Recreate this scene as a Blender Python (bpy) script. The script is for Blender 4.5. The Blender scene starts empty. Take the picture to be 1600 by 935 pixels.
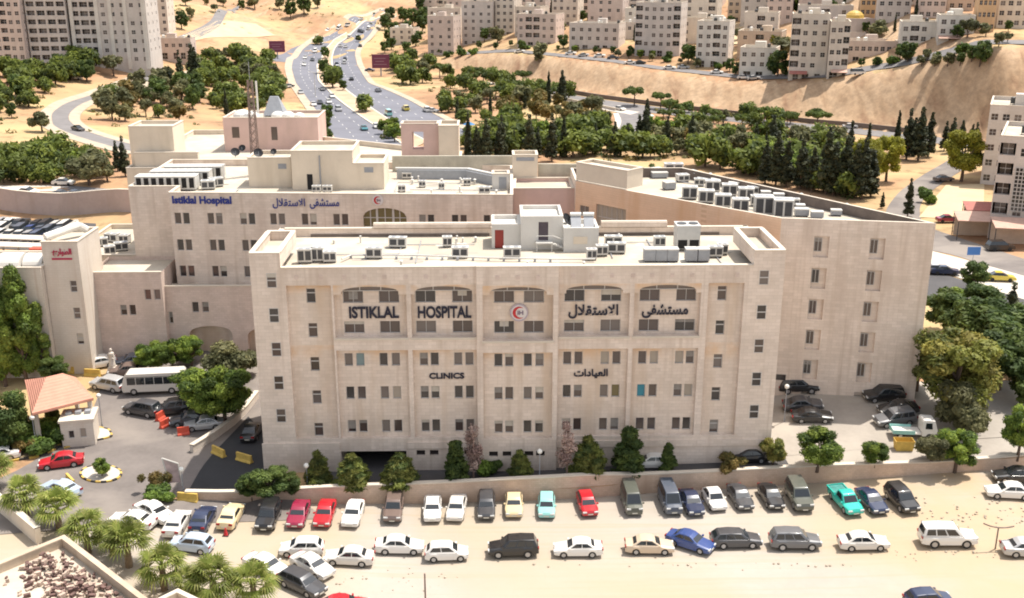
import bpy, math, random
import numpy as np
from mathutils import Vector, Matrix
random.seed(11); rng = np.random.default_rng(11)
R = math.radians
scene = bpy.context.scene
COL = scene.collection

# ------------------------------------------------------------------ camera
F_PX, CX, CY, PITCH, CAM_Z = 1663.0, 800.0, 467.5, R(17.58), 51.0
cd = bpy.data.cameras.new('camera'); cam = bpy.data.objects.new('camera', cd); COL.objects.link(cam)
cam.location = (0, 0, CAM_Z); cam.rotation_euler = (R(90) - PITCH, 0, 0)
cd.sensor_width = 36.0; cd.lens = 36.0 * F_PX / 1600.0; cd.clip_start = 1.0; cd.clip_end = 6000.0
scene.camera = cam
# ------------------------------------------------------------------ sky, sun, exposure
SUN_EL, SUN_DIR = R(67.0), Vector((0.84, 0.55, 0)).normalized()
w = bpy.data.worlds.new('World'); scene.world = w; w.use_nodes = True
nt = w.node_tree; bg = nt.nodes['Background']
sky = nt.nodes.new('ShaderNodeTexSky'); sky.sky_type = 'NISHITA'; sky.sun_disc = False
sky.sun_elevation = SUN_EL; sky.sun_rotation = math.atan2(SUN_DIR.x, SUN_DIR.y)
sky.air_density = 1.0; sky.dust_density = 4.0; sky.ozone_density = 0.6; sky.altitude = 900
hs = nt.nodes.new('ShaderNodeHueSaturation'); hs.inputs['Saturation'].default_value = 0.32
nt.links.new(sky.outputs[0], hs.inputs['Color']); nt.links.new(hs.outputs[0], bg.inputs[0])
bg.inputs[1].default_value = 0.14
sd = bpy.data.lights.new('sun', 'SUN'); sun = bpy.data.objects.new('sun', sd); COL.objects.link(sun)
sd.energy = 3.35; sd.angle = R(0.55); sd.color = (1.0, 0.94, 0.855)
sdir = Vector((SUN_DIR.x * math.cos(SUN_EL), SUN_DIR.y * math.cos(SUN_EL), math.sin(SUN_EL)))
sun.rotation_euler = (-sdir).to_track_quat('-Z', 'Y').to_euler(); sun.location = (60, 60, 200)
vs = scene.view_settings; vs.view_transform = 'Standard'; vs.look = 'None'; vs.gamma = 1.0; vs.use_curve_mapping = False
vs.exposure = 0.86
scene.render.engine = 'CYCLES'; scene.cycles.max_bounces = 6; scene.cycles.diffuse_bounces = 3
scene.cycles.transparent_max_bounces = 6; scene.cycles.use_denoising = True
scene.cycles.pixel_filter_type = 'BLACKMAN_HARRIS'; scene.cycles.filter_width = 1.9

# ------------------------------------------------------------------ surveying: photo pixel -> place on the ground
FWD = np.array([0, math.cos(PITCH), -math.sin(PITCH)]); UPV = np.array([0, math.sin(PITCH), math.cos(PITCH)]); CAM = np.array([0, 0, CAM_Z])
def ray(px, py): return np.array([(px - CX) / F_PX, 0, 0]) + FWD - UPV * (py - CY) / F_PX
def P(px, py, z=0.0):
    d = ray(px, py); return CAM + d * ((z - CAM_Z) / d[2])
ORG = P(415, 738, 0); _a = R(1.2)
UD = np.array([math.cos(_a), math.sin(_a)]); VD = np.array([-math.sin(_a), math.cos(_a)])
def W(u, v):                                                  # plan position in the hospital's own axes -> world x, y
    p = ORG[:2] + UD * u + VD * v; return (float(p[0]), float(p[1]))

def sstep(x, a, b):
    t = np.clip((x - a) / (b - a), 0, 1); return t * t * (3 - 2 * t)
class TPS:
    def __init__(s, pts, reg=0.02):
        p = np.array([q[:2] for q in pts]) / 100.0; z = np.array([q[2] for q in pts]); n = len(p)
        K = s.phi(p, p) + np.eye(n) * reg; Pm = np.hstack([np.ones((n, 1)), p])
        M = np.zeros((n + 3, n + 3)); M[:n, :n] = K; M[:n, n:] = Pm; M[n:, :n] = Pm.T
        sol = np.linalg.solve(M, np.concatenate([z, np.zeros(3)])); s.w, s.a, s.p = sol[:n], sol[n:], p
    def phi(s, a, b):
        r2 = ((a[:, None, :] - b[None]) ** 2).sum(-1); return 0.5 * r2 * np.log(r2 + 1e-9)
    def __call__(s, x, y):
        x = np.asarray(x, float); y = np.asarray(y, float); q = np.stack([x.ravel(), y.ravel()], -1) / 100.0
        return (s.phi(q, s.p) @ s.w + s.a[0] + q @ s.a[1:]).reshape(x.shape)
LC = [(60,355,2),(100,345,2.5),(0,345,2.5),(0,300,6.5),(100,308,6.5),(190,322,6.5),(80,270,6.5),(190,285,6),(130,210,6.5),(40,215,7),(90,180,7),(180,135,9),(0,150,11),
      (60,120,13),(150,98,15),(0,95,16),(250,86,14),(330,62,17),(350,15,27),(300,110,9),(260,170,5),(360,150,4),(430,84,9),(430,40,17),(540,15,25),(470,95,5),
      (515,200,2),(600,213,2),(480,130,3.5),(540,140,3.5),(480,75,9),(530,75,10),(560,45,15),(575,33,18),(620,12,24),(700,200,2),(640,156,3),(750,190,2.5),(850,170,3),(720,150,4),
      (800,128,4.5),(950,152,4.5),(1050,165,4),(1200,182,3.5),(1330,195,3),(1460,207,3),(1600,225,3),(900,230,2),(1100,230,2),(1300,280,2),(1400,320,2),(1480,340,2),(1440,275,2.5),(1580,440,2),(1480,430,2),(1600,330,3)]
Lpts = [tuple(P(a, b, z)[:2]) + (z,) for a, b, z in LC] + [(-30,150,2),(30,150,2),(-60,160,2.2),(0,230,2),(60,240,2),(120,480,4),(250,480,4),(0,520,5),(100,620,6),(300,650,6),(300,300,3),(-350,300,14),(-350,600,32),(-250,700,36),(-160,760,34)]
tpsL = TPS(Lpts)
_bb = [(690,112),(800,128),(870,140),(960,154),(1050,166),(1200,183),(1330,196),(1460,208),(1600,226)]
_bt = [(690,89),(800,83),(870,90),(960,99),(1050,112),(1200,127),(1330,124),(1460,104),(1600,72)]
BX, BY, BZ = [], [], []
for (a, b), (c, d) in zip(_bb, _bt):
    z0 = 4.0; p = P(a, b, z0); wid = 25.0
    dr = ray(c, d); t = (p[1] + wid) / dr[1]; BX.append(p[0]); BY.append(p[1]); BZ.append(CAM_Z + dr[2] * t)
BX, BY, BZ = map(np.array, (BX, BY, BZ))
_hx = [(691,186,2),(636,156,3),(600,140,3.5),(563,105,6),(561,85,9),(570,68,11),(588,45,15.5),(608,28,19)]
HP = np.array([P(*q)[:2] for q in _hx]); HPo = HP[np.argsort(HP[:, 1])]
def bank_y(x): return np.interp(x, BX, BY)
_LX, _LZ = [-36, -25, -8, 28, 45, 90], [0, -0.6, -1.2, -0.9, -0.2, 0.3]
def h_lot(x, y): return np.interp(x, _LX, _LZ) + 0 * y
_wb, _wt = [(290, 783), (375, 787), (460, 788), (700, 786), (933, 779), (1000, 771), (1240, 757), (1450, 741), (1600, 733)], [(290, 768), (375, 770), (460, 766), (700, 753), (933, 745), (1000, 741), (1240, 731), (1450, 722), (1600, 714)]
_WX, _WY, _WZ = [], [], []
for (a, b), (c, d) in zip(_wb, _wt):
    z = -0.5
    for _ in range(8): p = P(a, b, z); z = float(np.interp(p[0], _LX, _LZ))
    _WX.append(p[0]); _WY.append(p[1]); r_ = ray(c, d); _WZ.append(CAM_Z + r_[2] * p[1] / r_[1])
_WX = [-200] + _WX + [130]; _WY = [_WY[0]] + _WY + [_WY[-1] + 18]
def yw(x): return np.interp(x, _WX, _WY)
def wall_top(x): return np.interp(x, _WX[1:-1], _WZ)
def h_back(x, y):
    x = np.asarray(x, float); y = np.asarray(y, float)
    near = np.interp(x, [-34, 0, 28, 45, 80], [0, 0, 0.7, 1.1, 1.6]) + sstep(y, 104, 119) * np.interp(x, [24, 34], [0, 1.6]) + sstep(y, 112, 140) * np.interp(x, [-32, -24], [2.0, 0.3])
    L = np.clip(tpsL(x, y), 0.5, 45)
    base = near * (1 - sstep(y, 140, 190)) + L * sstep(y, 140, 190)
    d1 = y - bank_y(x); d2 = (x - np.interp(y, HPo[:, 1], HPo[:, 0]) - 6.0) * 0.8
    d = np.minimum(d1, d2)
    U = np.interp(x, BX, BZ) + 0.083 * np.clip(d1 - 24, 0, 222)
    return base + np.maximum(U - base, 0) * sstep(d, 0.0, 25.0)
def ground_z(x, y):
    x = np.asarray(x, float); y = np.asarray(y, float)
    return np.where(y < yw(x), h_lot(x, y), h_back(x, y))
_T = np.concatenate([np.arange(60, 260, 0.25), np.arange(260, 1000, 0.7)])
def G(px, py):                                                # where the sight line through a photo pixel meets the ground
    p = CAM[None] + ray(px, py)[None] * _T[:, None]
    k = np.nonzero(p[:, 2] < ground_z(p[:, 0], p[:, 1]))[0]
    if len(k) == 0: return p[-1]
    k = k[0]; a, b = p[max(k - 1, 0)], p[k]
    ga, gb = a[2] - float(ground_z(a[0], a[1])), b[2] - float(ground_z(b[0], b[1]))
    t = ga / (ga - gb) if ga != gb else 0; return a + (b - a) * t
def px_per_m(p): return F_PX / float((np.array(p) - CAM) @ FWD)

# ------------------------------------------------------------------ materials
MATS = {}
def mat(name, col, rough=0.8, var=0.12, scale=0.6, metal=0.0, coat=0.0, bump=0.0, brick=None, stain=None, spec=0.4, obj_random=0.0, coords='pos', col2=None, scale2=None):
    if name in MATS: return MATS[name]
    m = bpy.data.materials.new(name); m.use_nodes = True; N = m.node_tree.nodes; L = m.node_tree.links
    b = N['Principled BSDF']; b.inputs['Roughness'].default_value = rough; b.inputs['Metallic'].default_value = metal
    b.inputs['Specular IOR Level'].default_value = spec
    if coat: b.inputs['Coat Weight'].default_value = coat; b.inputs['Coat Roughness'].default_value = 0.05
    b.inputs['Base Color'].default_value = (*col, 1)
    if coords == 'pos': vec = N.new('ShaderNodeNewGeometry').outputs['Position']
    else: vec = N.new('ShaderNodeTexCoord').outputs['Object']
    cur = None
    def mix(kind, fac, a, bb):
        n = N.new('ShaderNodeMix'); n.data_type = 'RGBA'; n.blend_type = kind
        if isinstance(fac, float): n.inputs[0].default_value = fac
        else: L.new(fac, n.inputs[0])
        for s, v in ((6, a), (7, bb)):
            if isinstance(v, tuple): n.inputs[s].default_value = (*v, 1)
            else: L.new(v, n.inputs[s])
        return n.outputs[2]
    def ramp(src, lo, hi):
        n = N.new('ShaderNodeMapRange'); n.inputs['From Min'].default_value = lo; n.inputs['From Max'].default_value = hi; n.clamp = True
        L.new(src, n.inputs['Value']); return n.outputs[0]
    def noise(sc, det=4, dist=0.0, v=None):
        n = N.new('ShaderNodeTexNoise'); n.inputs['Scale'].default_value = sc; n.inputs['Detail'].default_value = det; n.inputs['Distortion'].default_value = dist
        L.new(v if v is not None else vec, n.inputs['Vector']); return n.outputs['Fac']
    if var:
        lo = tuple(c * (1 - var) for c in col); hi = tuple(min(1, c * (1 + var)) for c in col)
        cur = mix('MIX', ramp(noise(scale), 0.3, 0.7), lo, hi)
        cur = mix('MULTIPLY', 0.5, cur, mix('MIX', ramp(noise(scale * 9, 2), 0.3, 0.7), tuple([1 - var * 1.2] * 3), (1.0, 1.0, 1.0)))
    if col2 is not None:
        cur = mix('MIX', ramp(noise(scale2 or scale * 0.4, 5, 0.6), 0.45, 0.62), cur if cur is not None else col, col2)
    if brick:
        sx = N.new('ShaderNodeSeparateXYZ'); L.new(vec, sx.inputs[0]); ad = N.new('ShaderNodeMath'); ad.operation = 'ADD'
        L.new(sx.outputs[0], ad.inputs[0]); L.new(sx.outputs[1], ad.inputs[1]); cb = N.new('ShaderNodeCombineXYZ')
        L.new(ad.outputs[0], cb.inputs[0]); L.new(sx.outputs[2], cb.inputs[1])
        bt = N.new('ShaderNodeTexBrick'); bt.inputs['Scale'].default_value = 1.0; bt.inputs['Brick Width'].default_value = brick[0]; bt.inputs['Row Height'].default_value = brick[1]
        bt.inputs['Mortar Size'].default_value = 0.012; bt.inputs['Color1'].default_value = (1, 1, 1, 1); k = brick[2]
        bt.inputs['Color2'].default_value = (k, k * 0.99, k * 0.97, 1); bt.inputs['Mortar'].default_value = (k * 0.86, k * 0.84, k * 0.8, 1)
        L.new(cb.outputs[0], bt.inputs['Vector']); cur = mix('MULTIPLY', 1.0, cur if cur is not None else col, bt.outputs['Color'])
    if stain:
        mp = N.new('ShaderNodeMapping'); mp.inputs['Scale'].default_value = (0.9, 0.9, 0.13); L.new(vec, mp.inputs['Vector'])
        cur = mix('MIX', ramp(noise(0.55, 5, 0.3, mp.outputs[0]), 0.5, 0.78), cur if cur is not None else col, stain)
    if obj_random:
        oi = N.new('ShaderNodeObjectInfo'); hv = N.new('ShaderNodeHueSaturation'); r1 = N.new('ShaderNodeMapRange')
        r1.inputs['To Min'].default_value = 1 - obj_random; r1.inputs['To Max'].default_value = 1 + obj_random; L.new(oi.outputs['Random'], r1.inputs['Value'])
        L.new(r1.outputs[0], hv.inputs['Value'])
        if cur is not None: L.new(cur, hv.inputs['Color'])
        else: hv.inputs['Color'].default_value = (*col, 1)
        cur = hv.outputs[0]
    if cur is not None: L.new(cur, b.inputs['Base Color'])
    if bump:
        bn = N.new('ShaderNodeBump'); bn.inputs['Strength'].default_value = bump; bn.inputs['Distance'].default_value = 0.2
        L.new(noise(scale * 3, 6), bn.inputs['Height']); L.new(bn.outputs[0], b.inputs['Normal'])
    MATS[name] = m; return m
def leafmat(name, col, trans=0.42):
    m = mat(name, col, rough=0.6, var=0.3, scale=0.9, spec=0.25, obj_random=0.22)
    N, L = m.node_tree.nodes, m.node_tree.links; b = N['Principled BSDF']; out = N['Material Output']
    t = N.new('ShaderNodeBsdfTranslucent'); mx = N.new('ShaderNodeMixShader'); mx.inputs[0].default_value = trans
    src = b.inputs['Base Color'].links[0].from_socket; L.new(src, t.inputs[0]); L.new(b.outputs[0], mx.inputs[1]); L.new(t.outputs[0], mx.inputs[2]); L.new(mx.outputs[0], out.inputs[0])
    return m
STONE = mat('pale_limestone', (0.755, 0.635, 0.54), 0.85, 0.07, 0.35, brick=(0.9, 0.36, 0.89), stain=(0.53, 0.42, 0.34))
STONE_W = mat('white_limestone', (0.66, 0.59, 0.51), 0.85, 0.05, 0.35, brick=(0.75, 0.3, 0.96), stain=(0.55, 0.47, 0.39))
STONE_O = mat('ochre_limestone', (0.76, 0.53, 0.37), 0.85, 0.07, 0.4, brick=(0.75, 0.3, 0.95), stain=(0.62, 0.38, 0.22))
STONE_P = mat('rose_limestone', (0.67, 0.54, 0.47), 0.85, 0.08, 0.5, brick=(0.7, 0.3, 0.9), stain=(0.52, 0.41, 0.34))
RENDER_W = mat('cream_render', (0.70, 0.60, 0.475), 0.9, 0.06, 0.4, stain=(0.56, 0.47, 0.36))
RENDER_P = mat('pink_render', (0.62, 0.44, 0.385), 0.9, 0.06, 0.4, stain=(0.50, 0.36, 0.30))
DECK = mat('roof_screed', (0.525, 0.465, 0.375), 0.9, 0.10, 0.4, col2=(0.42, 0.36, 0.285), scale2=0.16)
COPE = mat('parapet_coping', (0.62, 0.54, 0.44), 0.85, 0.05, 0.5)
REC = mat('deep_stain_limestone', (0.745, 0.62, 0.52), 0.85, 0.07, 0.35, brick=(0.9, 0.36, 0.89), stain=(0.57, 0.43, 0.31))
def rust_bands(m, bands, col):
    N, L = m.node_tree.nodes, m.node_tree.links; b = N['Principled BSDF']; src = b.inputs['Base Color'].links[0].from_socket
    g = N.new('ShaderNodeNewGeometry'); sx = N.new('ShaderNodeSeparateXYZ'); L.new(g.outputs['Position'], sx.inputs[0]); acc = None
    for lo, hi in bands:
        a = N.new('ShaderNodeMapRange'); a.interpolation_type = 'SMOOTHSTEP'; a.inputs['From Min'].default_value = lo; a.inputs['From Max'].default_value = hi; L.new(sx.outputs[2], a.inputs['Value'])
        c = N.new('ShaderNodeMath'); c.operation = 'LESS_THAN'; c.inputs[1].default_value = hi + .35; L.new(sx.outputs[2], c.inputs[0]); d = N.new('ShaderNodeMath'); d.operation = 'MULTIPLY'; L.new(a.outputs[0], d.inputs[0]); L.new(c.outputs[0], d.inputs[1])
        if acc is None: acc = d.outputs[0]
        else: e = N.new('ShaderNodeMath'); e.operation = 'MAXIMUM'; L.new(acc, e.inputs[0]); L.new(d.outputs[0], e.inputs[1]); acc = e.outputs[0]
    n = N.new('ShaderNodeTexNoise'); n.inputs['Scale'].default_value = .5; n.inputs['Detail'].default_value = 5; L.new(g.outputs['Position'], n.inputs['Vector']); r = N.new('ShaderNodeMapRange'); r.inputs['From Min'].default_value = .38; r.inputs['From Max'].default_value = .62; L.new(n.outputs['Fac'], r.inputs['Value'])
    f = N.new('ShaderNodeMath'); f.operation = 'MULTIPLY'; L.new(acc, f.inputs[0]); L.new(r.outputs[0], f.inputs[1]); f2 = N.new('ShaderNodeMath'); f2.operation = 'MULTIPLY'; f2.inputs[1].default_value = .85; L.new(f.outputs[0], f2.inputs[0])
    mx = N.new('ShaderNodeMix'); mx.data_type = 'RGBA'; L.new(f2.outputs[0], mx.inputs[0]); L.new(src, mx.inputs[6]); mx.inputs[7].default_value = (*col, 1); L.new(mx.outputs[2], b.inputs['Base Color'])
rust_bands(REC, [(11.6, 13.6), (19.0, 20.5)], (0.66, 0.43, 0.25))
def streaks(m, lo, hi, col):                                   # rain streaks running down the stone
    N, L = m.node_tree.nodes, m.node_tree.links; b = N['Principled BSDF']; src = b.inputs['Base Color'].links[0].from_socket; g = N.new('ShaderNodeNewGeometry')
    mp = N.new('ShaderNodeMapping'); mp.inputs['Scale'].default_value = (1.6, 1.6, .06); L.new(g.outputs['Position'], mp.inputs['Vector']); n = N.new('ShaderNodeTexNoise'); n.inputs['Scale'].default_value = 1; n.inputs['Detail'].default_value = 6; L.new(mp.outputs[0], n.inputs['Vector'])
    r = N.new('ShaderNodeMapRange'); r.inputs['From Min'].default_value = lo; r.inputs['From Max'].default_value = hi; r.inputs['To Max'].default_value = .6; L.new(n.outputs['Fac'], r.inputs['Value'])
    mx = N.new('ShaderNodeMix'); mx.data_type = 'RGBA'; L.new(r.outputs[0], mx.inputs[0]); L.new(src, mx.inputs[6]); mx.inputs[7].default_value = (*col, 1); L.new(mx.outputs[2], b.inputs['Base Color'])
for m_ in (STONE, REC, STONE_W): streaks(m_, .55, .72, (0.52, 0.41, 0.32))
FRAME = mat('window_frame_paint', (0.50, 0.47, 0.44), 0.5, 0)
FRAME_D = mat('dark_frame', (0.12, 0.10, 0.09), 0.5, 0)
GLASS = mat('dark_glass', (0.035, 0.030, 0.030), 0.12, 0, spec=0.6)
GLASS_B = mat('brown_glass', (0.085, 0.062, 0.055), 0.12, 0, spec=0.6)
GLASS_G = mat('curtained_glass', (0.16, 0.132, 0.118), 0.2, 0, spec=0.5)
GLASS_L = mat('blind_glass', (0.34, 0.29, 0.235), 0.3, 0, spec=0.5)
GLASS_BLUE = mat('blue_glass', (0.02, 0.16, 0.36), 0.3, 0, spec=0.5)
GLASS_TEAL = mat('teal_glass', (0.02, 0.20, 0.27), 0.3, 0, spec=0.5)
GLASS_AQ = mat('aqua_glass', (0.17, 0.24, 0.25), 0.2, 0, spec=0.5)
GLASS_Y = mat('golden_glass', (0.15, 0.12, 0.05), 0.2, 0, spec=0.5)
METAL_W = mat('white_metal', (0.56, 0.54, 0.50), 0.5, 0.05, 2.0)
METAL_G = mat('grey_metal', (0.30, 0.31, 0.33), 0.5, 0.08, 2.0)
METAL_D = mat('dark_metal', (0.06, 0.06, 0.065), 0.5, 0.1, 2.0)
DARK = mat('dark_void', (0.02, 0.018, 0.018), 0.9, 0)
SIGN_INK = mat('sign_ink', (0.012, 0.012, 0.03), 0.5, 0)
SIGN_BLUE = mat('sign_blue', (0.02, 0.035, 0.22), 0.5, 0)
RED_P = mat('red_paint', (0.50, 0.025, 0.03), 0.5, 0)
DOOR_RED = mat('door_red', (0.30, 0.04, 0.03), 0.5, 0.1, 2)
DOOR_V = mat('door_slate', (0.085, 0.065, 0.08), 0.5, 0.1, 2)
ASPH_H = mat('highway_asphalt', (0.165, 0.165, 0.19), 0.85, 0.10, 0.12)
ASPH_L = mat('sun_bleached_asphalt', (0.185, 0.16, 0.145), 0.9, 0.16, 0.25, col2=(0.26, 0.225, 0.195), scale2=.09)
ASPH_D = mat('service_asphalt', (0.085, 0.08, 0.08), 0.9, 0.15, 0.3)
ASPH_E = mat('dusty_asphalt', (0.35, 0.31, 0.265), 0.9, 0.12, 0.25, col2=(0.41, 0.365, 0.305), scale2=.09)
ASPH_P = mat('country_asphalt', (0.20, 0.185, 0.18), 0.9, 0.12, 0.3)
VERGE = mat('dusty_verge', (0.45, 0.37, 0.28), 0.95, 0.14, 0.3)
ASPH_SHADOW = mat('ramp_shadow_asphalt', (0.04, 0.04, 0.042), 0.9, 0.12, 0.4)  # asphalt darkened to paint the block's shadow on the ramp
UPST_D = mat('dark_upstand', (0.17, 0.135, 0.115), 0.8, 0.2, 0.6)  # dark brown for inner parapet faces and base strips
CONC = mat('pale_concrete', (0.55, 0.49, 0.42), 0.9, 0.1, 0.5)
KERB_W = mat('kerb_white', (0.66, 0.58, 0.46), 0.8, 0.08, 1.0)
WALLST = mat('garden_wall_stone', (0.64, 0.48, 0.365), 0.9, 0.14, 0.35, brick=(0.5, 0.22, 0.9), stain=(0.48, 0.34, 0.25))
LINE = mat('road_paint', (0.70, 0.68, 0.62), 0.8, 0.1, 1)
TANK = mat('water_tank_white', (0.72, 0.69, 0.63), 0.5, 0.05, 1)

# ------------------------------------------------------------------ mesh helpers
class MB:
    def __init__(s): s.v = []; s.f = []; s.m = []
    def quad(s, a, b, c, d, m=0):
        n = len(s.v); s.v += [tuple(a), tuple(b), tuple(c), tuple(d)]; s.f.append((n, n + 1, n + 2, n + 3)); s.m.append(m)
    def poly(s, pts, m=0):
        n = len(s.v); s.v += [tuple(p) for p in pts]; s.f.append(tuple(range(n, n + len(pts)))); s.m.append(m)
    def box(s, x0, x1, y0, y1, z0, z1, m=0, top=None):
        s.prism([(x0, y0), (x1, y0), (x1, y1), (x0, y1)], z0, z1, m, top)
    def prism(s, pts, z0, z1, m=0, top=None, bottom=True):
        n = len(pts)
        for i in range(n):
            a, b = pts[i], pts[(i + 1) % n]
            s.quad((a[0], a[1], z0), (b[0], b[1], z0), (b[0], b[1], z1), (a[0], a[1], z1), m)
        s.poly([(p[0], p[1], z1) for p in pts], m if top is None else top)
        if bottom: s.poly([(p[0], p[1], z0) for p in reversed(pts)], m)
    def tube(s, a, b, r0, r1=None, n=8, m=0, caps=True):
        a, b = Vector(a), Vector(b); r1 = r0 if r1 is None else r1; d = (b - a).normalized()
        x = d.orthogonal().normalized(); y = d.cross(x); A = []; B = []
        for k in range(n):
            t = 2 * math.pi * k / n; o = x * math.cos(t) + y * math.sin(t); A.append(tuple(a + o * r0)); B.append(tuple(b + o * r1))
        for k in range(n): s.quad(A[k], A[(k + 1) % n], B[(k + 1) % n], B[k], m)
        if caps: s.poly(A[::-1], m); s.poly(B, m)
    def ball(s, c, r, m=0, nu=8, nv=5, sz=1.0):
        for i in range(nv):
            for j in range(nu):
                q = []
                for (ii, jj) in ((i, j), (i, j + 1), (i + 1, j + 1), (i + 1, j)):
                    t = math.pi * ii / nv - math.pi / 2; p = 2 * math.pi * jj / nu
                    q.append((c[0] + r * math.cos(t) * math.cos(p), c[1] + r * math.cos(t) * math.sin(p), c[2] + r * sz * math.sin(t)))
                s.quad(*q, m)
    def mesh(s, name, mats, smooth=False, merge=False):
        me = bpy.data.meshes.new(name); me.from_pydata(s.v, [], s.f)
        for m in (mats if isinstance(mats, (list, tuple)) else [mats]): me.materials.append(m)
        me.polygons.foreach_set('material_index', s.m)
        if smooth: me.polygons.foreach_set('use_smooth', [True] * len(s.f))
        me.update(); return me
    def build(s, name, mats, parent=None, smooth=False):
        return place(name, s.mesh(name, mats, smooth), parent)
def place(name, data, parent=None, loc=None, rz=0.0, sc=None):
    o = bpy.data.objects.new(name, data); COL.objects.link(o)
    if parent is not None:
        o.parent = parent
    if loc is not None: o.location = tuple(float(q) for q in loc)
    if rz: o.rotation_euler = (0, 0, rz)
    if sc is not None: o.scale = (sc, sc, sc) if not isinstance(sc, (tuple, list)) else sc
    return o
def tag(o, label=None, cat=None, group=None, kind=None):
    if label: o['label'] = label
    if cat: o['category'] = cat
    if group: o['group'] = group
    if kind: o['kind'] = kind
    return o
def thing(name, label, cat, loc=(0, 0, 0), rz=0.0, group=None, sc=None):
    return tag(place(name, None, None, loc, rz, sc), label, cat, group)
def copy_tree(o, parent=None):
    c = o.copy(); COL.objects.link(c); c.parent = parent
    for ch in o.children: copy_tree(ch, c)
    return c
ORDW = 'first second third fourth fifth sixth seventh eighth ninth tenth eleventh twelfth thirteenth fourteenth fifteenth sixteenth seventeenth eighteenth nineteenth twentieth'.split()
TENS = ['', '', 'twenty', 'thirty', 'forty', 'fifty', 'sixty', 'seventy', 'eighty', 'ninety']
def ordinal(n):
    if n < 20: return ORDW[n]
    n += 1; t, r = divmod(n, 10)
    return TENS[t] + '-' + ORDW[r - 1] if r else {'twenty': 'twentieth', 'thirty': 'thirtieth', 'forty': 'fortieth', 'fifty': 'fiftieth', 'sixty': 'sixtieth', 'seventy': 'seventieth', 'eighty': 'eightieth', 'ninety': 'ninetieth'}[TENS[t]]

# a wall between two plan points with real openings; hole = (u0, u1, z0, z1[, depth])
def wall_grid(mb, p0, p1, z0, z1, holes=(), depth=0.2, m=0, mr=None):
    p0 = np.array(p0, float); p1 = np.array(p1, float); Ln = float(np.hypot(*(p1 - p0))); d = (p1 - p0) / Ln; nin = np.array([-d[1], d[0]])
    mr = m if mr is None else mr
    def X(u, v, z): q = p0 + d * u + nin * v; return (float(q[0]), float(q[1]), z)
    hs = [tuple(h) + (depth,) * (5 - len(h)) for h in holes]
    hs = [(max(h[0], 0), min(h[1], Ln), max(h[2], z0), min(h[3], z1), h[4]) for h in hs]
    zs = sorted({z0, z1, *[h[2] for h in hs], *[h[3] for h in hs]})
    for a, b in zip(zs[:-1], zs[1:]):
        if b - a < 1e-4: continue
        c = (a + b) / 2; cuts = sorted([(h[0], h[1]) for h in hs if h[2] < c < h[3]]); u = 0.0
        for h0, h1 in cuts + [(Ln, Ln)]:
            if h0 - u > 1e-4: mb.quad(X(u, 0, a), X(h0, 0, a), X(h0, 0, b), X(u, 0, b), m)
            u = max(u, h1)
    for u0, u1, a, b, dp in hs:
        mb.quad(X(u0, 0, a), X(u1, 0, a), X(u1, dp, a), X(u0, dp, a), mr)
        mb.quad(X(u0, 0, b), X(u0, dp, b), X(u1, dp, b), X(u1, 0, b), mr)
        mb.quad(X(u0, 0, a), X(u0, dp, a), X(u0, dp, b), X(u0, 0, b), mr)
        mb.quad(X(u1, 0, a), X(u1, 0, b), X(u1, dp, b), X(u1, dp, a), mr)
    return X
_WM = {}
def window_mesh(wd, h, panes, rail, fm):
    k = (round(wd, 2), round(h, 2), panes, rail, fm.name)
    if k not in _WM:
        b = MB(); t = 0.055
        b.box(-wd / 2, wd / 2, -0.05, 0.02, 0, t); b.box(-wd / 2, wd / 2, -0.05, 0.02, h - t, h)
        b.box(-wd / 2, -wd / 2 + t, -0.048, 0.02, t, h - t); b.box(wd / 2 - t, wd / 2, -0.048, 0.02, t, h - t)
        for i in range(1, panes):
            x = -wd / 2 + wd * i / panes; b.box(x - t / 2, x + t / 2, -0.046, 0.02, t, h - t)
        if rail: b.box(-wd / 2 + t, wd / 2 - t, -0.044, 0.02, h * rail - t, h * rail + t)
        g = MB(); g.quad((-wd / 2, 0.015, 0), (wd / 2, 0.015, 0), (wd / 2, 0.015, h), (-wd / 2, 0.015, h))
        _WM[k] = (b.mesh('window', fm), g.mesh('pane', GLASS))
    return _WM[k]
BLIND = mat('pale_blind', (0.50, 0.45, 0.38), .7, .05, 3); BLIND2 = mat('grey_curtain', (0.27, 0.245, 0.22), .8, .1, 3)
def blind_mesh(wd, h, k):
    b = MB(); b.quad((-wd / 2 + .05, .004, h * (1 - k)), (wd / 2 - .05, .004, h * (1 - k)), (wd / 2 - .05, .004, h - .05), (-wd / 2 + .05, .004, h - .05)); return b.mesh('blind', BLIND)
GL_MIX = [GLASS, GLASS_B, GLASS_B, GLASS_G, GLASS_B, GLASS_B, GLASS]
def window(parent, X, u, z, wd, h, depth, ang, panes=1, rail=0, glass=None, fm=None, name='window', off=(0, 0, 0)):
    wm, gm = window_mesh(wd, h, panes, rail, fm or FRAME); q = X(u, depth, z - h / 2)
    o = place(name, wm, parent, (q[0] - off[0], q[1] - off[1], q[2] - off[2]), ang); g = place('pane', gm, o)
    g.material_slots[0].link = 'OBJECT'; g.material_slots[0].material = glass or random.choice(GL_MIX)
    if glass is None and random.random() < .3: k = random.choice([.3, .5, .5, .75]); place('blind', blind_mesh(wd * (1 if panes == 1 else random.choice([1, .49])), h, k), o).material_slots[0].material = random.choice([BLIND, BLIND2])
    return o
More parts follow.
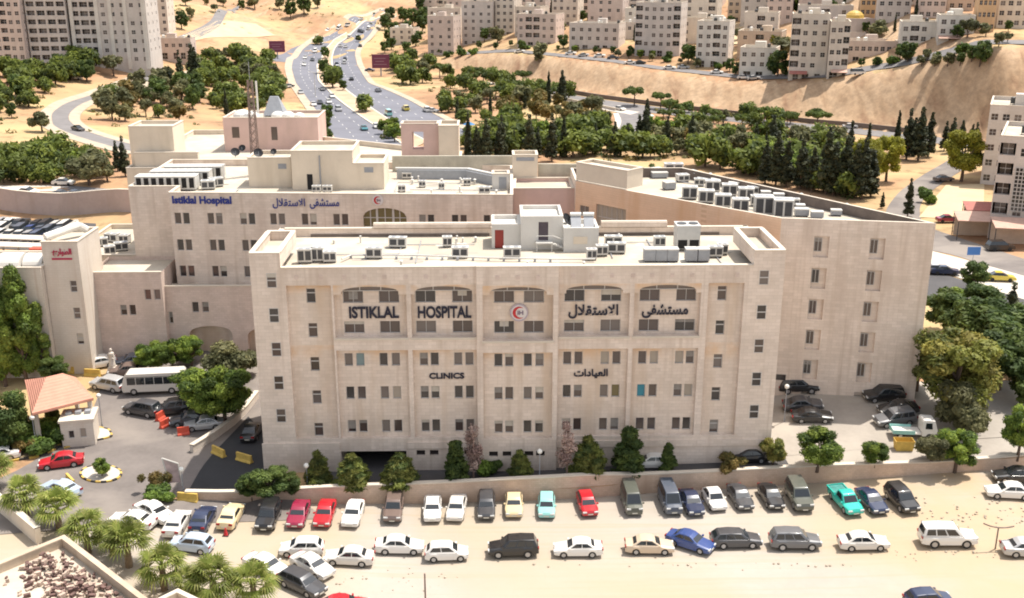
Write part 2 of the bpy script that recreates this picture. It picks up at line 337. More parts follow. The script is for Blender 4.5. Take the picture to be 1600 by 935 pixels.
def far_window_mesh(wd, h):
    k = ('far', round(wd, 2), round(h, 2))
    if k not in _WM:
        b = MB(); b.quad((-wd / 2, 0, 0), (wd / 2, 0, 0), (wd / 2, 0, h), (-wd / 2, 0, h), 0)
        b.box(-wd / 2, wd / 2, -0.06, 0, h * 0.46, h * 0.52, 1); b.box(-0.04, 0.04, -0.05, 0, 0, h, 1)
        _WM[k] = b.mesh('window', [GLASS, FRAME])
    return _WM[k]
def angle(p0, p1): return math.atan2(p1[1] - p0[1], p1[0] - p0[0])
def inset(poly, t):
    n = len(poly); P2 = [np.array(p, float) for p in poly]; out = []
    for i in range(n):
        a, b, c = P2[i - 1], P2[i], P2[(i + 1) % n]; d1 = (b - a) / np.linalg.norm(b - a); d2 = (c - b) / np.linalg.norm(c - b)
        n1 = np.array([-d1[1], d1[0]]); n2 = np.array([-d2[1], d2[0]]); k = n1 + n2; k = k / max(0.3, (1 + n1 @ n2)); out.append(tuple(b + k * t))
    return out
# a building body: walls (counter-clockwise plan), parapet with coping, roof deck
def block(parent, poly, z0, z1, par=0.8, th=0.3, walls=STONE, holes=None, deck=DECK, cope=COPE, depth=0.2, name='wall'):
    b = MB(); fr = {}
    for i in range(len(poly)):
        fr[i] = wall_grid(b, poly[i], poly[(i + 1) % len(poly)], z0, z1, (holes or {}).get(i, ()), depth)
    ip = inset(poly, th); n = len(poly)
    for i in range(n):
        a, c = ip[i], ip[(i + 1) % n]; b.quad((c[0], c[1], z1 - par), (a[0], a[1], z1 - par), (a[0], a[1], z1), (c[0], c[1], z1))
    b.build(name, walls, parent)
    k = MB(); op = inset(poly, -0.06); ip2 = inset(poly, th + 0.05)
    for i in range(n):
        j = (i + 1) % n; a, c, d, e = op[i], op[j], ip2[j], ip2[i]
        k.quad((a[0], a[1], z1 + .1), (c[0], c[1], z1 + .1), (d[0], d[1], z1 + .1), (e[0], e[1], z1 + .1))
        k.quad((a[0], a[1], z1 - .02), (c[0], c[1], z1 - .02), (c[0], c[1], z1 + .1), (a[0], a[1], z1 + .1))
        k.quad((d[0], d[1], z1 - .02), (e[0], e[1], z1 - .02), (e[0], e[1], z1 + .1), (d[0], d[1], z1 + .1))
    k.build('coping', cope, parent)
    r = MB(); r.poly([(p[0], p[1], z1 - par) for p in ip]); r.build('roof_deck', deck, parent)
    return fr
_TX = {}
def text_mesh(s, size_h, width, depth, mt, bold=0.0):
    c = bpy.data.curves.new('lettering', 'FONT'); c.body = s; c.size = 1.0; c.extrude = 0.05; c.offset = bold; c.resolution_u = 4
    o = bpy.data.objects.new('lettering', c); COL.objects.link(o); dg = bpy.context.evaluated_depsgraph_get()
    me = bpy.data.meshes.new_from_object(o.evaluated_get(dg)); bpy.data.objects.remove(o); bpy.data.curves.remove(c)
    co = np.zeros(len(me.vertices) * 3); me.vertices.foreach_get('co', co); co = co.reshape(-1, 3)
    mn, mx = co.min(0), co.max(0); co = (co - mn) / (mx - mn); v = np.stack([(co[:, 0] - .5) * width, (co[:, 2] - .5) * -depth, (co[:, 1] - .5) * size_h], -1)
    me.vertices.foreach_set('co', v.ravel()); me.materials.clear(); me.materials.append(mt); me.update(); return me
# ------------------------------------------------------------------ ground
SOIL = mat('dry_soil', (0.40, 0.23, 0.125), 0.95, 0.22, 0.06, bump=0.4, col2=(0.47, 0.34, 0.17), scale2=0.022)
# bare cut slopes get their own sandy rock by steepness
def soil_cuts(m):
    N, L = m.node_tree.nodes, m.node_tree.links; b = N['Principled BSDF']; src = b.inputs['Base Color'].links[0].from_socket
    g = N.new('ShaderNodeNewGeometry'); sx = N.new('ShaderNodeSeparateXYZ'); L.new(g.outputs['True Normal'], sx.inputs[0])
    mr = N.new('ShaderNodeMapRange'); mr.inputs['From Min'].default_value = 0.97; mr.inputs['From Max'].default_value = 0.90; L.new(sx.outputs[2], mr.inputs['Value'])
    mp = N.new('ShaderNodeMapping'); mp.inputs['Scale'].default_value = (0.22, 0.05, 0.09); L.new(g.outputs['Position'], mp.inputs['Vector'])
    n1 = N.new('ShaderNodeTexNoise'); n1.inputs['Scale'].default_value = 1.0; n1.inputs['Detail'].default_value = 8; n1.inputs['Distortion'].default_value = 0.7; L.new(mp.outputs[0], n1.inputs['Vector'])
    cr = N.new('ShaderNodeValToRGB'); e = cr.color_ramp.elements
    e[0].position, e[0].color = 0.28, (0.31, 0.18, 0.105, 1); e[1].position, e[1].color = 0.62, (0.50, 0.345, 0.215, 1)
    x = e.new(0.46); x.color = (0.43, 0.285, 0.17, 1)
    L.new(n1.outputs['Fac'], cr.inputs[0])
    mx = N.new('ShaderNodeMix'); mx.data_type = 'RGBA'; L.new(mr.outputs[0], mx.inputs[0]); L.new(src, mx.inputs[6]); L.new(cr.outputs[0], mx.inputs[7]); n2 = N.new('ShaderNodeTexNoise'); n2.inputs['Scale'].default_value = 0.55; n2.inputs['Detail'].default_value = 10; n2.inputs['Roughness'].default_value = .75; L.new(g.outputs['Position'], n2.inputs['Vector'])
    m2 = N.new('ShaderNodeMapRange'); m2.inputs['From Min'].default_value = .35; m2.inputs['From Max'].default_value = .62; m2.inputs['To Min'].default_value = .74; m2.inputs['To Max'].default_value = 1.12; L.new(n2.outputs['Fac'], m2.inputs['Value'])
    h2 = N.new('ShaderNodeHueSaturation'); L.new(cr.outputs[0], h2.inputs['Color']); L.new(m2.outputs[0], h2.inputs['Value']); L.new(h2.outputs[0], mx.inputs[7]); L.new(mx.outputs[2], b.inputs['Base Color'])
def scrub(m):                                                  # dry scrub and dark earth in patches of their own
    N, L = m.node_tree.nodes, m.node_tree.links; b = N['Principled BSDF']; src = b.inputs['Base Color'].links[0].from_socket
    g = N.new('ShaderNodeNewGeometry'); n1 = N.new('ShaderNodeTexNoise'); n1.inputs['Scale'].default_value = 0.16; n1.inputs['Detail'].default_value = 9; n1.inputs['Roughness'].default_value = .7; L.new(g.outputs['Position'], n1.inputs['Vector'])
    mr = N.new('ShaderNodeMapRange'); mr.inputs['From Min'].default_value = .53; mr.inputs['From Max'].default_value = .66; mr.inputs['To Max'].default_value = .75; L.new(n1.outputs['Fac'], mr.inputs['Value'])
    mx = N.new('ShaderNodeMix'); mx.data_type = 'RGBA'; L.new(mr.outputs[0], mx.inputs[0]); L.new(src, mx.inputs[6]); mx.inputs[7].default_value = (.15, .105, .05, 1); L.new(mx.outputs[2], b.inputs['Base Color'])
scrub(SOIL)
soil_cuts(SOIL)
SAND = mat('lot_sand', (0.405, 0.358, 0.305), 0.95, 0.06, 0.12, bump=0.3, col2=(0.41, 0.335, 0.24), scale2=0.035)

def tracks(m):                                                 # wheel tracks pressed along the rows
    N, L = m.node_tree.nodes, m.node_tree.links; b = N['Principled BSDF']; src = b.inputs['Base Color'].links[0].from_socket; g = N.new('ShaderNodeNewGeometry')
    mp = N.new('ShaderNodeMapping'); mp.inputs['Scale'].default_value = (.035, 1.5, 1); mp.inputs['Rotation'].default_value = (0, 0, .05); L.new(g.outputs['Position'], mp.inputs['Vector']); n = N.new('ShaderNodeTexNoise'); n.inputs['Scale'].default_value = 1; n.inputs['Detail'].default_value = 7; n.inputs['Distortion'].default_value = .5; L.new(mp.outputs[0], n.inputs['Vector'])
    r = N.new('ShaderNodeMapRange'); r.inputs['From Min'].default_value = .52; r.inputs['From Max'].default_value = .68; r.inputs['To Max'].default_value = .45; L.new(n.outputs['Fac'], r.inputs['Value'])
    mx = N.new('ShaderNodeMix'); mx.data_type = 'RGBA'; L.new(r.outputs[0], mx.inputs[0]); L.new(src, mx.inputs[6]); mx.inputs[7].default_value = (.40, .31, .21, 1)
    n2 = N.new('ShaderNodeTexNoise'); n2.inputs['Scale'].default_value = 3.5; n2.inputs['Detail'].default_value = 8; n2.inputs['Roughness'].default_value = .8; L.new(g.outputs['Position'], n2.inputs['Vector']); r2 = N.new('ShaderNodeMapRange'); r2.inputs['From Min'].default_value = .56; r2.inputs['From Max'].default_value = .74; r2.inputs['To Max'].default_value = .5; L.new(n2.outputs['Fac'], r2.inputs['Value'])
    m2 = N.new('ShaderNodeMix'); m2.data_type = 'RGBA'; L.new(r2.outputs[0], m2.inputs[0]); L.new(mx.outputs[2], m2.inputs[6]); m2.inputs[7].default_value = (.36, .28, .19, 1); sx = N.new('ShaderNodeSeparateXYZ'); L.new(g.outputs['Position'], sx.inputs[0]); e1 = N.new('ShaderNodeMapRange'); e1.inputs['From Min'].default_value = 27; e1.inputs['From Max'].default_value = 50; L.new(sx.outputs[0], e1.inputs['Value'])
    n3 = N.new('ShaderNodeTexNoise'); n3.inputs['Scale'].default_value = .16; n3.inputs['Detail'].default_value = 6; L.new(g.outputs['Position'], n3.inputs['Vector']); r3 = N.new('ShaderNodeMapRange'); r3.inputs['From Min'].default_value = .40; r3.inputs['From Max'].default_value = .58; L.new(n3.outputs['Fac'], r3.inputs['Value'])
    f3 = N.new('ShaderNodeMath'); f3.operation = 'MULTIPLY'; L.new(e1.outputs[0], f3.inputs[0]); L.new(r3.outputs[0], f3.inputs[1]); m3 = N.new('ShaderNodeMix'); m3.data_type = 'RGBA'; L.new(f3.outputs[0], m3.inputs[0]); L.new(m2.outputs[2], m3.inputs[6]); m3.inputs[7].default_value = (.45, .325, .20, 1); L.new(m3.outputs[2], b.inputs['Base Color'])
tracks(SAND)
def grid_mesh(name, X, Y, Z, mt):
    ny, nx = X.shape; v = np.stack([X, Y, Z], -1).reshape(-1, 3)
    i = np.arange(ny - 1)[:, None] * nx + np.arange(nx - 1)[None]; f = np.stack([i, i + 1, i + nx + 1, i + nx], -1).reshape(-1, 4)
    me = bpy.data.meshes.new(name); me.vertices.add(len(v)); me.vertices.foreach_set('co', v.ravel())
    me.loops.add(f.size); me.loops.foreach_set('vertex_index', f.ravel().astype(np.int32)); me.polygons.add(len(f))
    me.polygons.foreach_set('loop_start', np.arange(0, f.size, 4, dtype=np.int32))
    me.update(calc_edges=True); me.validate(); me.polygons.foreach_set('use_smooth', [True] * len(me.polygons)); me.materials.append(mt); return me
xs = np.concatenate([[-1500, -900, -650, -500], np.arange(-420, 420.1, 2.5), [500, 650, 900, 1500]])
ss = np.concatenate([np.arange(0, 60, 1.0), np.arange(60, 480, 2.5), np.arange(480, 900, 12), [1000, 1300, 1800, 2600]])
Xg, Sg = np.meshgrid(xs, ss); Yg = yw(Xg) + Sg
Zg = h_back(Xg, Yg)
rough_n = np.zeros_like(Zg)
for k, (fx, fy, ph) in enumerate([(0.31, 0.23, 1.1), (0.73, 0.41, 2.3), (0.17, 0.61, 0.4), (0.9, 1.1, 3.0)]): rough_n += np.sin(Xg * fx + ph + 1.3 * np.sin(Yg * fy * 0.6)) * np.sin(Yg * fy + ph * 2) / 4
gy, gx = np.gradient(Zg); steep = np.clip(np.abs(gy) / 1.0, 0, 1) * (Sg > 120)
Zm = Zg + rough_n * 1.4 * steep
tag(place('terrain', grid_mesh('terrain', Xg, Yg, Zm, SOIL)), kind='structure')
xl = np.concatenate([[-900, -500, -300, -200], np.arange(-120, 120.1, 2.0), [200, 300, 500, 900]]); tl = np.linspace(0, 1, 60)
Xl, Tl = np.meshgrid(xl, tl); Yl = -80 + (yw(Xl) + 0.25 + 80) * Tl ** 0.7
Zl = h_lot(Xl, Yl) + 0.03 * np.sin(Xl * 0.9) * np.sin(Yl * 0.7 + Xl * 0.2) * (Xl > -20)
tag(place('sand_lot', grid_mesh('sand_lot', Xl, Yl, Zl, SAND)), kind='structure')

def resample(p, n):
    p = np.array(p, float); s = np.concatenate([[0], np.cumsum(np.hypot(*np.diff(p, axis=0).T))]); t = np.linspace(0, s[-1], n)
    # smooth Catmull-like: interpolate then relax
    q = np.stack([np.interp(t, s, p[:, 0]), np.interp(t, s, p[:, 1])], -1)
    for _ in range(3): q[1:-1] = (q[:-2] + 2 * q[1:-1] + q[2:]) / 4
    return q
def strip_world(name, A, B, mt, off, step=3.0, skirt=0.0):
    A = np.array(A, float)[:, :2]; B = np.array(B, float)[:, :2]
    n = max(6, int(max(np.hypot(*np.diff(A, axis=0).T).sum(), np.hypot(*np.diff(B, axis=0).T).sum()) / step)); A, B = resample(A, n), resample(B, n)
    m = max(3, int(np.hypot(*(A - B).T).max() / step) + 1); t = np.linspace(0, 1, m)[None, :, None]
    Q = A[:, None] * (1 - t) + B[:, None] * t; Z = ground_z(Q[..., 0], Q[..., 1]) + off
    if skirt:
        Q = np.concatenate([Q[:, :1], Q, Q[:, -1:]], 1); Z = np.concatenate([Z[:, :1] - skirt, Z, Z[:, -1:] - skirt], 1)
    me = grid_mesh(name, Q[..., 0], Q[..., 1], Z, mt)
    me.polygons.foreach_set('use_smooth', [False] * len(me.polygons))
    o = tag(place(name, me), kind='structure')
    return A, B
def gp(pts): return [G(a, b) for a, b in pts]
def offset_line(pts, dx):
    p = np.array([q[:2] for q in pts], float); d = np.gradient(p, axis=0); d /= np.hypot(*d.T)[:, None]; return p + np.stack([d[:, 1], -d[:, 0]], -1) * dx
# highway, two carriageways with a planted median
hl_l = gp([(535,232),(513,200),(493,171),(463,131),(456,108),(459,93),(475,76),(500,58),(531,41),(565,27),(602,14)])
hl_r = gp([(640,236),(608,211),(561,181),(520,150),(497,126),(495,102),(506,80),(522,62),(552,43),(580,29),(606,18)])
hr_l = gp([(668,222),(626,199),(561,156),(541,141),(520,110),(519,90),(528,69),(556,46),(580,32),(610,20)])
hr_r = gp([(745,214),(691,186),(636,156),(576,131),(558,102),(554,85),(563,68),(583,46),(597,34),(614,24)])
strip_world('highway', hl_l, hl_r, ASPH_H, 0.10); strip_world('highway', hr_l, hr_r, ASPH_H, 0.10)
MEDIAN = mat('median_soil', (0.50, 0.36, 0.24), 0.95, 0.15, 0.2)
strip_world('median_strip', [a * .97 + b * .03 for a, b in zip(hl_r, hr_l)], [a * .03 + b * .97 for a, b in zip(hl_r, hr_l)], MEDIAN, 0.22, skirt=0.3)
strip_world('kerb', offset_line(hl_r, -0.1), offset_line(hl_r, 0.5), KERB_W, 0.30, skirt=0.3); strip_world('kerb', offset_line(hr_l, -0.5), offset_line(hr_l, 0.1), KERB_W, 0.30, skirt=0.3)
strip_world('verge_path', offset_line(hl_l, -3.2), offset_line(hl_l, -0.1), VERGE, 0.2, skirt=0.3); strip_world('verge_path', offset_line(hr_r, 0.1), offset_line(hr_r, 2.8), VERGE, 0.2, skirt=0.3)
def mid(a, b, t): return [p * (1 - t) + q * t for p, q in zip(a, b)]
def dashes(A, B, t, seg=2.5, gap=6.0, name='lane_marking'):
    c = resample(np.array([p[:2] for p in mid(A, B, t)]), 400); s = np.concatenate([[0], np.cumsum(np.hypot(*np.diff(c, axis=0).T))]); b = MB(); d = 0.0
    while d + seg < s[-1]:
        p = [np.array([np.interp(x, s, c[:, 0]), np.interp(x, s, c[:, 1])]) for x in (d, d + seg)]; e = (p[1] - p[0]) / np.hypot(*(p[1] - p[0])); nn = np.array([-e[1], e[0]]) * 0.09
        q = [p[0] + nn, p[0] - nn, p[1] - nn, p[1] + nn]; b.quad(*[(k[0], k[1], float(ground_z(k[0], k[1])) + 0.125) for k in q]); d += seg + gap
    tag(b.build(name, LINE), kind='structure')
for t in (0.33, 0.66): dashes(hl_l, hl_r, t); dashes(hr_l, hr_r, t)
# slip road joining from the west, road curving round the grove
strip_world('road', gp([(380,95),(420,88),(455,76),(480,66)]), gp([(385,103),(425,96),(452,98),(457,110)]), ASPH_H, 0.09)
cr_o = gp([(250,116),(205,128),(175,138),(148,148),(100,163),(80,178),(83,197),(112,211),(160,226),(215,240)]); cr_i = gp([(255,122),(210,134),(180,144),(152,154),(126,163),(108,177),(106,188),(121,201),(158,214),(215,229)])
strip_world('road', cr_o, cr_i, ASPH_P, 0.12)
strip_world('footpath', offset_line(cr_o, 0.05), offset_line(cr_o, 3.5), VERGE, 0.16, skirt=0.25); strip_world('footpath', offset_line(cr_i, -3.2), offset_line(cr_i, -.05), VERGE, 0.16, skirt=0.25)
strip_world('road', gp([(0,297),(60,300),(110,304),(205,317)]), gp([(0,309),(60,314),(110,320),(205,332)]), ASPH_H, 0.08)
strip_world('road', gp([(95,289),(150,294),(210,299)]), gp([(95,296),(150,302),(210,308)]), ASPH_P, 0.08)
strip_world('footpath', gp([(0,291),(50,292),(95,289)]), gp([(0,297),(60,300),(95,300)]), CONC, 0.1)
strip_world('road', gp([(255,66),(290,54),(330,32),(362,8)]), gp([(270,78),(305,66),(346,38),(375,10)]), ASPH_P, 0.15)
strip_world('dirt_track', gp([(178,146),(215,135),(260,122),(300,108)]), gp([(180,150),(220,141),(262,128),(302,113)]), VERGE, 0.17)
# road along the foot of the cut, side road off it
strip_world('road', gp([(790,131),(860,143),(930,155),(1000,164),(1060,172),(1200,188),(1330,200),(1450,213),(1530,222)]), gp([(790,138),(860,151),(930,165),(1000,175),(1060,182),(1200,197),(1330,209),(1450,223),(1530,233)]), ASPH_P, 0.1)
strip_world('footpath', gp([(760,128),(860,151),(930,166),(1000,176)]), gp([(760,131),(860,154),(930,170),(985,180)]), CONC, 0.16, skirt=0.3)
strip_world('side_road', gp([(960,170),(968,185),(965,200),(962,222)]), gp([(1012,176),(1012,190),(1005,205),(995,225)]), ASPH_P, 0.13)
strip_world('footpath', gp([(958,178),(962,190),(955,205),(940,222)]), gp([(966,178),(972,190),(966,205),(958,222)]), CONC, 0.2, skirt=0.3)
# street on the crown of the cut
def crown(u0, u1, w0, w1, mt, off):
    A = [(x, float(bank_y(x)) + 25 + w0) for x in np.linspace(u0, u1, 80)]; B = [(x, float(bank_y(x)) + 25 + w1) for x in np.linspace(u0, u1, 80)]
    strip_world('street', A, B, mt, off)
crown(-25, 185, 1.5, 9.0, ASPH_P, 0.2)
# local road and forecourts on the east side
strip_world('road', gp([(1500,236),(1484,250),(1440,275),(1405,300),(1385,325),(1380,350)]), gp([(1522,244),(1510,262),(1475,285),(1446,306),(1436,325),(1440,350)]), ASPH_L, 0.08)
strip_world('pavement', gp([(1452,392),(1500,404),(1600,432),(1680,455)]), gp([(1452,418),(1500,436),(1600,470),(1680,492)]), CONC, 0.08)
strip_world('road', gp([(1440,352),(1475,365),(1530,382),(1600,405),(1680,430)]), gp([(1440,390),(1475,393),(1530,412),(1600,440),(1680,462)]), ASPH_L, 0.06)
strip_world('road', gp([(1440,420),(1500,437),(1600,470),(1690,500)]), gp([(1440,462),(1500,480),(1600,512),(1690,540)]), ASPH_D, 0.12)
PLOT = mat('pale_plot', (0.58, 0.44, 0.27), 0.95, 0.08, 0.15)
strip_world('bare_plot', gp([(1478,290),(1538,288)]), gp([(1436,340),(1536,345)]), PLOT, 0.10)
strip_world('bare_plot', gp([(285,58),(340,32),(400,38)]), gp([(300,66),(360,58),(430,56)]), PLOT, 0.15)
strip_world('bare_plot', gp([(1066,40),(1120,34),(1190,40)]), gp([(1066,66),(1120,72),(1190,68)]), PLOT, 0.3)
# hospital approach, service road before the block, east car park, far west car park
SERV = []
strip_world('entrance_road', [(-75, 84), (-60, 92), (-52, 100), (-49, 112), (-52, 128), (-56, 150)], [(-18, 92.6), (-21, 95.5), (-25.2, 100), (-27, 112), (-27, 128), (-27, 150)], ASPH_L, 0.05, 2.0)
strip_world('service_road', [(x, float(yw(x)) + 0.5) for x in np.linspace(-20, 29, 40)], [(x, 118.0) for x in np.linspace(-25, 29, 40)], ASPH_D, 0.06, 2.0)
strip_world('car_park', [(x, float(yw(x)) + 0.5) for x in np.linspace(29, 75, 30)], [(x, 119.0) for x in np.linspace(29, 75, 30)], ASPH_E, 0.06, 2.0)
strip_world('service_road', gp([(292,774),(316,728),(348,694),(388,652)]), gp([(390,770),(440,756),(425,740),(412,676)]), ASPH_SHADOW, 0.10, 1.5)  # dark sheet painting the front block's cast shadow over the ramp
strip_world('car_park', [(28, 103), (33, 103.5), (48, 106), (58, 108)], [(27, 119), (35, 118), (48, 117), (58, 117)], ASPH_E, 0.09, 2.0)
strip_world('car_park', gp([(-40,340),(60,342),(150,350)]), gp([(-40,385),(60,392),(150,395)]), ASPH_D, 0.06)
strip_world('road', [(44, 110), (56, 112), (80, 122)], [(45, 105.6), (58, 106.8), (82, 113)], ASPH_E, 0.12, 2.0)
# distant ridge behind the town
# ================================================================== the hospital
FA = R(1.2)
def L2(pts): return [W(*p) for p in pts]
# ---- front block
hb = thing('hospital_building', 'long cream stone hospital block with arched top bays and dark wall lettering', 'hospital')
Hh = 53.0; TOPM, TOPT = 22.2, 23.7
b = MB()
bays = [(8.05, 15.3), (15.75, 22.25), (22.9, 29.95), (30.55, 37.65), (38.1, 44.8)]
holes = [(3.4, 7.85, 3.8, 20.4, .45), (45.5, 49.1, 3.8, 20.4, .45), (8.0, 14.8, -1.5, 2.3, 4.0)]
for uw in (2.05, 51.0): holes += [(uw - .48, uw + .48, 20.95 - 3.63 * q - .75, 20.95 - 3.63 * q + .75, .3) for q in range(5)]
vents = [16.3, 17.7, 20.2, 21.3, 23.9, 25.3, 27.6, 28.8, 31.6, 33.0]
for i, (a, c) in enumerate(bays):
    if i == 2: continue
    holes += [(a, c, 3.8, 13.5, .45), (a, c, 14.85, 20.4, .7)]
vh = [(u - .45, u + .45, 1.75, 2.35, .3) for u in vents if not 22.3 < u < 30.5]
FX = wall_grid(b, W(0, 0), W(22.3, 0), -1.5, TOPM, [h for h in holes + vh if h[1] < 22.4])
FX2 = wall_grid(b, W(30.45, 0), W(Hh, 0), -1.5, TOPM, [(h[0] - 30.45, h[1] - 30.45) + h[2:] for h in holes + vh if h[0] > 30.4])
# projecting centre
cen = [(22.9 - 22.3, 29.95 - 22.3, 3.8, 13.3, .45), (22.9 - 22.3, 29.95 - 22.3, 14.6, 20.4, .9)] + [(u - .45 - 22.3, u + .45 - 22.3, 1.75, 2.35, .3) for u in vents if 22.3 < u < 30.5]
FXC = wall_grid(b, W(22.3, -.45), W(30.45, -.45), -1.5, TOPM + .12, cen)
for u, s in ((22.3, 1), (30.45, -1)):
    q = [(*W(u, 0), -1.5), (*W(u, -.45), -1.5), (*W(u, -.45), TOPM + .12), (*W(u, 0), TOPM + .12)]; b.quad(*(q if s > 0 else q[::-1]))
# flanks and back
for p, q in (((Hh, 0), (Hh, 16.5)), ((Hh, 16.5), (0, 16.5)), ((0, 16.5), (0, 0))): wall_grid(b, W(*p), W(*q), -1.5, TOPM)
# inner face of the parapets
for p, q in (((Hh - .35, .35), (.35, .35)), ((.35, .35), (.35, 16.1)), ((.35, 16.1), (Hh - .35, 16.1)), ((Hh - .35, 16.1), (Hh - .35, .35))): wall_grid(b, W(*p), W(*q), 21.3, TOPM)
# raised corner towers and raised back parapet lengths
def tower(u0, u1, v0, v1):
    pl = L2([(u0, v0), (u1, v0), (u1, v1), (u0, v1)])
    for i in range(4): wall_grid(b, pl[i], pl[(i + 1) % 4], TOPM - .0, TOPT)
    ip = inset(pl, .35)
    for i in range(4):
        a, c = ip[i], ip[(i + 1) % 4]; b.quad((c[0], c[1], TOPT - .9), (a[0], a[1], TOPT - .9), (a[0], a[1], TOPT), (c[0], c[1], TOPT))
tower(0, 3.0, 0, 9.2); tower(49.9, Hh, 0, 9.6)
for u0, u1, hgt in ((10.5, 23.8, .55), (36.3, 43.8, .65)):
    b.prism(L2([(u0, 15.9), (u1, 15.9), (u1, 16.5), (u0, 16.5)]), TOPM + .1, TOPM + hgt)
b.build('wall', STONE, hb)
# coping and decks
k = MB()
def cope_run(p, q, z, t=.45, h=.1):
    a, c = np.array(W(*p)), np.array(W(*q)); d = (c - a) / np.hypot(*(c - a)); nn = np.array([-d[1], d[0]]); o = a - nn * .06, c - nn * .06, c + nn * t, a + nn * t
    k.prism([tuple(x) for x in o], z - .02, z + h)
cope_run((3.0, 0), (22.25, 0), TOPM); cope_run((30.5, 0), (49.9, 0), TOPM); cope_run((22.25, -.45), (30.5, -.45), TOPM + .12, .9)
cope_run((Hh, 9.6), (Hh, 16.5), TOPM); cope_run((0, 16.5), (0, 9.2), TOPM); cope_run((10.5, 16.5), (0, 16.5), TOPM); cope_run((36.3, 16.5), (23.8, 16.5), TOPM); cope_run((Hh, 16.5), (43.8, 16.5), TOPM)
cope_run((23.8, 16.5), (10.5, 16.5), TOPM + .55); cope_run((43.8, 16.5), (36.3, 16.5), TOPM + .65)
for u0, u1, v1 in ((0, 3.0, 9.2), (49.9, Hh, 9.6)):
    for p, q in (((u0, 0), (u1, 0)), ((u1, .4), (u1, v1 - .4)), ((u1, v1), (u0, v1)), ((u0, v1 - .4), (u0, .4))): cope_run(p, q, TOPT)
for a, c in bays: 
    v = -.45 if a == 22.9 else 0; z = 14.6 if a == 22.9 else 14.85
    k.prism(L2([(a - .1, v - .14), (c + .1, v - .14), (c + .1, v + .02), (a - .1, v + .02)]), z - .22, z - .003)
k.build('coping', COPE, hb)
d = MB(); d.poly([(*W(*p), 21.3) for p in ((.35, .35), (Hh - .35, .35), (Hh - .35, 16.1), (.35, 16.1))])
d.poly([(*W(*p), TOPT - .9) for p in ((.35, .35), (2.65, .35), (2.65, 8.85), (.35, 8.85))]); d.poly([(*W(*p), TOPT - .9) for p in ((50.25, .35), (Hh - .35, .35), (Hh - .35, 9.25), (50.25, 9.25))])
d.build('roof_deck', DECK, hb)
fl = MB(); fl.prism(L2([(3.4, 15.98), (23.6, 15.98), (23.6, 16.09), (3.4, 16.09)]), 21.29, 21.62); fl.build('parapet_base_strip', UPST_D, hb); fl = MB(); fl.prism(L2([(35.5, 15.98), (49.8, 15.98), (49.8, 16.09), (35.5, 16.09)]), 21.29, 21.62); fl.build('parapet_base_strip', UPST_D, hb)  # dark strips along the foot of the back parapet
# recessed bay walls with their windows
rb = MB(); arcs = []
def bay_wall(u0, u1, z0, z1, v, wins, wh, panes, rail, kind='window'):
    hs = [(u - w_ / 2 - u0, u + w_ / 2 - u0, z - wh / 2, z + wh / 2, .22) for u, z, w_ in wins]
    X = wall_grid(rb, W(u0, v), W(u1, v), z0, z1, hs)
    for u, z, w_ in wins:
        gl = SPEC.get((round(u, 1), round(z, 1))); window(hb, X, u - u0, z, w_, wh, .2, FA, panes, rail, glass=gl)
ROW = [12.35, 8.7, 4.95]
PAIR = {0: (9.2, 10.38, 12.75, 14.0), 1: (16.85, 17.95, 20.35, 21.5), 2: (24.45, 25.55, 27.45, 28.65), 3: (31.5, 32.65, 35.35, 36.55), 4: (39.2, 40.4, 43.0, 44.1)}
WIDE = {0: (9.9, 13.5), 1: (17.15, 20.85), 2: (25.05, 28.05), 3: (32.15, 35.85), 4: (39.75, 43.45)}
SPEC = {(10.4, 12.3): GLASS_AQ, (14.0, 8.7): GLASS_L, (39.2, 8.7): GLASS_TEAL, (36.5, 8.7): GLASS_Y, (44.1, 8.7): GLASS_L, (35.4, 12.3): GLASS_L, (40.4, 12.3): GLASS_L, (43.0, 12.3): GLASS_L, (17.1, 15.7): GLASS_BLUE, (32.1, 15.7): GLASS_AQ, (39.8, 15.7): GLASS_AQ, (35.9, 15.7): GLASS_G, (43.5, 15.7): GLASS_L, (9.9, 15.7): GLASS_G}
for i, (a, c) in enumerate(bays):
    cv = -.45 if i == 2 else 0; zt = 13.3 if i == 2 else 13.5; zb = 14.6 if i == 2 else 14.85
    bay_wall(a, c, 3.8, zt, cv + .45, [(u, z, .86) for z in ROW for u in PAIR[i]], 1.4, 1, 0)
    bay_wall(a, c, zb, 20.4, cv + (.9 if i == 2 else .7), [(u, z, 2.05) for z in (15.75, 18.98) for u in WIDE[i]], 1.3, 2, 0)
for a, c, uw in ((3.4, 7.85, 5.75), (45.5, 49.1, 47.0)):
    bay_wall(a, c, 3.8, 20.4, .45, [(uw, 19.2 - 3.65 * q, .92) for q in range(5)], 1.5, 1, .68)
rb.build('recessed_wall', REC, hb)
for uw in (2.05, 51.0):
    for q in range(5):
        z = 20.95 - 3.63 * q; t = MB(); X = wall_grid(t, W(uw - .6, -.02), W(uw + .6, -.02), z - .9, z + .9, [(.12, 1.08, .0 + z - .75, z + .75)], .1)
        t.build('window_surround', STONE, hb); window(hb, X, .6, z, .96, 1.5, .04, FA, 1, .5)
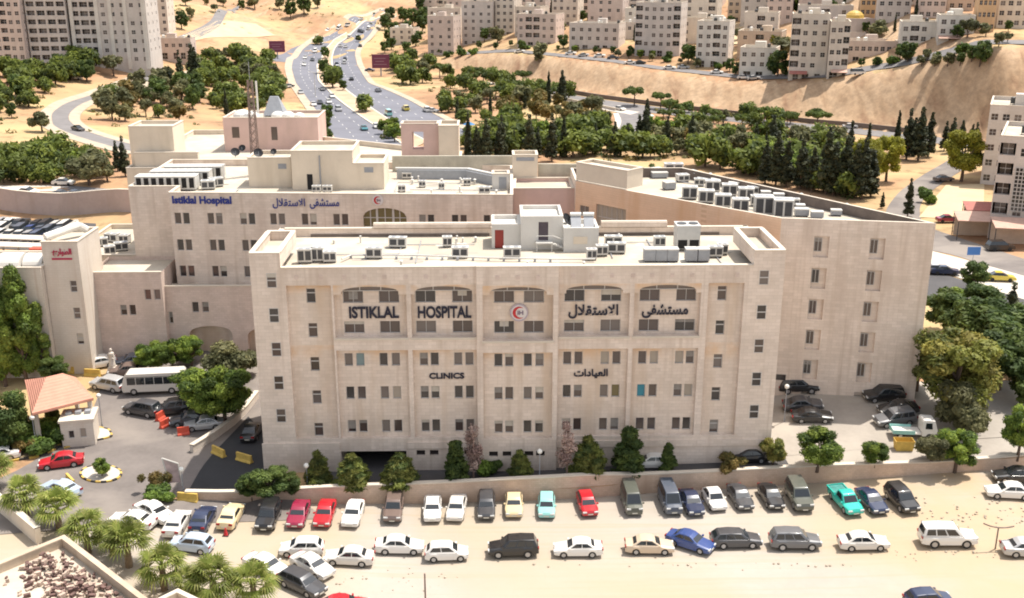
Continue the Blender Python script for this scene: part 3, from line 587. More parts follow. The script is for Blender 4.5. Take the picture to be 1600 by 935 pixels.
# arches over the top storey: a curved stone head, and the curved light below it
for i, (a, c) in enumerate(bays):
    cv = -.45 if i == 2 else 0; uc = (a + c) / 2; hw = 2.85; n = 24; s = MB(); g = MB(); v0, v1 = cv + .02, cv + (.88 if i == 2 else .68)
    zs = lambda u: 19.72 + .52 * math.sqrt(max(0, 1 - ((u - uc) / hw) ** 2))
    us = [uc - hw + 2 * hw * j / n for j in range(n + 1)]
    for j in range(n):
        x0, x1 = us[j], us[j + 1]
        s.quad((*W(x0, v0), zs(x0)), (*W(x1, v0), zs(x1)), (*W(x1, v0), 20.4), (*W(x0, v0), 20.4)); s.quad((*W(x0, v1), zs(x0)), (*W(x1, v1), zs(x1)), (*W(x1, v0), zs(x1)), (*W(x0, v0), zs(x0)))
        g.quad((*W(x0, v1 - .02), 19.66), (*W(x1, v1 - .02), 19.66), (*W(x1, v1 - .02), zs(x1)), (*W(x0, v1 - .02), zs(x0)))
    for e0, e1 in ((a, uc - hw), (uc + hw, c)):
        s.quad((*W(e0, v0), 19.4), (*W(e1, v0), 19.4), (*W(e1, v0), 20.4), (*W(e0, v0), 20.4)); s.quad((*W(e0, v1), 19.4), (*W(e1, v1), 19.4), (*W(e1, v0), 19.4), (*W(e0, v0), 19.4))
        x = e1 if e0 == a else e0; s.quad((*W(x, v0), 19.4), (*W(x, v1), 19.4), (*W(x, v1), 19.72), (*W(x, v0), 19.72))
    s.build('arch_head', REC, hb); gl = g.build('transom_window', GLASS_G, hb)
    fb = MB()
    for u in (uc - 1.05, uc + 1.05): fb.prism(L2([(u - .05, v1 - .1), (u + .05, v1 - .1), (u + .05, v1 - .02), (u - .05, v1 - .02)]), 19.66, zs(u))
    fb.prism(L2([(uc - hw, v1 - .1), (uc + hw, v1 - .1), (uc + hw, v1 - .015), (uc - hw, v1 - .015)]), 19.6, 19.68); fb.build('transom_frame', FRAME, gl)
# garage mouth and slit vents
gm = MB(); gm.prism(L2([(8.0, 3.9), (14.8, 3.9), (14.8, 4.2), (8.0, 4.2)]), -1.5, 2.3); gm.build('garage_recess', DARK, hb)
for u in vents:
    v = -.45 if 22.3 < u < 30.5 else 0; q = MB(); q.quad((*W(u - .45, v + .26), 1.75), (*W(u + .45, v + .26), 1.75), (*W(u + .45, v + .26), 2.35), (*W(u - .45, v + .26), 2.35)); q.build('basement_vent', GLASS, hb)
# little square bosses of the frieze
fz = MB()
for u in (4.5, 6.9, 9.2, 11.2, 13.2, 15.3, 17.3, 19.2, 21.2, 31.9, 33.8, 35.8, 37.9, 39.8, 41.8, 43.8, 46.0, 48.3): fz.prism(L2([(u - .2, -.04), (u + .2, -.04), (u + .2, .02), (u - .2, .02)]), 21.05, 21.45)
for u in (24.4, 26.4, 28.4): fz.prism(L2([(u - .2, -.5), (u + .2, -.5), (u + .2, -.43), (u - .2, -.43)]), 21.05, 21.45)
fz.build('frieze_boss', STONE_P, hb)
for u0_, u1_, z_ in ((-.12, 7.9, -1.5), (14.9, 22.3, 2.6), (30.5, Hh + .1, 2.6)): pl = MB(); pl.prism(L2([(u0_, -.14), (u1_, -.14), (u1_, .02), (u0_, .02)]), z_, 3.3); pl.build('plinth', STONE, hb)
# penthouse on the roof
def pent_box(u0, u1, v0, v1, z0, z1, par, parent, mw, holes0=(), name='penthouse'):
    pl4 = L2([(u0, v0), (u1, v0), (u1, v1), (u0, v1)]); m = MB(); X = wall_grid(m, pl4[0], pl4[1], z0, z1, holes0, .15)
    for i in (1, 2, 3): wall_grid(m, pl4[i], pl4[(i + 1) % 4], z0, z1)
    ip = inset(pl4, .3)
    for i in range(4):
        a, c, e, f_ = ip[i], ip[(i + 1) % 4], pl4[(i + 1) % 4], pl4[i]
        m.quad((c[0], c[1], z1 - par), (a[0], a[1], z1 - par), (a[0], a[1], z1), (c[0], c[1], z1)); m.quad((f_[0], f_[1], z1), (e[0], e[1], z1), (c[0], c[1], z1), (a[0], a[1], z1))
    m.poly([(p[0], p[1], z1 - par) for p in ip]); return m.build(name, mw, parent), X
PW = mat('penthouse_paint', (0.64, 0.61, 0.56), 0.9, 0.05, 0.5, stain=(0.56, 0.52, 0.46))
p1, X = pent_box(23.85, 27.0, 10.6, 15.2, 21.3, 24.0, .45, hb, PW, [(.35, 1.3, 21.3, 23.35)])
dm = MB(); dm.prism(L2([(24.2, 10.72), (25.15, 10.72), (25.15, 10.8), (24.2, 10.8)]), 21.3, 23.35); dm.build('door', DOOR_RED, p1)
p2, X = pent_box(27.0, 31.55, 10.0, 15.6, 21.3, 25.0, .45, hb, PW, [(1.9, 2.95, 22.3, 24.35)])
dm = MB(); dm.prism(L2([(28.9, 10.12), (29.95, 10.12), (29.95, 10.2), (28.9, 10.2)]), 22.3, 24.35); dm.build('door', DOOR_V, p2)
st = MB(); st.prism(L2([(28.6, 9.0), (30.4, 9.0), (30.4, 9.98), (28.6, 9.98)]), 22.15, 22.28)
for j in range(7): st.prism(L2([(30.4 + .34 * j, 9.05), (30.74 + .34 * j, 9.05), (30.74 + .34 * j, 9.6), (30.4 + .34 * j, 9.6)]), 22.0 - .13 * j, 22.15 - .13 * j)
for u in (28.7, 30.3): st.prism(L2([(u - .05, 9.05), (u + .05, 9.05), (u + .05, 9.15), (u - .05, 9.15)]), 21.3, 22.15)
st.tube((*W(30.4, 9.02), 23.05), (*W(32.9, 9.02), 22.15), .05); st.tube((*W(28.65, 9.02), 23.05), (*W(30.4, 9.02), 23.05), .04); st.build('outside_stair', METAL_W, p2)
p3, X = pent_box(31.55, 35.3, 8.9, 13.2, 21.3, 23.95, .5, hb, PW)
fr = MB(); fr.prism(L2([(32.6, 8.86), (34.1, 8.86), (34.1, 8.9), (32.6, 8.9)]), 22.2, 23.0); fr.build('blind_panel', RENDER_W, p3)

# ---- signs on the front
def sign(text, u0, u1, z0, z1, v, mt, label, bold=0.032, name='wall_sign', ang=FA, pos=W, depth=.07):
    me = text_mesh(text, z1 - z0, u1 - u0, depth, mt, bold); x, y = pos((u0 + u1) / 2, v)
    return tag(place(name, me, None, (x, y, (z0 + z1) / 2), ang), label, 'sign', 'lettering on the hospital walls')
NMB = mat('sign_panel', (0.68, 0.62, 0.55), 0.8, 0.03)
sign('ISTIKLAL', 9.45, 14.45, 16.72, 17.98, .6, SIGN_INK, 'dark capital letters ISTIKLAL below the first arched bay')
sign('HOSPITAL', 16.35, 21.75, 16.68, 17.98, .6, SIGN_INK, 'dark capital letters HOSPITAL below the second arched bay')
sign('CLINICS', 17.35, 20.95, 10.2, 10.85, .36, SIGN_INK, 'small dark capital letters CLINICS between window rows', .035)
# joined letter forms, set in reading order for the eye
AR_IST = '\uFEDD\uFEFC\uFED8\uFE98\uFEB3\uFEFB\u0627'; AR_MUS = '\uFEF0\uFED4\uFEB8\uFE98\uFEB4\uFEE3'; AR_CLN = '\u062A\u0627\u062F\uFE8E\uFEF4\uFECC\uFEDF\u0627'
sign(AR_IST, 31.55, 36.6, 16.55, 18.05, .6, SIGN_INK, 'dark Arabic lettering in the bay right after the round emblem', .028)
sign(AR_MUS, 39.0, 43.7, 16.55, 18.0, .6, SIGN_INK, 'dark Arabic lettering in the last arched bay', .028)
sign(AR_CLN, 32.2, 35.7, 10.15, 11.15, .36, SIGN_INK, 'small dark Arabic lettering between the lower window rows', .03)
def emblem(c, r, ang, label, name='emblem', ring=True):
    t = thing(name, label, 'emblem', c, ang, 'round crescent emblems on the hospital')
    def disc(r0, r1, y0, y1, mt, nm, a0=0, a1=2 * math.pi, n=40, dx=0, par=None):
        m = MB()
        for j in range(n):
            A, B_ = a0 + (a1 - a0) * j / n, a0 + (a1 - a0) * (j + 1) / n; q = []
            for (rr, th) in ((r0, A), (r1, A), (r1, B_), (r0, B_)): q.append((dx + rr * math.cos(th), y0, rr * math.sin(th)))
            m.quad(*q[::-1]); 
            o = [(dx + r1 * math.cos(th), yy, r1 * math.sin(th)) for th, yy in ((A, y0), (A, y1), (B_, y1), (B_, y0))]; m.quad(*o)
        return m.build(nm, mt, par or t)
    disc(0, r, -.06, 0, mat('emblem_face', (0.66, 0.60, 0.56), 0.6, 0), 'face')
    if ring: disc(r * .86, r, -.08, -.05, mat('emblem_ring', (0.42, 0.34, 0.38), 0.6, 0), 'ring')
    m = MB(); n = 40; R1, R2, off = r * .70, r * .57, r * .20
    o = [(R1 * math.cos(t_), R1 * math.sin(t_)) for t_ in np.linspace(R(48), R(312), n)]; i_ = []
    for t_ in np.linspace(R(62), R(298), n): i_.append((off + R2 * math.cos(t_), R2 * math.sin(t_)))
    for j in range(n - 1): m.quad((o[j][0], -.1, o[j][1]), (i_[j][0], -.1, i_[j][1]), (i_[j + 1][0], -.1, i_[j + 1][1]), (o[j + 1][0], -.1, o[j + 1][1]))
    m.build('crescent', RED_P, t)
    me = text_mesh('IH', r * .5, r * .62, .03, mat('emblem_letter', (0.16, 0.10, 0.16), 0.5, 0), .02); place('letters', me, t, (r * .15, -.1, 0))
    return t
emblem((*W(26.55, .36), 17.32), .92, FA, 'round pale emblem with red crescent centred on the front facade')

# ---- rear main block
rbk = thing('hospital_building', 'rear cream hospital block carrying blue lettering above paired windows', 'hospital')
Bp = [(-17.6, 34), (26.6, 31.6), (27, 52), (-8, 58), (-24, 58), (-24, 38), (-17.6, 38)]
Bw = L2(Bp); BTOP = 22.7
BL = math.hypot(Bp[1][0] - Bp[0][0], Bp[1][1] - Bp[0][1]); bang = angle(Bw[0], Bw[1])
cols = [1.45, 5.75, 10.0, 13.9, 18.0, 22.1, 33.2, 37.4, 41.5]
hs = []
for q, z in enumerate((19.35, 15.8, 12.25)):
    for c in cols: hs += [(c - .98, c - .12, z - .75, z + .75), (c + .12, c + .98, z - .75, z + .75)]
hs.append((25.0, 30.6, 17.6, 20.9, .5))
X = block(rbk, Bw, 0, BTOP, .9, holes={0: hs})[0]
for q, z in enumerate((19.35, 15.8, 12.25)):
    for c in cols:
        for s in (-.55, .55): window(rbk, X, c + s, z, .86, 1.5, .18, bang, 1, 0)
sf = MB(); gl = MB(); n = 20; uc, hw = 27.8, 2.8; zz = lambda u: 19.75 + 1.15 * math.sqrt(max(0, 1 - ((u - uc) / hw) ** 2))
for j in range(n):
    x0, x1 = uc - hw + 2 * hw * j / n, uc - hw + 2 * hw * (j + 1) / n
    sf.quad(X(x0, .003, zz(x0)), X(x1, .003, zz(x1)), X(x1, .003, 20.9), X(x0, .003, 20.9)); sf.quad(X(x0, .48, zz(x0)), X(x1, .48, zz(x1)), X(x1, .003, zz(x1)), X(x0, .003, zz(x0)))
sf.build('arch_head', STONE, rbk)
gl.quad(X(25.0, .45, 17.6), X(30.6, .45, 17.6), X(30.6, .45, 20.9), X(25.0, .45, 20.9)); ag = gl.build('arched_window', GLASS_Y, rbk)
fb = MB()
for u in (25.9, 26.75, 27.8, 28.85, 29.7):
    th_ = .14 if u in (26.75, 28.85) else .06; a_, c_ = X(u - th_, .38, 0), X(u + th_, .38, 0); e_, g_ = X(u + th_, .44, 0), X(u - th_, .44, 0); fb.prism([a_[:2], c_[:2], e_[:2], g_[:2]], 17.6, 20.85)
for z in (18.35, 19.55): 
    a_, c_, e_, g_ = X(25, .39, 0), X(30.6, .39, 0), X(30.6, .44, 0), X(25, .44, 0); fb.prism([a_[:2], c_[:2], e_[:2], g_[:2]], z - .05, z + .05)
fb.build('window_frame', FRAME, ag)
def BPos(u, v):
    q = X(u, v, 0); return q[0], q[1]
sign('Istiklal Hospital', .4, 8.1, 21.0, 22.3, -.08, SIGN_BLUE, 'blue lettering reading Istiklal Hospital on the rear block', .035, ang=bang, pos=BPos)
sign('\uFEF0\uFED4\uFEB8\uFE98\uFEB4\uFEE3', 18.2, 22.0, 20.75, 22.1, -.08, SIGN_BLUE, 'blue Arabic word next to the crescent on rear block', .01, ang=bang, pos=BPos)
sign('\uFEDD\uFEFC\uFED8\uFE98\uFEB3\uFEFB\u0627', 13.4, 17.6, 20.75, 22.1, -.08, SIGN_BLUE, 'blue Arabic word above the fourth window pair on rear block', .01, ang=bang, pos=BPos)
q = X(27.0, -.07, 21.95); emblem(q, .72, bang, 'small round red crescent emblem above the rear arched window', ring=False)
q = X(10.6, -.07, 21.7); 
# roof buildings
def roofbox(label, u0, u1, v0, v1, z0, z1, mt, par=.4, nm='penthouse'):
    pl4 = L2([(u0, v0), (u1, v0), (u1, v1), (u0, v1)]); r_ = thing(nm, label, 'roof building'); X_ = block(r_, pl4, z0, z1, par, .25, walls=mt)[0]; return r_, X_
DK = BTOP - .9
t1, X1 = roofbox('low cream rooftop box with a louvre below the dark dishes', -9.0, -3.2, 41.8, 47.5, DK, 25.8, RENDER_W)
lv = MB(); a_ = [X1(4.1, -.04, 24.3), X1(5.2, -.04, 24.3), X1(5.2, -.04, 25.0), X1(4.1, -.04, 25.0)]; lv.quad(*a_); lv.build('louvre', METAL_G, t1)
t2, X2 = roofbox('tall cream rooftop box with a black doorway', -2.8, 5.4, 40.0, 48.0, DK, 27.0, RENDER_W)
lv = MB(); lv.quad(X2(2.0, -.03, DK), X2(2.75, -.03, DK), X2(2.75, -.03, 23.9), X2(2.0, -.03, 23.9)); lv.build('doorway', DARK, t2)
pp = MB(); pp.tube(X2(3.8, -.1, DK), X2(3.8, -.1, 26.4), .09); pp.build('drain_pipe', METAL_G, t2)
t3, X3 = roofbox('cream rooftop box with a louvre beside the tall one', 5.4, 9.5, 40.0, 47.0, DK, 25.3, RENDER_W)
lv = MB(); lv.quad(X3(1.5, -.04, 24.1), X3(2.7, -.04, 24.1), X3(2.7, -.04, 24.8), X3(1.5, -.04, 24.8)); lv.build('louvre', METAL_G, t3)
t4, X4 = roofbox('square cream stair head with louvred top on the far roof', 26.9, 30.4, 46.0, 49.5, DK - .4, 25.3, RENDER_W)
lv = MB(); lv.quad(X4(.5, -.04, 24.5), X4(3.0, -.04, 24.5), X4(3.0, -.04, 25.0), X4(.5, -.04, 25.0)); lv.build('louvre', METAL_G, t4)
t5, X5 = roofbox('small white roof hut with a grey shutter', 24.0, 26.3, 39.0, 41.4, DK, 24.0, PW, .15)
lv = MB(); lv.quad(X5(.9, -.04, DK + .2), X5(1.9, -.04, DK + .2), X5(1.9, -.04, 23.6), X5(.9, -.04, 23.6)); lv.build('shutter', METAL_G, t5)
# glazed strip with white beam behind the flat roof
gs = thing('skylight', 'long slate roof light with white beam on the rear roof', 'skylight')
m = MB(); m.prism(L2([(10.6, 47.6), (20.6, 47.0), (24.4, 42.6), (24.0, 42.3), (20.3, 46.4), (10.6, 47.0)][::-1]), DK, DK + 1.3); m.build('panel', METAL_G, gs)
m = MB(); m.prism(L2([(10.4, 47.9), (20.8, 47.3), (25.0, 42.6), (24.6, 42.2), (20.5, 46.7), (10.4, 47.3)][::-1]), DK + 1.33, DK + 1.55); m.build('beam', METAL_W, gs)

# ---- back block with boxes at its north-west
bb = thing('hospital_building', 'back hospital block with pink upper storey and white domes', 'hospital')
block(bb, L2([(-31, 58.3), (-8, 58.3), (-8, 96), (-31, 96)]), 0, 21.4, .7, walls=RENDER_W)
block(bb, L2([(-7.9, 58.3), (19.3, 57.0), (19.3, 66.5), (8.5, 73.2), (-3.2, 81), (-7.9, 84)]), 0, 22.3, .7, walls=RENDER_W)
u1_, X6 = roofbox('white rooftop box at the north west corner', -30.6, -24, 60, 66, 20.7, 27.4, RENDER_W)
u2_, X7 = roofbox('low pale roof wall beside the white corner box', -29.8, -20.3, 59.0, 59.9, 20.7, 23.6, RENDER_W, .1)
pk, X8 = roofbox('pink rooftop building behind the lattice mast', -20.6, -4.9, 77, 86, 20.7, 26.3, RENDER_P)
for uu, zz_, ww, hh in ((1.4, 23.0, 1.2, 1.8), (7.9, 22.6, 1.0, 2.2)):
    lv = MB(); lv.quad(X8(uu, -.03, zz_), X8(uu + ww, -.03, zz_), X8(uu + ww, -.03, zz_ + hh), X8(uu, -.03, zz_ + hh)); lv.build('window', GLASS_B, pk)
for uu, rr in ((-18, 1.6), (-16.3, 1.3), (-12, 1.2), (-10.3, 1.2), (-8.4, .9)):
    m = MB(); m.ball((*W(uu, 80), 26.1), rr, sz=.75, nu=12, nv=8); tag(m.build('roof_dome', TANK, None, True), 'white rounded dome on the pink rooftop building', 'dome', 'white domes on the pink rooftop building')
hp_ = MB(); c_ = W(-12.7, 82); zt = 26.2
pb = [W(-14.6, 80.4), W(-11.0, 80.4), W(-11.0, 84), W(-14.6, 84)]; tp = [W(-13.6, 82), W(-12.2, 82), W(-12.2, 82.6), W(-13.6, 82.6)]
for j in range(4): hp_.quad((*pb[j], zt), (*pb[(j + 1) % 4], zt), (*tp[(j + 1) % 4], zt + 3), (*tp[j], zt + 3))
hp_.poly([(*p, zt + 3) for p in tp]); tag(hp_.build('roof_hood', METAL_G), 'grey tapered metal hood on the pink rooftop building', 'roof hood')
m = MB(); m.tube((*W(-15.3, 80), 26), (*W(-15.3, 80), 32), .16); tag(m.build('flue', TANK), 'slim white flue beside the grey roof hood', 'flue')
ms = thing('antenna_mast', 'brown lattice antenna mast standing on the hospital roof', 'mast', (*W(-9.7, 50), DK))
m = MB(); hgt = 13.5
for sx, sy in ((-1, -1), (1, -1), (1, 1), (-1, 1)): m.tube((.55 * sx, .55 * sy, 0), (.3 * sx, .3 * sy, hgt), .07, n=5)
for j in range(12):
    z0, z1 = hgt * j / 12, hgt * (j + 1) / 12; r0, r1 = .55 - .25 * j / 12, .55 - .25 * (j + 1) / 12
    for (ax, ay), (bx, by) in (((-1, -1), (1, -1)), ((1, -1), (1, 1)), ((1, 1), (-1, 1)), ((-1, 1), (-1, -1))):
        m.tube((ax * r0, ay * r0, z0), (bx * r1, by * r1, z1), .04, n=4, caps=False); m.tube((bx * r0, by * r0, z0), (ax * r1, ay * r1, z1), .04, n=4, caps=False)
m.build('lattice', mat('rust_metal', (0.24, 0.17, 0.14), 0.7, 0.2, 2), ms)
m = MB(); m.tube((0, 0, hgt), (0, 0, hgt + 2.5), .04); m.build('whip', METAL_G, ms)
pr = thing('penthouse', 'pink rooftop wall with an open window hole', 'roof building'); block(pr, L2([(10.2, 61.2), (15.9, 61.2), (15.9, 64), (10.2, 64)]), 21.65, 27.5, .3, .25, walls=RENDER_P, holes={0: [(1.7, 3.4, 23.6, 26.3, 2.8)], 2: [(2.3, 4.0, 23.6, 26.3, .01)]})
wr, X10 = roofbox('white rooftop tower beside the pink wall', 15.95, 19.0, 60.3, 66, 21.7, 27.3, RENDER_W)

# ---- east wing: ochre courtyard wall, long roof, plain end facade
wg = thing('hospital_building', 'angled hospital wing with ochre courtyard wall and recessed window niches', 'hospital')
Wp = [(56.5, 14.9), (72.9, 12.1), (50.7, 46.0), (35.0, 46.0), (35.0, 36.7), (41.8, 29.6)]; Ww = L2(Wp); WTOP = 23.5
EL = math.hypot(Wp[1][0] - Wp[0][0], Wp[1][1] - Wp[0][1]); eang = angle(Ww[0], Ww[1])
nich = []
for f in (.275, .64):
    for q in range(6): nich.append((f * EL - .8, f * EL + .85, 20.3 - 3.71 * q - 1.2, 20.3 - 3.71 * q + 1.25, .34))
IL = math.hypot(Wp[0][0] - Wp[5][0], Wp[0][1] - Wp[5][1])
ch = [(.9, 1.7, 17.9, 19.4, .2), (2.2, 3.0, 17.9, 19.4, .2), (4.6, 5.3, 17.8, 19.1, .2), (5.7, 6.4, 17.7, 19.0, .2)]
IL4 = math.hypot(Wp[5][0] - Wp[4][0], Wp[5][1] - Wp[4][1])
b4 = [(3.6, 8.6, 17.3, 21.0, .35), (.8, 2.4, 19.0, 20.4, .2)]
b = MB(); fr = {}
for i in range(6):
    hh_ = {0: nich, 5: ch, 4: b4}.get(i, ()); 
    fr[i] = wall_grid(b, Ww[i], Ww[(i + 1) % 6], 0, WTOP, hh_, .2, m=1 if i in (4, 5) else 0)
ip = inset(Ww, .35)
for i in range(6):
    a, c, e, f_ = ip[i], ip[(i + 1) % 6], Ww[(i + 1) % 6], Ww[i]; b.quad((c[0], c[1], WTOP - 1.3), (a[0], a[1], WTOP - 1.3), (a[0], a[1], WTOP), (c[0], c[1], WTOP), 3); b.quad((f_[0], f_[1], WTOP), (e[0], e[1], WTOP), (c[0], c[1], WTOP), (a[0], a[1], WTOP), 2)
b.build('wall', [STONE, STONE_O, COPE, UPST_D], wg)  # last slot: dark brown inner parapet faces
m = MB(); m.poly([(p[0], p[1], WTOP - 1.3) for p in ip]); m.build('roof_deck', DECK, wg)
for (u0, u1, z0, z1, dp) in nich:
    m = MB(); m.quad(fr[0](u0, dp, z0), fr[0](u1, dp, z0), fr[0](u1, dp, z1), fr[0](u0, dp, z1)); m.build('niche_back', STONE, wg)
    if z0 < 1: continue
    window(wg, fr[0], u0 + .5, (z0 + z1) / 2 + .2, .85, 1.6, dp - .06, eang, 2, 0)
for (u0, u1, z0, z1, dp) in ch: window(wg, fr[5], (u0 + u1) / 2, (z0 + z1) / 2, u1 - u0, z1 - z0, .18, angle(Ww[5], Ww[0]), 1, 0, glass=GLASS_B)
window(wg, fr[4], 6.1, 19.15, 5.0, 3.7, .3, angle(Ww[4], Ww[5]), 6, .55, glass=GLASS_L, name='grid_window'); window(wg, fr[4], 1.6, 19.7, 1.6, 1.4, .18, angle(Ww[4], Ww[5]), 2, 0, glass=GLASS_G)
m = MB(); m.quad(fr[0](.35, -.03, 4.0), fr[0](1.9, -.03, 4.0), fr[0](1.9, -.03, 4.7), fr[0](.35, -.03, 4.7)); m.build('basement_vent', GLASS, wg)
cb, Xc = roofbox('cream box on the bend of the ochre wall', 35.1, 42.6, 30.6, 38.5, WTOP - 1.3, 26.8, RENDER_W, .4) if False else (None, None)
cbx = thing('penthouse', 'cream upper box above the bend of the ochre courtyard wall', 'roof building')
block(cbx, L2([(35.06, 36.9), (41.0, 30.75), (43.3, 33.0), (37.4, 39.2)]), WTOP + .12, 25.9, .3, .25, walls=RENDER_W)
# low roof between rear block and wing
lb = thing('hospital_building', 'low cream hospital link block with a rosy front wall', 'hospital')
block(lb, L2([(26.75, 38.6), (35.0, 38.6), (35.0, 46.0), (27.1, 46.0)]), 0, 22.1, .5, walls=RENDER_P)
lk = thing('boundary_wall', 'stained grey parapet wall along the back of the flat roofs', 'wall')
m = MB(); m.prism(L2([(9.5, 52.6), (27, 52.4), (27, 52.8), (9.5, 53)]), DK - .3, 24.1); m.prism(L2([(30.5, 47), (40, 46.3), (40, 46.7), (30.5, 47.4)]), DK - .3, 23.9); m.build('wall', mat('stained_render', (0.50, 0.46, 0.37), 0.9, 0.15, 0.5, stain=(0.33, 0.30, 0.24)), lk)

# ---- podium of rose stone
pd = thing('hospital_building', 'low rose stone podium with arched openings at street level', 'hospital')
Cp = [(-27.6, 30), (-18.4, 30), (-18.4, 31), (3.0, 31), (3.0, 33.9), (-17.7, 33.9), (-17.7, 37.9), (-27.6, 37.9)]; Cw = L2(Cp)
hsA = [(6.9, 7.7, 9.55, 10.95), (8.1, 8.9, 9.55, 10.95), (3.6, 4.4, 7.5, 8.9), (4.75, 5.55, 7.5, 8.9)]
hsB = [(3.3, 4.15, 7.5, 8.9), (4.6, 5.45, 7.5, 8.9), (11.6, 12.45, 7.5, 8.9), (12.9, 13.75, 7.5, 8.9), (2.6, 8.2, -1, 5.6, 1.2), (10.2, 15.6, -1, 5.3, 1.2), (.2, .7, 6.0, 7.6)]
b = MB(); Xa = wall_grid(b, Cw[0], Cw[1], -1, 13.2, hsA); wall_grid(b, Cw[1], Cw[2], -1, 13.2); Xb = wall_grid(b, Cw[2], Cw[3], -1, 11.0, hsB); wall_grid(b, Cw[3], Cw[4], -1, 11.0); wall_grid(b, Cw[7], Cw[0], -1, 13.2); wall_grid(b, Cw[6], Cw[7], -1, 13.2)
wall_grid(b, W(-18.4, 31), W(-18.4, 37.9), 10, 13.2)
for (Xq, u0, u1, zt) in ((Xb, 2.6, 8.2, 5.6), (Xb, 10.2, 15.6, 5.3)):
    uc, hw = (u0 + u1) / 2, (u1 - u0) / 2; n = 16; zz = lambda u: zt - 1.0 + 1.0 * math.sqrt(max(0, 1 - ((u - uc) / hw) ** 2))
    for j in range(n):
        x0, x1 = u0 + 2 * hw * j / n, u0 + 2 * hw * (j + 1) / n
        b.quad(Xq(x0, .003, zz(x0)), Xq(x1, .003, zz(x1)), Xq(x1, .003, zt), Xq(x0, .003, zt)); b.quad(Xq(x0, 1.2, zz(x0)), Xq(x1, 1.2, zz(x1)), Xq(x1, .003, zz(x1)), Xq(x0, .003, zz(x0)))
    b.quad(Xq(u0, 1.19, -1), Xq(u1, 1.19, -1), Xq(u1, 1.19, zt), Xq(u0, 1.19, zt), 1)
b.build('wall', [STONE_P, REC], pd)
for h in hsA: window(pd, Xa, (h[0] + h[1]) / 2, (h[2] + h[3]) / 2, h[1] - h[0], h[3] - h[2], .18, FA)
for h in hsB[:4] + hsB[6:]: window(pd, Xb, (h[0] + h[1]) / 2, (h[2] + h[3]) / 2, h[1] - h[0], h[3] - h[2], .18, FA)
m = MB(); m.poly([(*W(*p), 12.7) for p in ((-27.5, 30.3), (-18.5, 30.3), (-18.5, 37.9), (-27.5, 37.9))]); m.poly([(*W(*p), 10.5) for p in ((-18.4, 31.3), (3, 31.3), (3, 34.2), (-18.4, 34.2))]); m.build('roof_deck', DECK, pd)
m = MB(); m.prism(L2([(-27.66, 29.94), (-18.34, 29.94), (-18.34, 30.35), (-27.66, 30.35)]), 13.2, 13.32); m.prism(L2([(-18.46, 30.94), (3.0, 30.94), (3.0, 31.35), (-18.46, 31.35)]), 11.0, 11.12); m.build('coping', COPE, pd)
# ---- white annex with a red sign
an = thing('annex_building', 'plain white annex tower with a red sign', 'building')
Dw = L2([(-31.3, 26), (-26.9, 26), (-26.9, 33.5), (-31.3, 33.5)]); hsD = [(2.9, 3.7, z, z + 1.45, .2) for z in (11.9, 8.4, 5.0)]
X = block(an, Dw, 0, 18.3, .5, walls=STONE_W, holes={0: hsD})[0]
for h in hsD: window(an, X, 3.3, h[2] + .72, .8, 1.45, .18, FA, 1, .5)
def DPos(u, v):
    q = X(u, v, 0); return q[0], q[1]
sign('\uFE89\uFEAD\uFE8D\uFEEE\uFEC4\uFEDF\uFE8D', 1.1, 3.6, 16.5, 17.5, -.08, mat('sign_red', (0.42, 0.02, 0.07), 0.5, 0), 'dark red Arabic sign on the white annex', .04, ang=FA, pos=DPos)
m = MB(); a_ = [X(1.1, -.06, 16.05), X(3.6, -.06, 16.05), X(3.6, -.06, 16.3), X(1.1, -.06, 16.3)]; m.quad(*a_); m.build('sign_bar', MATS['sign_red'], an)
an2 = thing('annex_building', 'low white annex with a curved roof hood, by the poplars', 'building')
X = block(an2, L2([(-42, 25), (-31.35, 25), (-31.35, 33), (-42, 33)]), 0, 15.3, .5, walls=STONE_W)
m = MB(); n = 12
for (u0, u1, rr, v0) in ((-37.4, -34.6, 1.5, 26.2), (-34.4, -32.0, 1.35, 26.6)):
    for j in range(n):
        t0, t1 = math.pi * j / n, math.pi * (j + 1) / n; A = [(*W(u0 if s == 0 else u1, v0 + 2.2 - rr * 1.4 * math.cos(t)), 14.8 + rr * math.sin(t)) for s, t in ((0, t0), (1, t0), (1, t1), (0, t1))]; m.quad(*A)
    for u in (u0, u1): m.poly([(*W(u, v0 + 2.2 - rr * 1.4 * math.cos(math.pi * j / n)), 14.8 + rr * math.sin(math.pi * j / n)) for j in range(n + 1)])
m.build('curved_hood', PW, an2)
m = MB(); m.tube((*W(-31.2, 27.2), 18.6), (*W(-28.2, 30.5), 19.3), .5, n=10); m.tube((*W(-28.2, 30.5), 19.3), (*W(-27.6, 31.2), 18.6), .5, n=10); tag(m.build('roof_duct', TANK), 'fat white duct bent across the annex tower roof', 'duct')

lw2 = thing('hospital_building', 'low cream service roof squeezed between annex tower and rear block', 'hospital')
block(lw2, L2([(-33.5, 38.2), (-24.1, 38.2), (-24.1, 56), (-33.5, 56)]), 0, 13.3, .6, walls=RENDER_W)
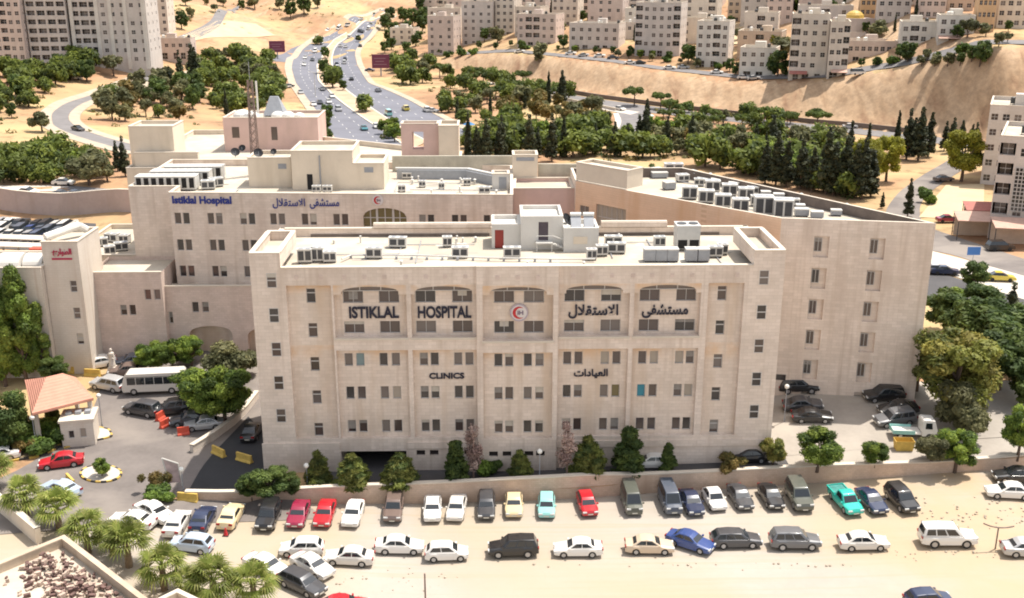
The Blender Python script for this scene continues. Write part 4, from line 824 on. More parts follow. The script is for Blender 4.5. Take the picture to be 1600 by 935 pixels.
# ================================================================== the town on the hills
TONES = [mat('town_stone_%s' % n, c, 0.9, 0.08, 0.25, brick=(0.8, 0.35, 0.94), stain=tuple(k * .8 for k in c)) for n, c in
         (('rose', (0.62, 0.51, 0.45)), ('cream', (0.67, 0.59, 0.50)), ('grey', (0.61, 0.55, 0.50)), ('white', (0.70, 0.65, 0.58)), ('ochre', (0.64, 0.43, 0.25)), ('tan', (0.60, 0.48, 0.37)))]
ROSE, CREAM, GREY, WHITE, OCHRE, TAN = TONES
TANKD = mat('black_water_tank', (0.05, 0.05, 0.05), 0.5, 0)
def tank_mesh():
    m = MB(); m.tube((0, 0, .3), (0, 0, 1.6), .6, n=10); m.tube((0, 0, 1.6), (0, 0, 1.8), .6, .25, n=10); m.box(-.55, -.45, -.45, .45, 0, .3); m.box(.45, .55, -.45, .45, 0, .3); return m
TKM = [tank_mesh().mesh('water_tank', TANK), tank_mesh().mesh('water_tank', TANKD)]
SITES = []
def apt(label, xl, xr, yb, yt, dep, cols, tone=GREY, rot=-17, cat='apartment block', group='apartment blocks on the hills', base=None, balc=(), fh=3.2, sidecols=3, ground=True, roof=True, name='apartment_block', wd=1.35, wh=1.35, shade=None, world=None):
    r = R(rot); d = np.array([math.cos(r), math.sin(r)])
    if world: p0 = np.array([world[0], world[1], float(ground_z(world[0], world[1]))]); wdt, zt = world[2], p0[2] + world[3]
    else:
        p0 = G(xl, yb) if base is None else P(xl, yb, base)
        q = ray(xr, yb)[:2]; A = np.array([[d[0], -q[0]], [d[1], -q[1]]]); wdt = abs(float(np.linalg.solve(A, -p0[:2])[0]))
        rt = ray(xl, yt); zt = CAM_Z + rt[2] * (p0[1] / rt[1])
    nn = np.array([-d[1], d[0]]); a = p0[:2]
    pl4 = [tuple(a), tuple(a + d * wdt), tuple(a + d * wdt + nn * dep), tuple(a + nn * dep)]
    zg = p0[2]; z0 = min(float(ground_z(*p)) for p in pl4) - 1.0; nf = max(1, int(round((zt - .8 - zg) / fh))); fhh = (zt - .8 - zg) / nf
    SITES.append((*(a + d * wdt / 2 + nn * dep / 2), max(wdt, dep) / 2)); t = thing(name, label, cat, (0, 0, 0), group=group); hs, ws = [], []
    for c in range(cols):
        u = wdt * (c + .5) / cols; w_ = min(wd, wdt / cols * .62)
        for f in range(nf):
            if f == 0 and ground: continue
            z = zg + f * fhh
            if c in balc:
                bw = min(2.9, wdt / cols * .9); hs.append((u - bw / 2, u + bw / 2, z + 1.0, z + fhh - .45, 1.3)); ws.append((0, u, z + 1.0, bw * .72, fhh - 1.5, 1.27))
            elif random.random() < .95:
                hs.append((u - w_ / 2, u + w_ / 2, z + .95, z + .95 + wh, .22)); ws.append((0, u, z + .95, w_, wh, .2))
    if ground:
        u = .12 * wdt
        while u < wdt * .85:
            k = random.uniform(1.4, 2.6); hs.append((u, min(u + k, wdt * .95), zg - .2, zg + 2.3, .5)); ws.append((0, u + k / 2, zg - .2, min(k, wdt * .95 - u), 2.5, .48)); u += k + random.uniform(1.2, 3)
    hs1 = []
    for c in range(sidecols):
        u = dep * (c + .5) / sidecols
        for f in range(1, nf): hs1.append((u - .45, u + .45, zg + f * fhh + 1, zg + f * fhh + 2.1, .2)); ws.append((1, u, zg + f * fhh + 1, .9, 1.1, .18))
    X = block(t, pl4, z0, zt, .8, .25, walls=tone, holes={0: hs, 1: hs1}); apt.X, apt.w, apt.a, apt.z = X, wdt, r, zg
    for e, u, z, w_, h_, dp in ws:
        q = X[e](u, dp, z); o = place('window', far_window_mesh(w_, h_), t, q, angle(pl4[e], pl4[(e + 1) % 4]))
        o.material_slots[0].link = 'OBJECT'; o.material_slots[0].material = random.choice([GLASS, GLASS, GLASS_B, GLASS_B, GLASS_G])
    if roof:
        m = MB(); c0 = a + d * wdt * random.uniform(.35, .6) + nn * dep * .55; s = min(1.8, wdt * .2); m.prism([tuple(c0 + d * x + nn * y) for x, y in ((-s, -1.6), (s, -1.6), (s, 1.6), (-s, 1.6))], zt - .8, zt + 1.7); m.build('stair_tower', tone, t)
        for j in range(random.randint(2, 4)):
            c1 = a + d * wdt * random.uniform(.1, .9) + nn * dep * random.uniform(.3, .8); place('water_tank', random.choice([TKM[0], TKM[0], TKM[1]]), t, (c1[0], c1[1], zt - .8), r)
    if shade:
        m = MB(); u0, u1 = shade[0] * wdt, shade[1] * wdt; zz = zg + 3.2
        A = [a + d * u0 - nn * .05, a + d * u1 - nn * .05, a + d * u1 - nn * 3.2, a + d * u0 - nn * 3.2]
        m.poly([(*A[0], zz), (*A[1], zz), (*A[2], zz - .7), (*A[3], zz - .7)][::-1]); m.poly([(*A[0], zz - .12), (*A[1], zz - .12), (*A[2], zz - .82), (*A[3], zz - .82)])
        m.quad((*A[3], zz - .82), (*A[2], zz - .82), (*A[2], zz - .7), (*A[3], zz - .7)); m.build('awning', shade[2], t)
    return t
AWN = mat('red_awning', (0.40, 0.15, 0.12), 0.8, 0.1, 1)
AWN2 = mat('rose_awning', (0.54, 0.34, 0.26), 0.8, 0.1, 1)
# west: the big stone apartments above the curved road
apt('rose stone apartment block at the frame corner behind pines', -60, 42, 97, -45, 18, 9, ROSE, 4, balc=(2, 6), ground=False)
apt('grey apartment block with full width balconies beside pale pilasters', 50, 112, 98, -60, 18, 4, GREY, 4, balc=(0, 1, 2, 3), ground=False)
T3 = apt('tall grey apartment block striped by white pilasters', 118, 236, 100, -60, 18, 8, GREY, 4, balc=(0, 1, 2), ground=False)
def pilasters(t, xs_, yb, yt, rot=4, mt=WHITE, dp=.5, wid=1.3):
    p0 = G(xs_[0], yb); d = np.array([math.cos(R(rot)), math.sin(R(rot))]); nn = np.array([-d[1], d[0]]); rt = ray(xs_[0], yt); zt = CAM_Z + rt[2] * p0[1] / rt[1]
    for x in xs_:
        q = ray(x, yb)[:2]; u = float(np.linalg.solve(np.array([[d[0], -q[0]], [d[1], -q[1]]]), -p0[:2])[0]); c = p0[:2] + d * u; m = MB()
        m.prism([tuple(c - nn * dp), tuple(c + d * wid - nn * dp), tuple(c + d * wid + nn * .1), tuple(c + nn * .1)], p0[2] - 2, zt); m.build('pilaster', mt, t)
pilasters(T3, [118, 157, 178, 201, 229], 100, -60)
apt('small cream block stepping down beside the striped block', 242, 264, 52, -30, 14, 2, CREAM, 4, sidecols=2, ground=False)
apt('long low rose building by the dirt track', 246, 300, 92, 60, 9, 5, ROSE, 3, sidecols=2, cat='building', name='low_building', group=None)
# centre: houses over the highway
apt('two storey cream house above the highway bend', 610, 646, 72, 44, 11, 3, CREAM, -14, ground=False)
apt('three storey rose house with square windows near maroon billboard', 669, 709, 86, 25, 12, 3, ROSE, -15, ground=False)
apt('stepped grey apartment block with arched windows over the cut', 722, 770, 72, 2, 13, 4, GREY, -15, ground=False)
apt('tall rose apartment block behind the stepped one', 700, 748, 48, -40, 14, 5, ROSE, -16, ground=False)
apt('narrow cream apartment block between stepped block and hedge', 774, 803, 58, -30, 14, 3, CREAM, -16)
# crown of the cut
apt('three storey rose house with long balcony on the cut edge', 808, 868, 74, 22, 14, 5, ROSE, -18, balc=(1, 2))
apt('wide two storey grey house with row of square windows', 889, 966, 79, 36, 13, 6, GREY, -18)
apt('five storey grey apartment block with corner balconies on the crown', 991, 1061, 88, 4, 15, 6, GREY, -18, balc=(0, 5))
apt('slim white five storey block standing alone before yellow sand', 1086, 1136, 105, 33, 13, 4, WHITE, -20, balc=(2,), sidecols=2)
apt('low white two storey house next to the slim white block', 1154, 1210, 122, 74, 12, 4, WHITE, -20)
apt('big seven storey cream block with red awning on the crown street', 1231, 1289, 126, 22, 14, 4, CREAM, -14, balc=(0,), shade=(.02, .5, AWN))
apt('tall cream annex block touching the seven storey block', 1291, 1322, 124, 34, 14, 3, CREAM, -14, balc=(2,), shade=(.2, 1.0, AWN2))
apt('long low arcade building of rose stone with dark shop fronts', 1322, 1402, 100, 64, 12, 8, ROSE, -10, sidecols=2, cat='building', name='low_building', group=None)
apt('stepped white villa behind the big round tree', 1404, 1462, 84, 34, 12, 4, WHITE, -16, balc=(1,))
apt('bright white four storey block with red ground floor roof', 1464, 1519, 72, 24, 13, 4, WHITE, -16, shade=(0, 1, AWN2), ground=False)
# rows behind
BK = [('rose block peeping over the long balcony house', 812, 852, 34, -25, ROSE), ('cream block with sunlit flank behind the balcony house', 862, 902, 42, -20, CREAM), ('rose five window block behind the wide grey house', 918, 972, 46, -18, ROSE),
      ('grey block at the top edge behind the corner balcony block', 1004, 1046, 20, -40, GREY), ('rose block over the slim white block', 1080, 1116, 32, -22, ROSE), ('tan block with three windows above the yellow sand', 1136, 1174, 36, -14, TAN),
      ('rose block close behind the seven storey cream block', 1196, 1236, 46, -24, ROSE), ('dark rose block over the cream annex', 1246, 1298, 30, -40, ROSE), ('ochre painted house beside dark tree', 1342, 1366, 40, -20, OCHRE),
      ('grey block with wide balconies above the white villa', 1368, 1420, 46, -24, GREY), ('rose block by the tall dark cypress on the ridge', 1434, 1476, 30, -40, ROSE), ('ochre house with shaded yard behind white four storey block', 1524, 1552, 50, -10, OCHRE),
      ('low cream house near the sandy shoulder', 1556, 1606, 44, -6, CREAM), ('tan block at the far east ridge', 1612, 1660, 40, -20, TAN)]
for lb_, a, c, yb, yt, tn in BK: apt(lb_, a, c, yb, yt, 13, random.choice([3, 4]), tn, random.uniform(-19, -13), sidecols=2, ground=False)
for j, (a, c, tn, lb_) in enumerate([(655, 690, CREAM, 'cream block half hidden by trees above the highway end'), (765, 800, ROSE, 'small rose block at the top between taller blocks'), (950, 985, GREY, 'grey block tip behind the rose five window block'), (1050, 1078, CREAM, 'cream block at the top edge beside the tan one'), (1300, 1338, CREAM, 'cream block at top edge behind the arcade building'), (1480, 1520, TAN, 'tan block behind the white four storey block'), (1570, 1604, ROSE, 'rose block at the top east corner')]):
    apt(lb_, a, c, 16, -40, 13, 3, tn, -15, sidecols=2, ground=False)
# the rest of the town climbing the hill, row behind row
TW = random.Random(21)
for row, off in enumerate((44, 68, 92, 118, 146, 176, 208, 244)):
    x = -44 + TW.uniform(0, 8); j = 0
    while x < 330:
        wv = TW.uniform(12, 20); y = float(bank_y(x)) + 25 + off + TW.uniform(-4, 4); rr = TW.uniform(-21, -12); c = (x + wv / 2, y + 6)
        if all((c[0] - a) ** 2 + (c[1] - b) ** 2 > (k + 9.5) ** 2 for a, b, k in SITES) and c[0] > -52 + off * .05 and c[1] < 780:
            tn = TW.choice([ROSE, CREAM, CREAM, GREY, GREY, WHITE, TAN]); nm = {id(ROSE): 'rose', id(CREAM): 'cream', id(GREY): 'grey', id(WHITE): 'white', id(TAN): 'tan'}[id(tn)]
            apt(f'{nm} apartment block in the {ordinal(row)} row up the hill, {ordinal(j)} from the west', 0, 0, 0, 0, TW.uniform(11, 14), TW.choice([3, 4, 5]), tn, math.degrees(R(rr)), sidecols=2 if row < 4 else 0, ground=False, world=(x, y, wv, TW.choice([7.2, 10.4, 13.6, 13.6, 16.8])), balc=(TW.randint(0, 3),)); j += 1
        x += wv + TW.uniform(3, 9)
# yellow domed roof
dm = thing('domed_house', 'low house with a golden dome behind the arcade', 'house'); p = G(1360, 66); q = p + np.array([0, 16, 0]); m = MB(); m.box(q[0] - 6, q[0] + 6, q[1], q[1] + 10, q[2] - 2, q[2] + 7); m.build('wall', ROSE, dm); m = MB(); m.ball((q[0], q[1] + 4, q[2] + 7), 3.4, nu=14, nv=8, sz=.8); m.build('dome', mat('gold_dome', (0.55, 0.36, 0.08), 0.5, 0.05), dm, True)
# east: two nearby houses
apt('grey stone house with shuttered corner windows by the plane trees', 1531, 1640, 288, 164, 18, 6, GREY, -25, group='stone houses on the east road', balc=(3,), ground=False, name='stone_house', cat='house', fh=3.4)
E1 = apt('large stone house with lattice stair window on the east road', 1542, 1680, 372, 212, 20, 5, GREY, -27, group='stone houses on the east road', name='stone_house', cat='house', fh=3.5, balc=(0,))
lt = MB(); X_ = apt.X[0]; u0_ = 3.2
lt.quad(X_(u0_, -.03, apt.z + 5.5), X_(u0_ + 3.2, -.03, apt.z + 5.5), X_(u0_ + 3.2, -.03, apt.z + 13.5), X_(u0_, -.03, apt.z + 13.5)); lw = lt.build('lattice_window', GLASS, E1); lt = MB()
for k in range(6): a_, b_, c_, d_ = [X_(u0_ + .62 * k + q, v, 0)[:2] for q, v in ((-.07, -.16), (.07, -.16), (.07, -.035), (-.07, -.035))]; lt.prism([a_, b_, c_, d_], apt.z + 5.4, apt.z + 13.6)
for k in range(12): a_, b_, c_, d_ = [X_(u0_ + q, v, 0)[:2] for q, v in ((-.1, -.15), (3.3, -.15), (3.3, -.036), (-.1, -.036))]; lt.prism([a_, b_, c_, d_], apt.z + 5.45 + .72 * k, apt.z + 5.6 + .72 * k)
lt.build('lattice_frame', FRAME, lw)
def canopy(label, px, py, w_, d_, h_, mt, rz=0):
    p = G(px, py); t = thing('awning_stall', label, 'awning', p, R(rz)); m = MB()
    m.quad((-w_ / 2, -d_ / 2, h_ - .5), (w_ / 2, -d_ / 2, h_ - .5), (w_ / 2, d_ / 2, h_ + .4), (-w_ / 2, d_ / 2, h_ + .4)); m.quad((-w_ / 2, -d_ / 2, h_ - .62), (-w_ / 2, d_ / 2, h_ + .28), (w_ / 2, d_ / 2, h_ + .28), (w_ / 2, -d_ / 2, h_ - .62)); m.quad((-w_ / 2, -d_ / 2, h_ - .62), (w_ / 2, -d_ / 2, h_ - .62), (w_ / 2, -d_ / 2, h_ - .5), (-w_ / 2, -d_ / 2, h_ - .5)); m.build('roof_sheet', mt, t)
    for sx in (-1, 1):
        for sy in (-1, 1): m = MB(); m.tube((sx * (w_ / 2 - .2), sy * (d_ / 2 - .2), 0), (sx * (w_ / 2 - .2), sy * (d_ / 2 - .2), h_ - .4 + sy * .4), .08); m.build('post', METAL_D, t)
    m = MB(); m.box(-w_ / 2 + .4, w_ / 2 - .4, d_ / 2 - .3, d_ / 2 - .1, 0, h_ - .3); m.build('back_wall', TAN, t); return t
canopy('faded orange awning at the corner of the east house', 1520, 372, 7, 4.5, 4.2, AWN2, -10); canopy('dark red awning between orange awning and house', 1528, 362, 6, 4, 5.0, AWN, -10); canopy('wide pale red awning over a shop on the east road', 1588, 386, 9, 5, 4.4, AWN2, -12)
# billboards by the highway
MAR = mat('billboard_maroon', (0.16, 0.035, 0.07), 0.6, 0.06, 0.5); MARL = mat('billboard_faint', (0.26, 0.13, 0.16), 0.6, 0)
def billboard(label, xl, xr, yt, yb, yfoot):
    p = G((xl + xr) / 2, yfoot); s = px_per_m(p); w_ = (xr - xl) / s; h_ = (yb - yt) / s; z1 = (yfoot - yt) / s; t = thing('billboard', label, 'billboard', p, math.atan2(-p[0], p[1]) * .6, 'maroon billboards by the highway')
    m = MB(); m.box(-w_ / 2, w_ / 2, -.25, .25, z1 - h_, z1); m.build('panel', MAR, t)
    for k, (u0, u1) in enumerate(((.12, .8), (.2, .7), (.1, .85))): m = MB(); z = z1 - h_ * (.28 + .22 * k); m.quad((-w_ / 2 + w_ * u0, -.27, z - h_ * .04), (-w_ / 2 + w_ * u1, -.27, z - h_ * .04), (-w_ / 2 + w_ * u1, -.27, z + h_ * .03), (-w_ / 2 + w_ * u0, -.27, z + h_ * .03)); m.build('faded_line', MARL, t)
    m = MB(); m.tube((0, .1, -1), (0, .1, z1 - h_), .3); m.build('post', METAL_G, t)
billboard('small maroon billboard at the slip road', 422, 446, 65, 82, 92); billboard('large maroon billboard beside the east carriageway', 582, 609, 86, 107, 119)
# retaining wall in the west
def wall_line(label, pts, h_, th, mt, name='retaining_wall', cat='wall', cope=None, z_off=-.6, group=None, zf=None):
    t = thing(name, label, cat, group=group); q = np.array([p[:2] for p in pts], float); n = max(2, int(np.hypot(*np.diff(q, axis=0).T).sum() / 3)); q = resample(q, n); dd = np.gradient(q, axis=0); dd /= np.hypot(*dd.T)[:, None]; nn = np.stack([-dd[:, 1], dd[:, 0]], -1)
    z = ground_z(q[:, 0], q[:, 1]) if zf is None else zf(q[:, 0], q[:, 1]); A, B = q - nn * th / 2, q + nn * th / 2; zt = z + h_; zb = z + z_off; m = MB(); k = MB()
    for i in range(n - 1):
        j = i + 1
        m.quad((*A[i], zb[i]), (*A[j], zb[j]), (*A[j], zt[j]), (*A[i], zt[i])); m.quad((*B[j], zb[j]), (*B[i], zb[i]), (*B[i], zt[i]), (*B[j], zt[j])); 
        a1, a2, b1, b2 = q[i] - nn[i] * (th / 2 + .06), q[j] - nn[j] * (th / 2 + .06), q[i] + nn[i] * (th / 2 + .06), q[j] + nn[j] * (th / 2 + .06)
        k.quad((*a1, zt[i] + .1), (*a2, zt[j] + .1), (*b2, zt[j] + .1), (*b1, zt[i] + .1)); k.quad((*a1, zt[i] - .02), (*a2, zt[j] - .02), (*a2, zt[j] + .1), (*a1, zt[i] + .1)); k.quad((*b2, zt[j] - .02), (*b1, zt[i] - .02), (*b1, zt[i] + .1), (*b2, zt[j] + .1))
    for i in (0, n - 1):
        c = [(*A[i], zb[i]), (*B[i], zb[i]), (*B[i], zt[i]), (*A[i], zt[i])]; m.quad(*(c if i else c[::-1]))
    m.build('wall', mt, t); k.build('coping', cope or COPE, t); return t
wall_line('long pinkish retaining wall between the west car park and road', [P(-60, 338, 2), P(0, 343, 2), P(100, 350, 2), P(215, 362, 2)], 4.3, .5, mat('pink_plaster', (0.47, 0.37, 0.33), 0.9, 0.12, 0.2, stain=(0.40, 0.31, 0.26)))
wall_line('dark low wall along the road under the sandy cut', gp([(770,124),(860,141),(930,153),(1000,162),(1060,170),(1200,186),(1330,198),(1450,211)]), 1.3, .4, mat('dark_wall', (0.20, 0.15, 0.12), 0.9, 0.15, 0.3), cope=mat('dark_cope', (0.26, 0.20, 0.16), 0.9, 0.1))
wall_line('pale low wall at the side road under the cut', gp([(790,140),(860,153),(925,166),(962,174)]), 1.0, .35, CONC)
# ================================================================== trees
def leaf_cloud(clumps, n, size, mats, seed, droop=0.0, jitter=0.35, elong=1.0, shell=0.45, upbias=0.35):
    g = np.random.default_rng(seed); vol = np.array([c[3] * c[4] * c[3] if len(c) > 4 else c[3] ** 3 for c in clumps]) ** .67; cnt = np.maximum(6, (n * vol / vol.sum()).astype(int))
    V, M = [], []
    for (c, k) in zip(clumps, cnt):
        r = c[3]; rz = c[4] if len(c) > 4 else r; d = g.normal(size=(k, 3)); d /= np.linalg.norm(d, axis=1)[:, None]; rad = (shell + (1 - shell) * g.random(k) ** .6) * (1 + jitter * (g.random(k) - .5))
        p = np.array(c[:3]) + d * rad[:, None] * np.array([r, r, rz]); nrm = d + g.normal(size=(k, 3)) * .55; nrm[:, 2] += upbias; nrm /= np.linalg.norm(nrm, axis=1)[:, None]
        t = np.cross(nrm, g.normal(size=(k, 3))); t /= np.linalg.norm(t, axis=1)[:, None]; b = np.cross(nrm, t); s = size * (.6 + .8 * g.random(k))[:, None]
        q = np.stack([p - t * s * elong, p - b * s * .5 - nrm * s * .12, p + t * s * elong, p + b * s * .5 - nrm * s * .12], 1); V.append(q)
        mi = g.choice(len(mats), p=c[5] if len(c) > 5 else None); M.append(np.where(g.random(k) < .8, mi, g.integers(0, len(mats), k)))
    V = np.concatenate(V).reshape(-1, 3); M = np.concatenate(M).astype(np.int32); nq = len(V) // 4; me = bpy.data.meshes.new('crown'); me.vertices.add(len(V)); me.vertices.foreach_set('co', V.ravel())
    me.loops.add(len(V)); me.loops.foreach_set('vertex_index', np.arange(len(V), dtype=np.int32)); me.polygons.add(nq); me.polygons.foreach_set('loop_start', np.arange(0, len(V), 4, dtype=np.int32))
    for m in mats: me.materials.append(m)
    me.polygons.foreach_set('material_index', M); me.update(calc_edges=True); return me
BARK = mat('bark', (0.13, 0.09, 0.065), 0.95, 0.2, 2.0)
LG = {'pine': [leafmat('pine_green', (0.142, 0.178, 0.039)), leafmat('pine_green_light', (0.218, 0.256, 0.049)), leafmat('pine_green_dark', (0.075, 0.105, 0.031))],
      'dark': [leafmat('cypress_green', (0.041, 0.050, 0.025), .15), leafmat('cypress_green_light', (0.070, 0.077, 0.034), .15)],
      'olive': [leafmat('olive_leaf', (0.234, 0.225, 0.105)), leafmat('olive_leaf_dark', (0.142, 0.147, 0.070))],
      'dry': [leafmat('dry_leaf', (0.273, 0.196, 0.062)), leafmat('dry_leaf_green', (0.174, 0.149, 0.047))],
      'broad': [leafmat('broad_leaf', (0.159, 0.232, 0.042)), leafmat('broad_leaf_light', (0.268, 0.341, 0.056)), leafmat('broad_leaf_dark', (0.084, 0.132, 0.031))],
      'lime': [leafmat('lime_leaf', (0.335, 0.322, 0.036)), leafmat('lime_leaf_dark', (0.236, 0.230, 0.031))],
      'olivegold': [leafmat('olive_gold_leaf', (0.215, 0.225, 0.05)), leafmat('gold_leaf', (0.235, 0.205, 0.05)), leafmat('gold_leaf_dark', (0.115, 0.13, 0.035)), leafmat('gold_leaf_light', (0.29, 0.265, 0.065))],
      'deep': [leafmat('deep_leaf', (0.070, 0.109, 0.031)), leafmat('deep_leaf_light', (0.126, 0.171, 0.042))],
      'conifer': [leafmat('fir_leaf_bright', (0.25, 0.28, 0.07)), leafmat('fir_leaf', (0.104, 0.139, 0.042)), leafmat('fir_leaf_light', (0.201, 0.209, 0.056))],
      'poplar': [leafmat('poplar_leaf', (0.20, 0.28, 0.05)), leafmat('poplar_leaf_light', (0.30, 0.37, 0.075)), leafmat('poplar_leaf_dark', (0.11, 0.16, 0.035))],
      'bare': [leafmat('pink_twig', (0.44, 0.32, 0.27), .1), leafmat('pink_twig_dark', (0.30, 0.20, 0.17), .1)]}
def trunk_mesh(h, r, limbs=(), lean=0.0, m=BARK):
    b = MB(); n = 4; pts = [(lean * (t / n) ** 2 + .06 * math.sin(3 * t), .05 * math.cos(2 * t), h * t / n - (.5 if t == 0 else 0)) for t in range(n + 1)]
    for i in range(n): b.tube(pts[i], pts[i + 1], r * (1 - .16 * i), r * (1 - .16 * (i + 1)), n=7, caps=False)
    for (z, ex, ey, ez) in limbs: b.tube((lean * (z / h) ** 2, 0, z), (ex, ey, ez), r * .45, r * .15, n=5, caps=False)
    return b.mesh('trunk', m, True)
_TV = {}
def tree_variant(kind, lod, k):
    key = (kind, lod, k)
    if key in _TV: return _TV[key]
    g = random.Random(hash((kind, k)) % 9973 if False else sum(map(ord, kind)) * 31 + k * 7 + 5); N = {0: 900, 1: 2600, 2: 9500}[lod]; S = {0: .45, 1: .30, 2: .17}[lod]; sd = sum(map(ord, kind)) + 100 * k + lod
    U = g.uniform
    if kind == 'round_pine':
        cl = []
        for j in range(11):
            a = U(0, 6.28); rr = U(0.3, 2.1) ** .8; cl.append((math.cos(a) * rr, math.sin(a) * rr, 2.5 + U(-.9, .8) - rr * .22, U(1.0, 1.4), U(.8, 1.15)))
        cl.append((0, 0, 2.9, 1.6, 1.4)); mats = LG['pine']; tr = trunk_mesh(2.6, .2, [(1.2, 1.2, .4, 2.4), (1.4, -1, -.6, 2.5), (1.3, .2, -1.2, 2.4)], U(-.4, .4))
    elif kind == 'umbrella_pine':
        cl = []
        for j in range(13):
            a = U(0, 6.28); rr = math.sqrt(U(0, 1)) * 2.6; cl.append((math.cos(a) * rr, math.sin(a) * rr, 4.4 - rr * rr * .1 + U(-.2, .3), U(.8, 1.1), U(.5, .75)))
        mats = LG['pine'][::2] + LG['deep'][1:]; tr = trunk_mesh(4.2, .22, [(2.6, 1.5, .5, 4.1), (2.7, -1.3, -.8, 4.2), (2.6, .2, -1.5, 4.1), (2.8, -.4, 1.4, 4.2)])
    elif kind == 'cypress':
        cl = [(U(-.12, .12), U(-.12, .12), .8 + 8.2 * j / 14, (.85 - .72 * (j / 14) ** 1.3) * U(.85, 1.15), .65) for j in range(15)]; mats = LG['dark']; tr = trunk_mesh(2.5, .18)
    elif kind == 'dark_conifer':
        cl = []
        for j in range(13):
            z = 1.5 + 8.0 * j / 12; rr = 1.5 * (1 - j / 13) ** .8
            for q in range(4 if j < 10 else 1):
                a = U(0, 6.28); d_ = rr * U(.35, .8) if j < 10 else 0; cl.append((math.cos(a) * d_, math.sin(a) * d_, z + U(-.3, .3), .32 + rr * .36, .5))
        mats = LG['dark']; tr = trunk_mesh(8, .2)
    elif kind == 'olive_tree':
        cl = []
        for j in range(12): a = U(0, 6.28); rr = U(.2, 1.5); cl.append((math.cos(a) * rr, math.sin(a) * rr, 2.2 + U(-.7, 1.1), U(.55, .95), U(.5, .85)))
        mats = LG['olive']; tr = trunk_mesh(2.0, .18, [(1, .9, .2, 2.2), (1.1, -.8, .4, 2.3), (1, 0, -.9, 2.2)])
    elif kind == 'dry_tree':
        cl = []
        for j in range(11): a = U(0, 6.28); rr = U(.2, 1.4); cl.append((math.cos(a) * rr, math.sin(a) * rr, 2.3 + U(-.8, 1.2), U(.5, .85)))
        mats = LG['dry']; tr = trunk_mesh(2.2, .16, [(1, .9, .2, 2.4), (1.1, -.8, .4, 2.6)])
    elif kind in ('broadleaf_tree', 'deep_tree', 'lime_tree', 'gold_tree'):
        cl = []
        for j in range(32):
            a = U(0, 6.28); el = U(-.95, 1.0); rr = 2.3 * math.cos(el * .8) * U(.5, 1.0); cl.append((math.cos(a) * rr, math.sin(a) * rr, 4.2 + 2.7 * math.sin(el) * U(.7, 1.05), U(.65, 1.2), U(.55, .95)))
        mats = {'broadleaf_tree': LG['broad'], 'deep_tree': LG['deep'], 'lime_tree': LG['lime'], 'gold_tree': LG['olivegold']}[kind]; N = int(N * 1.6)
        tr = trunk_mesh(4.6, .26, [(2.0, 1.5, .5, 4.4), (2.2, -1.3, -.8, 4.6), (2.0, .2, -1.6, 4.2), (2.4, -.4, 1.5, 4.7), (2.8, .8, 1.1, 5.2)], U(-.3, .3))
    elif kind == 'poplar':
        cl = []
        for j in range(34):
            t = j / 33; a = U(0, 6.28); rr = (1.9 * math.sin(math.pi * min(1, .16 + t * .86)) ** .7) * U(.3, .95); cl.append((math.cos(a) * rr, math.sin(a) * rr, 1.6 + 9.0 * t, U(.55, .95), U(.6, 1.0)))
        mats = LG['poplar']; N = int(N * 2.2); tr = trunk_mesh(9, .24, [(2, 1, .3, 4), (2.5, -1, -.3, 4.6), (4, .8, -.6, 6.5), (5, -.6, .6, 7.5)])
    elif kind == 'garden_conifer':
        cl = []
        for j in range(8):
            z = .7 + 3.4 * j / 7; rr = 1.45 * (1 - j / 8) ** .85 + .08
            for q in range(7 if j < 6 else 2):
                a = q * .9 + j + U(-.25, .25); d_ = rr * U(.5, .95) if j < 6 else rr * .3; cl.append((math.cos(a) * d_, math.sin(a) * d_, z + .16 * d_, .30 + rr * .12, .22))
            cl.append((0, 0, z, rr * .45, .3))
        mats = LG['conifer']; tr = trunk_mesh(3.8, .12)
    elif kind == 'garden_cedar':
        cl = []
        for j in range(9):
            z = .8 + 4.2 * j / 8; rr = 1.7 * (1 - j / 9.2) ** .7
            for q in range(6): a = U(0, 6.28); d_ = rr * U(.3, .8); cl.append((math.cos(a) * d_, math.sin(a) * d_, z + U(-.2, .2), .45 + rr * .14, .36))
        mats = LG['deep']; N = int(N * 1.2); tr = trunk_mesh(4.5, .15)
    elif kind == 'bare_tree':
        cl = []
        for j in range(16): a = U(0, 6.28); t = U(0, 1); rr = U(.05, .75) * (1 - .6 * t); cl.append((math.cos(a) * rr, math.sin(a) * rr, 1.4 + 3.4 * t, U(.3, .5), U(.45, .7)))
        mats = LG['bare']; N = int(N * .26); S *= .55; tr = trunk_mesh(4.4, .07, [(1, .5, .2, 3.5), (1.2, -.45, .2, 3.7), (1.4, .1, -.5, 3.9), (1.6, .1, .5, 4.1), (1.5, .3, -.2, 4.3), (1.1, -.2, -.4, 3.2)], m=mat('pink_bark', (0.34, 0.22, 0.18), .9, .2, 2))
    elif kind == 'bush':
        cl = []
        for j in range(9): a = U(0, 6.28); rr = U(0, .9); cl.append((math.cos(a) * rr, math.sin(a) * rr, .65 + U(-.2, .4), U(.4, .65), U(.35, .55)))
        mats = LG['broad'][::2]; N = int(N * .5); S *= .8; tr = trunk_mesh(.6, .07, [(.2, .5, .2, .8), (.2, -.5, .1, .8)])
    elif kind == 'dry_bush':
        cl = []
        for j in range(10): a = U(0, 6.28); rr = U(0, 1.3); cl.append((math.cos(a) * rr, math.sin(a) * rr, .9 + U(-.3, .5), U(.35, .6), U(.35, .55)))
        mats = LG['dry']; N = int(N * .35); S *= .7; tr = trunk_mesh(.9, .06, [(.2, .7, .2, 1.2), (.2, -.7, .1, 1.2), (.3, .1, .8, 1.3)])
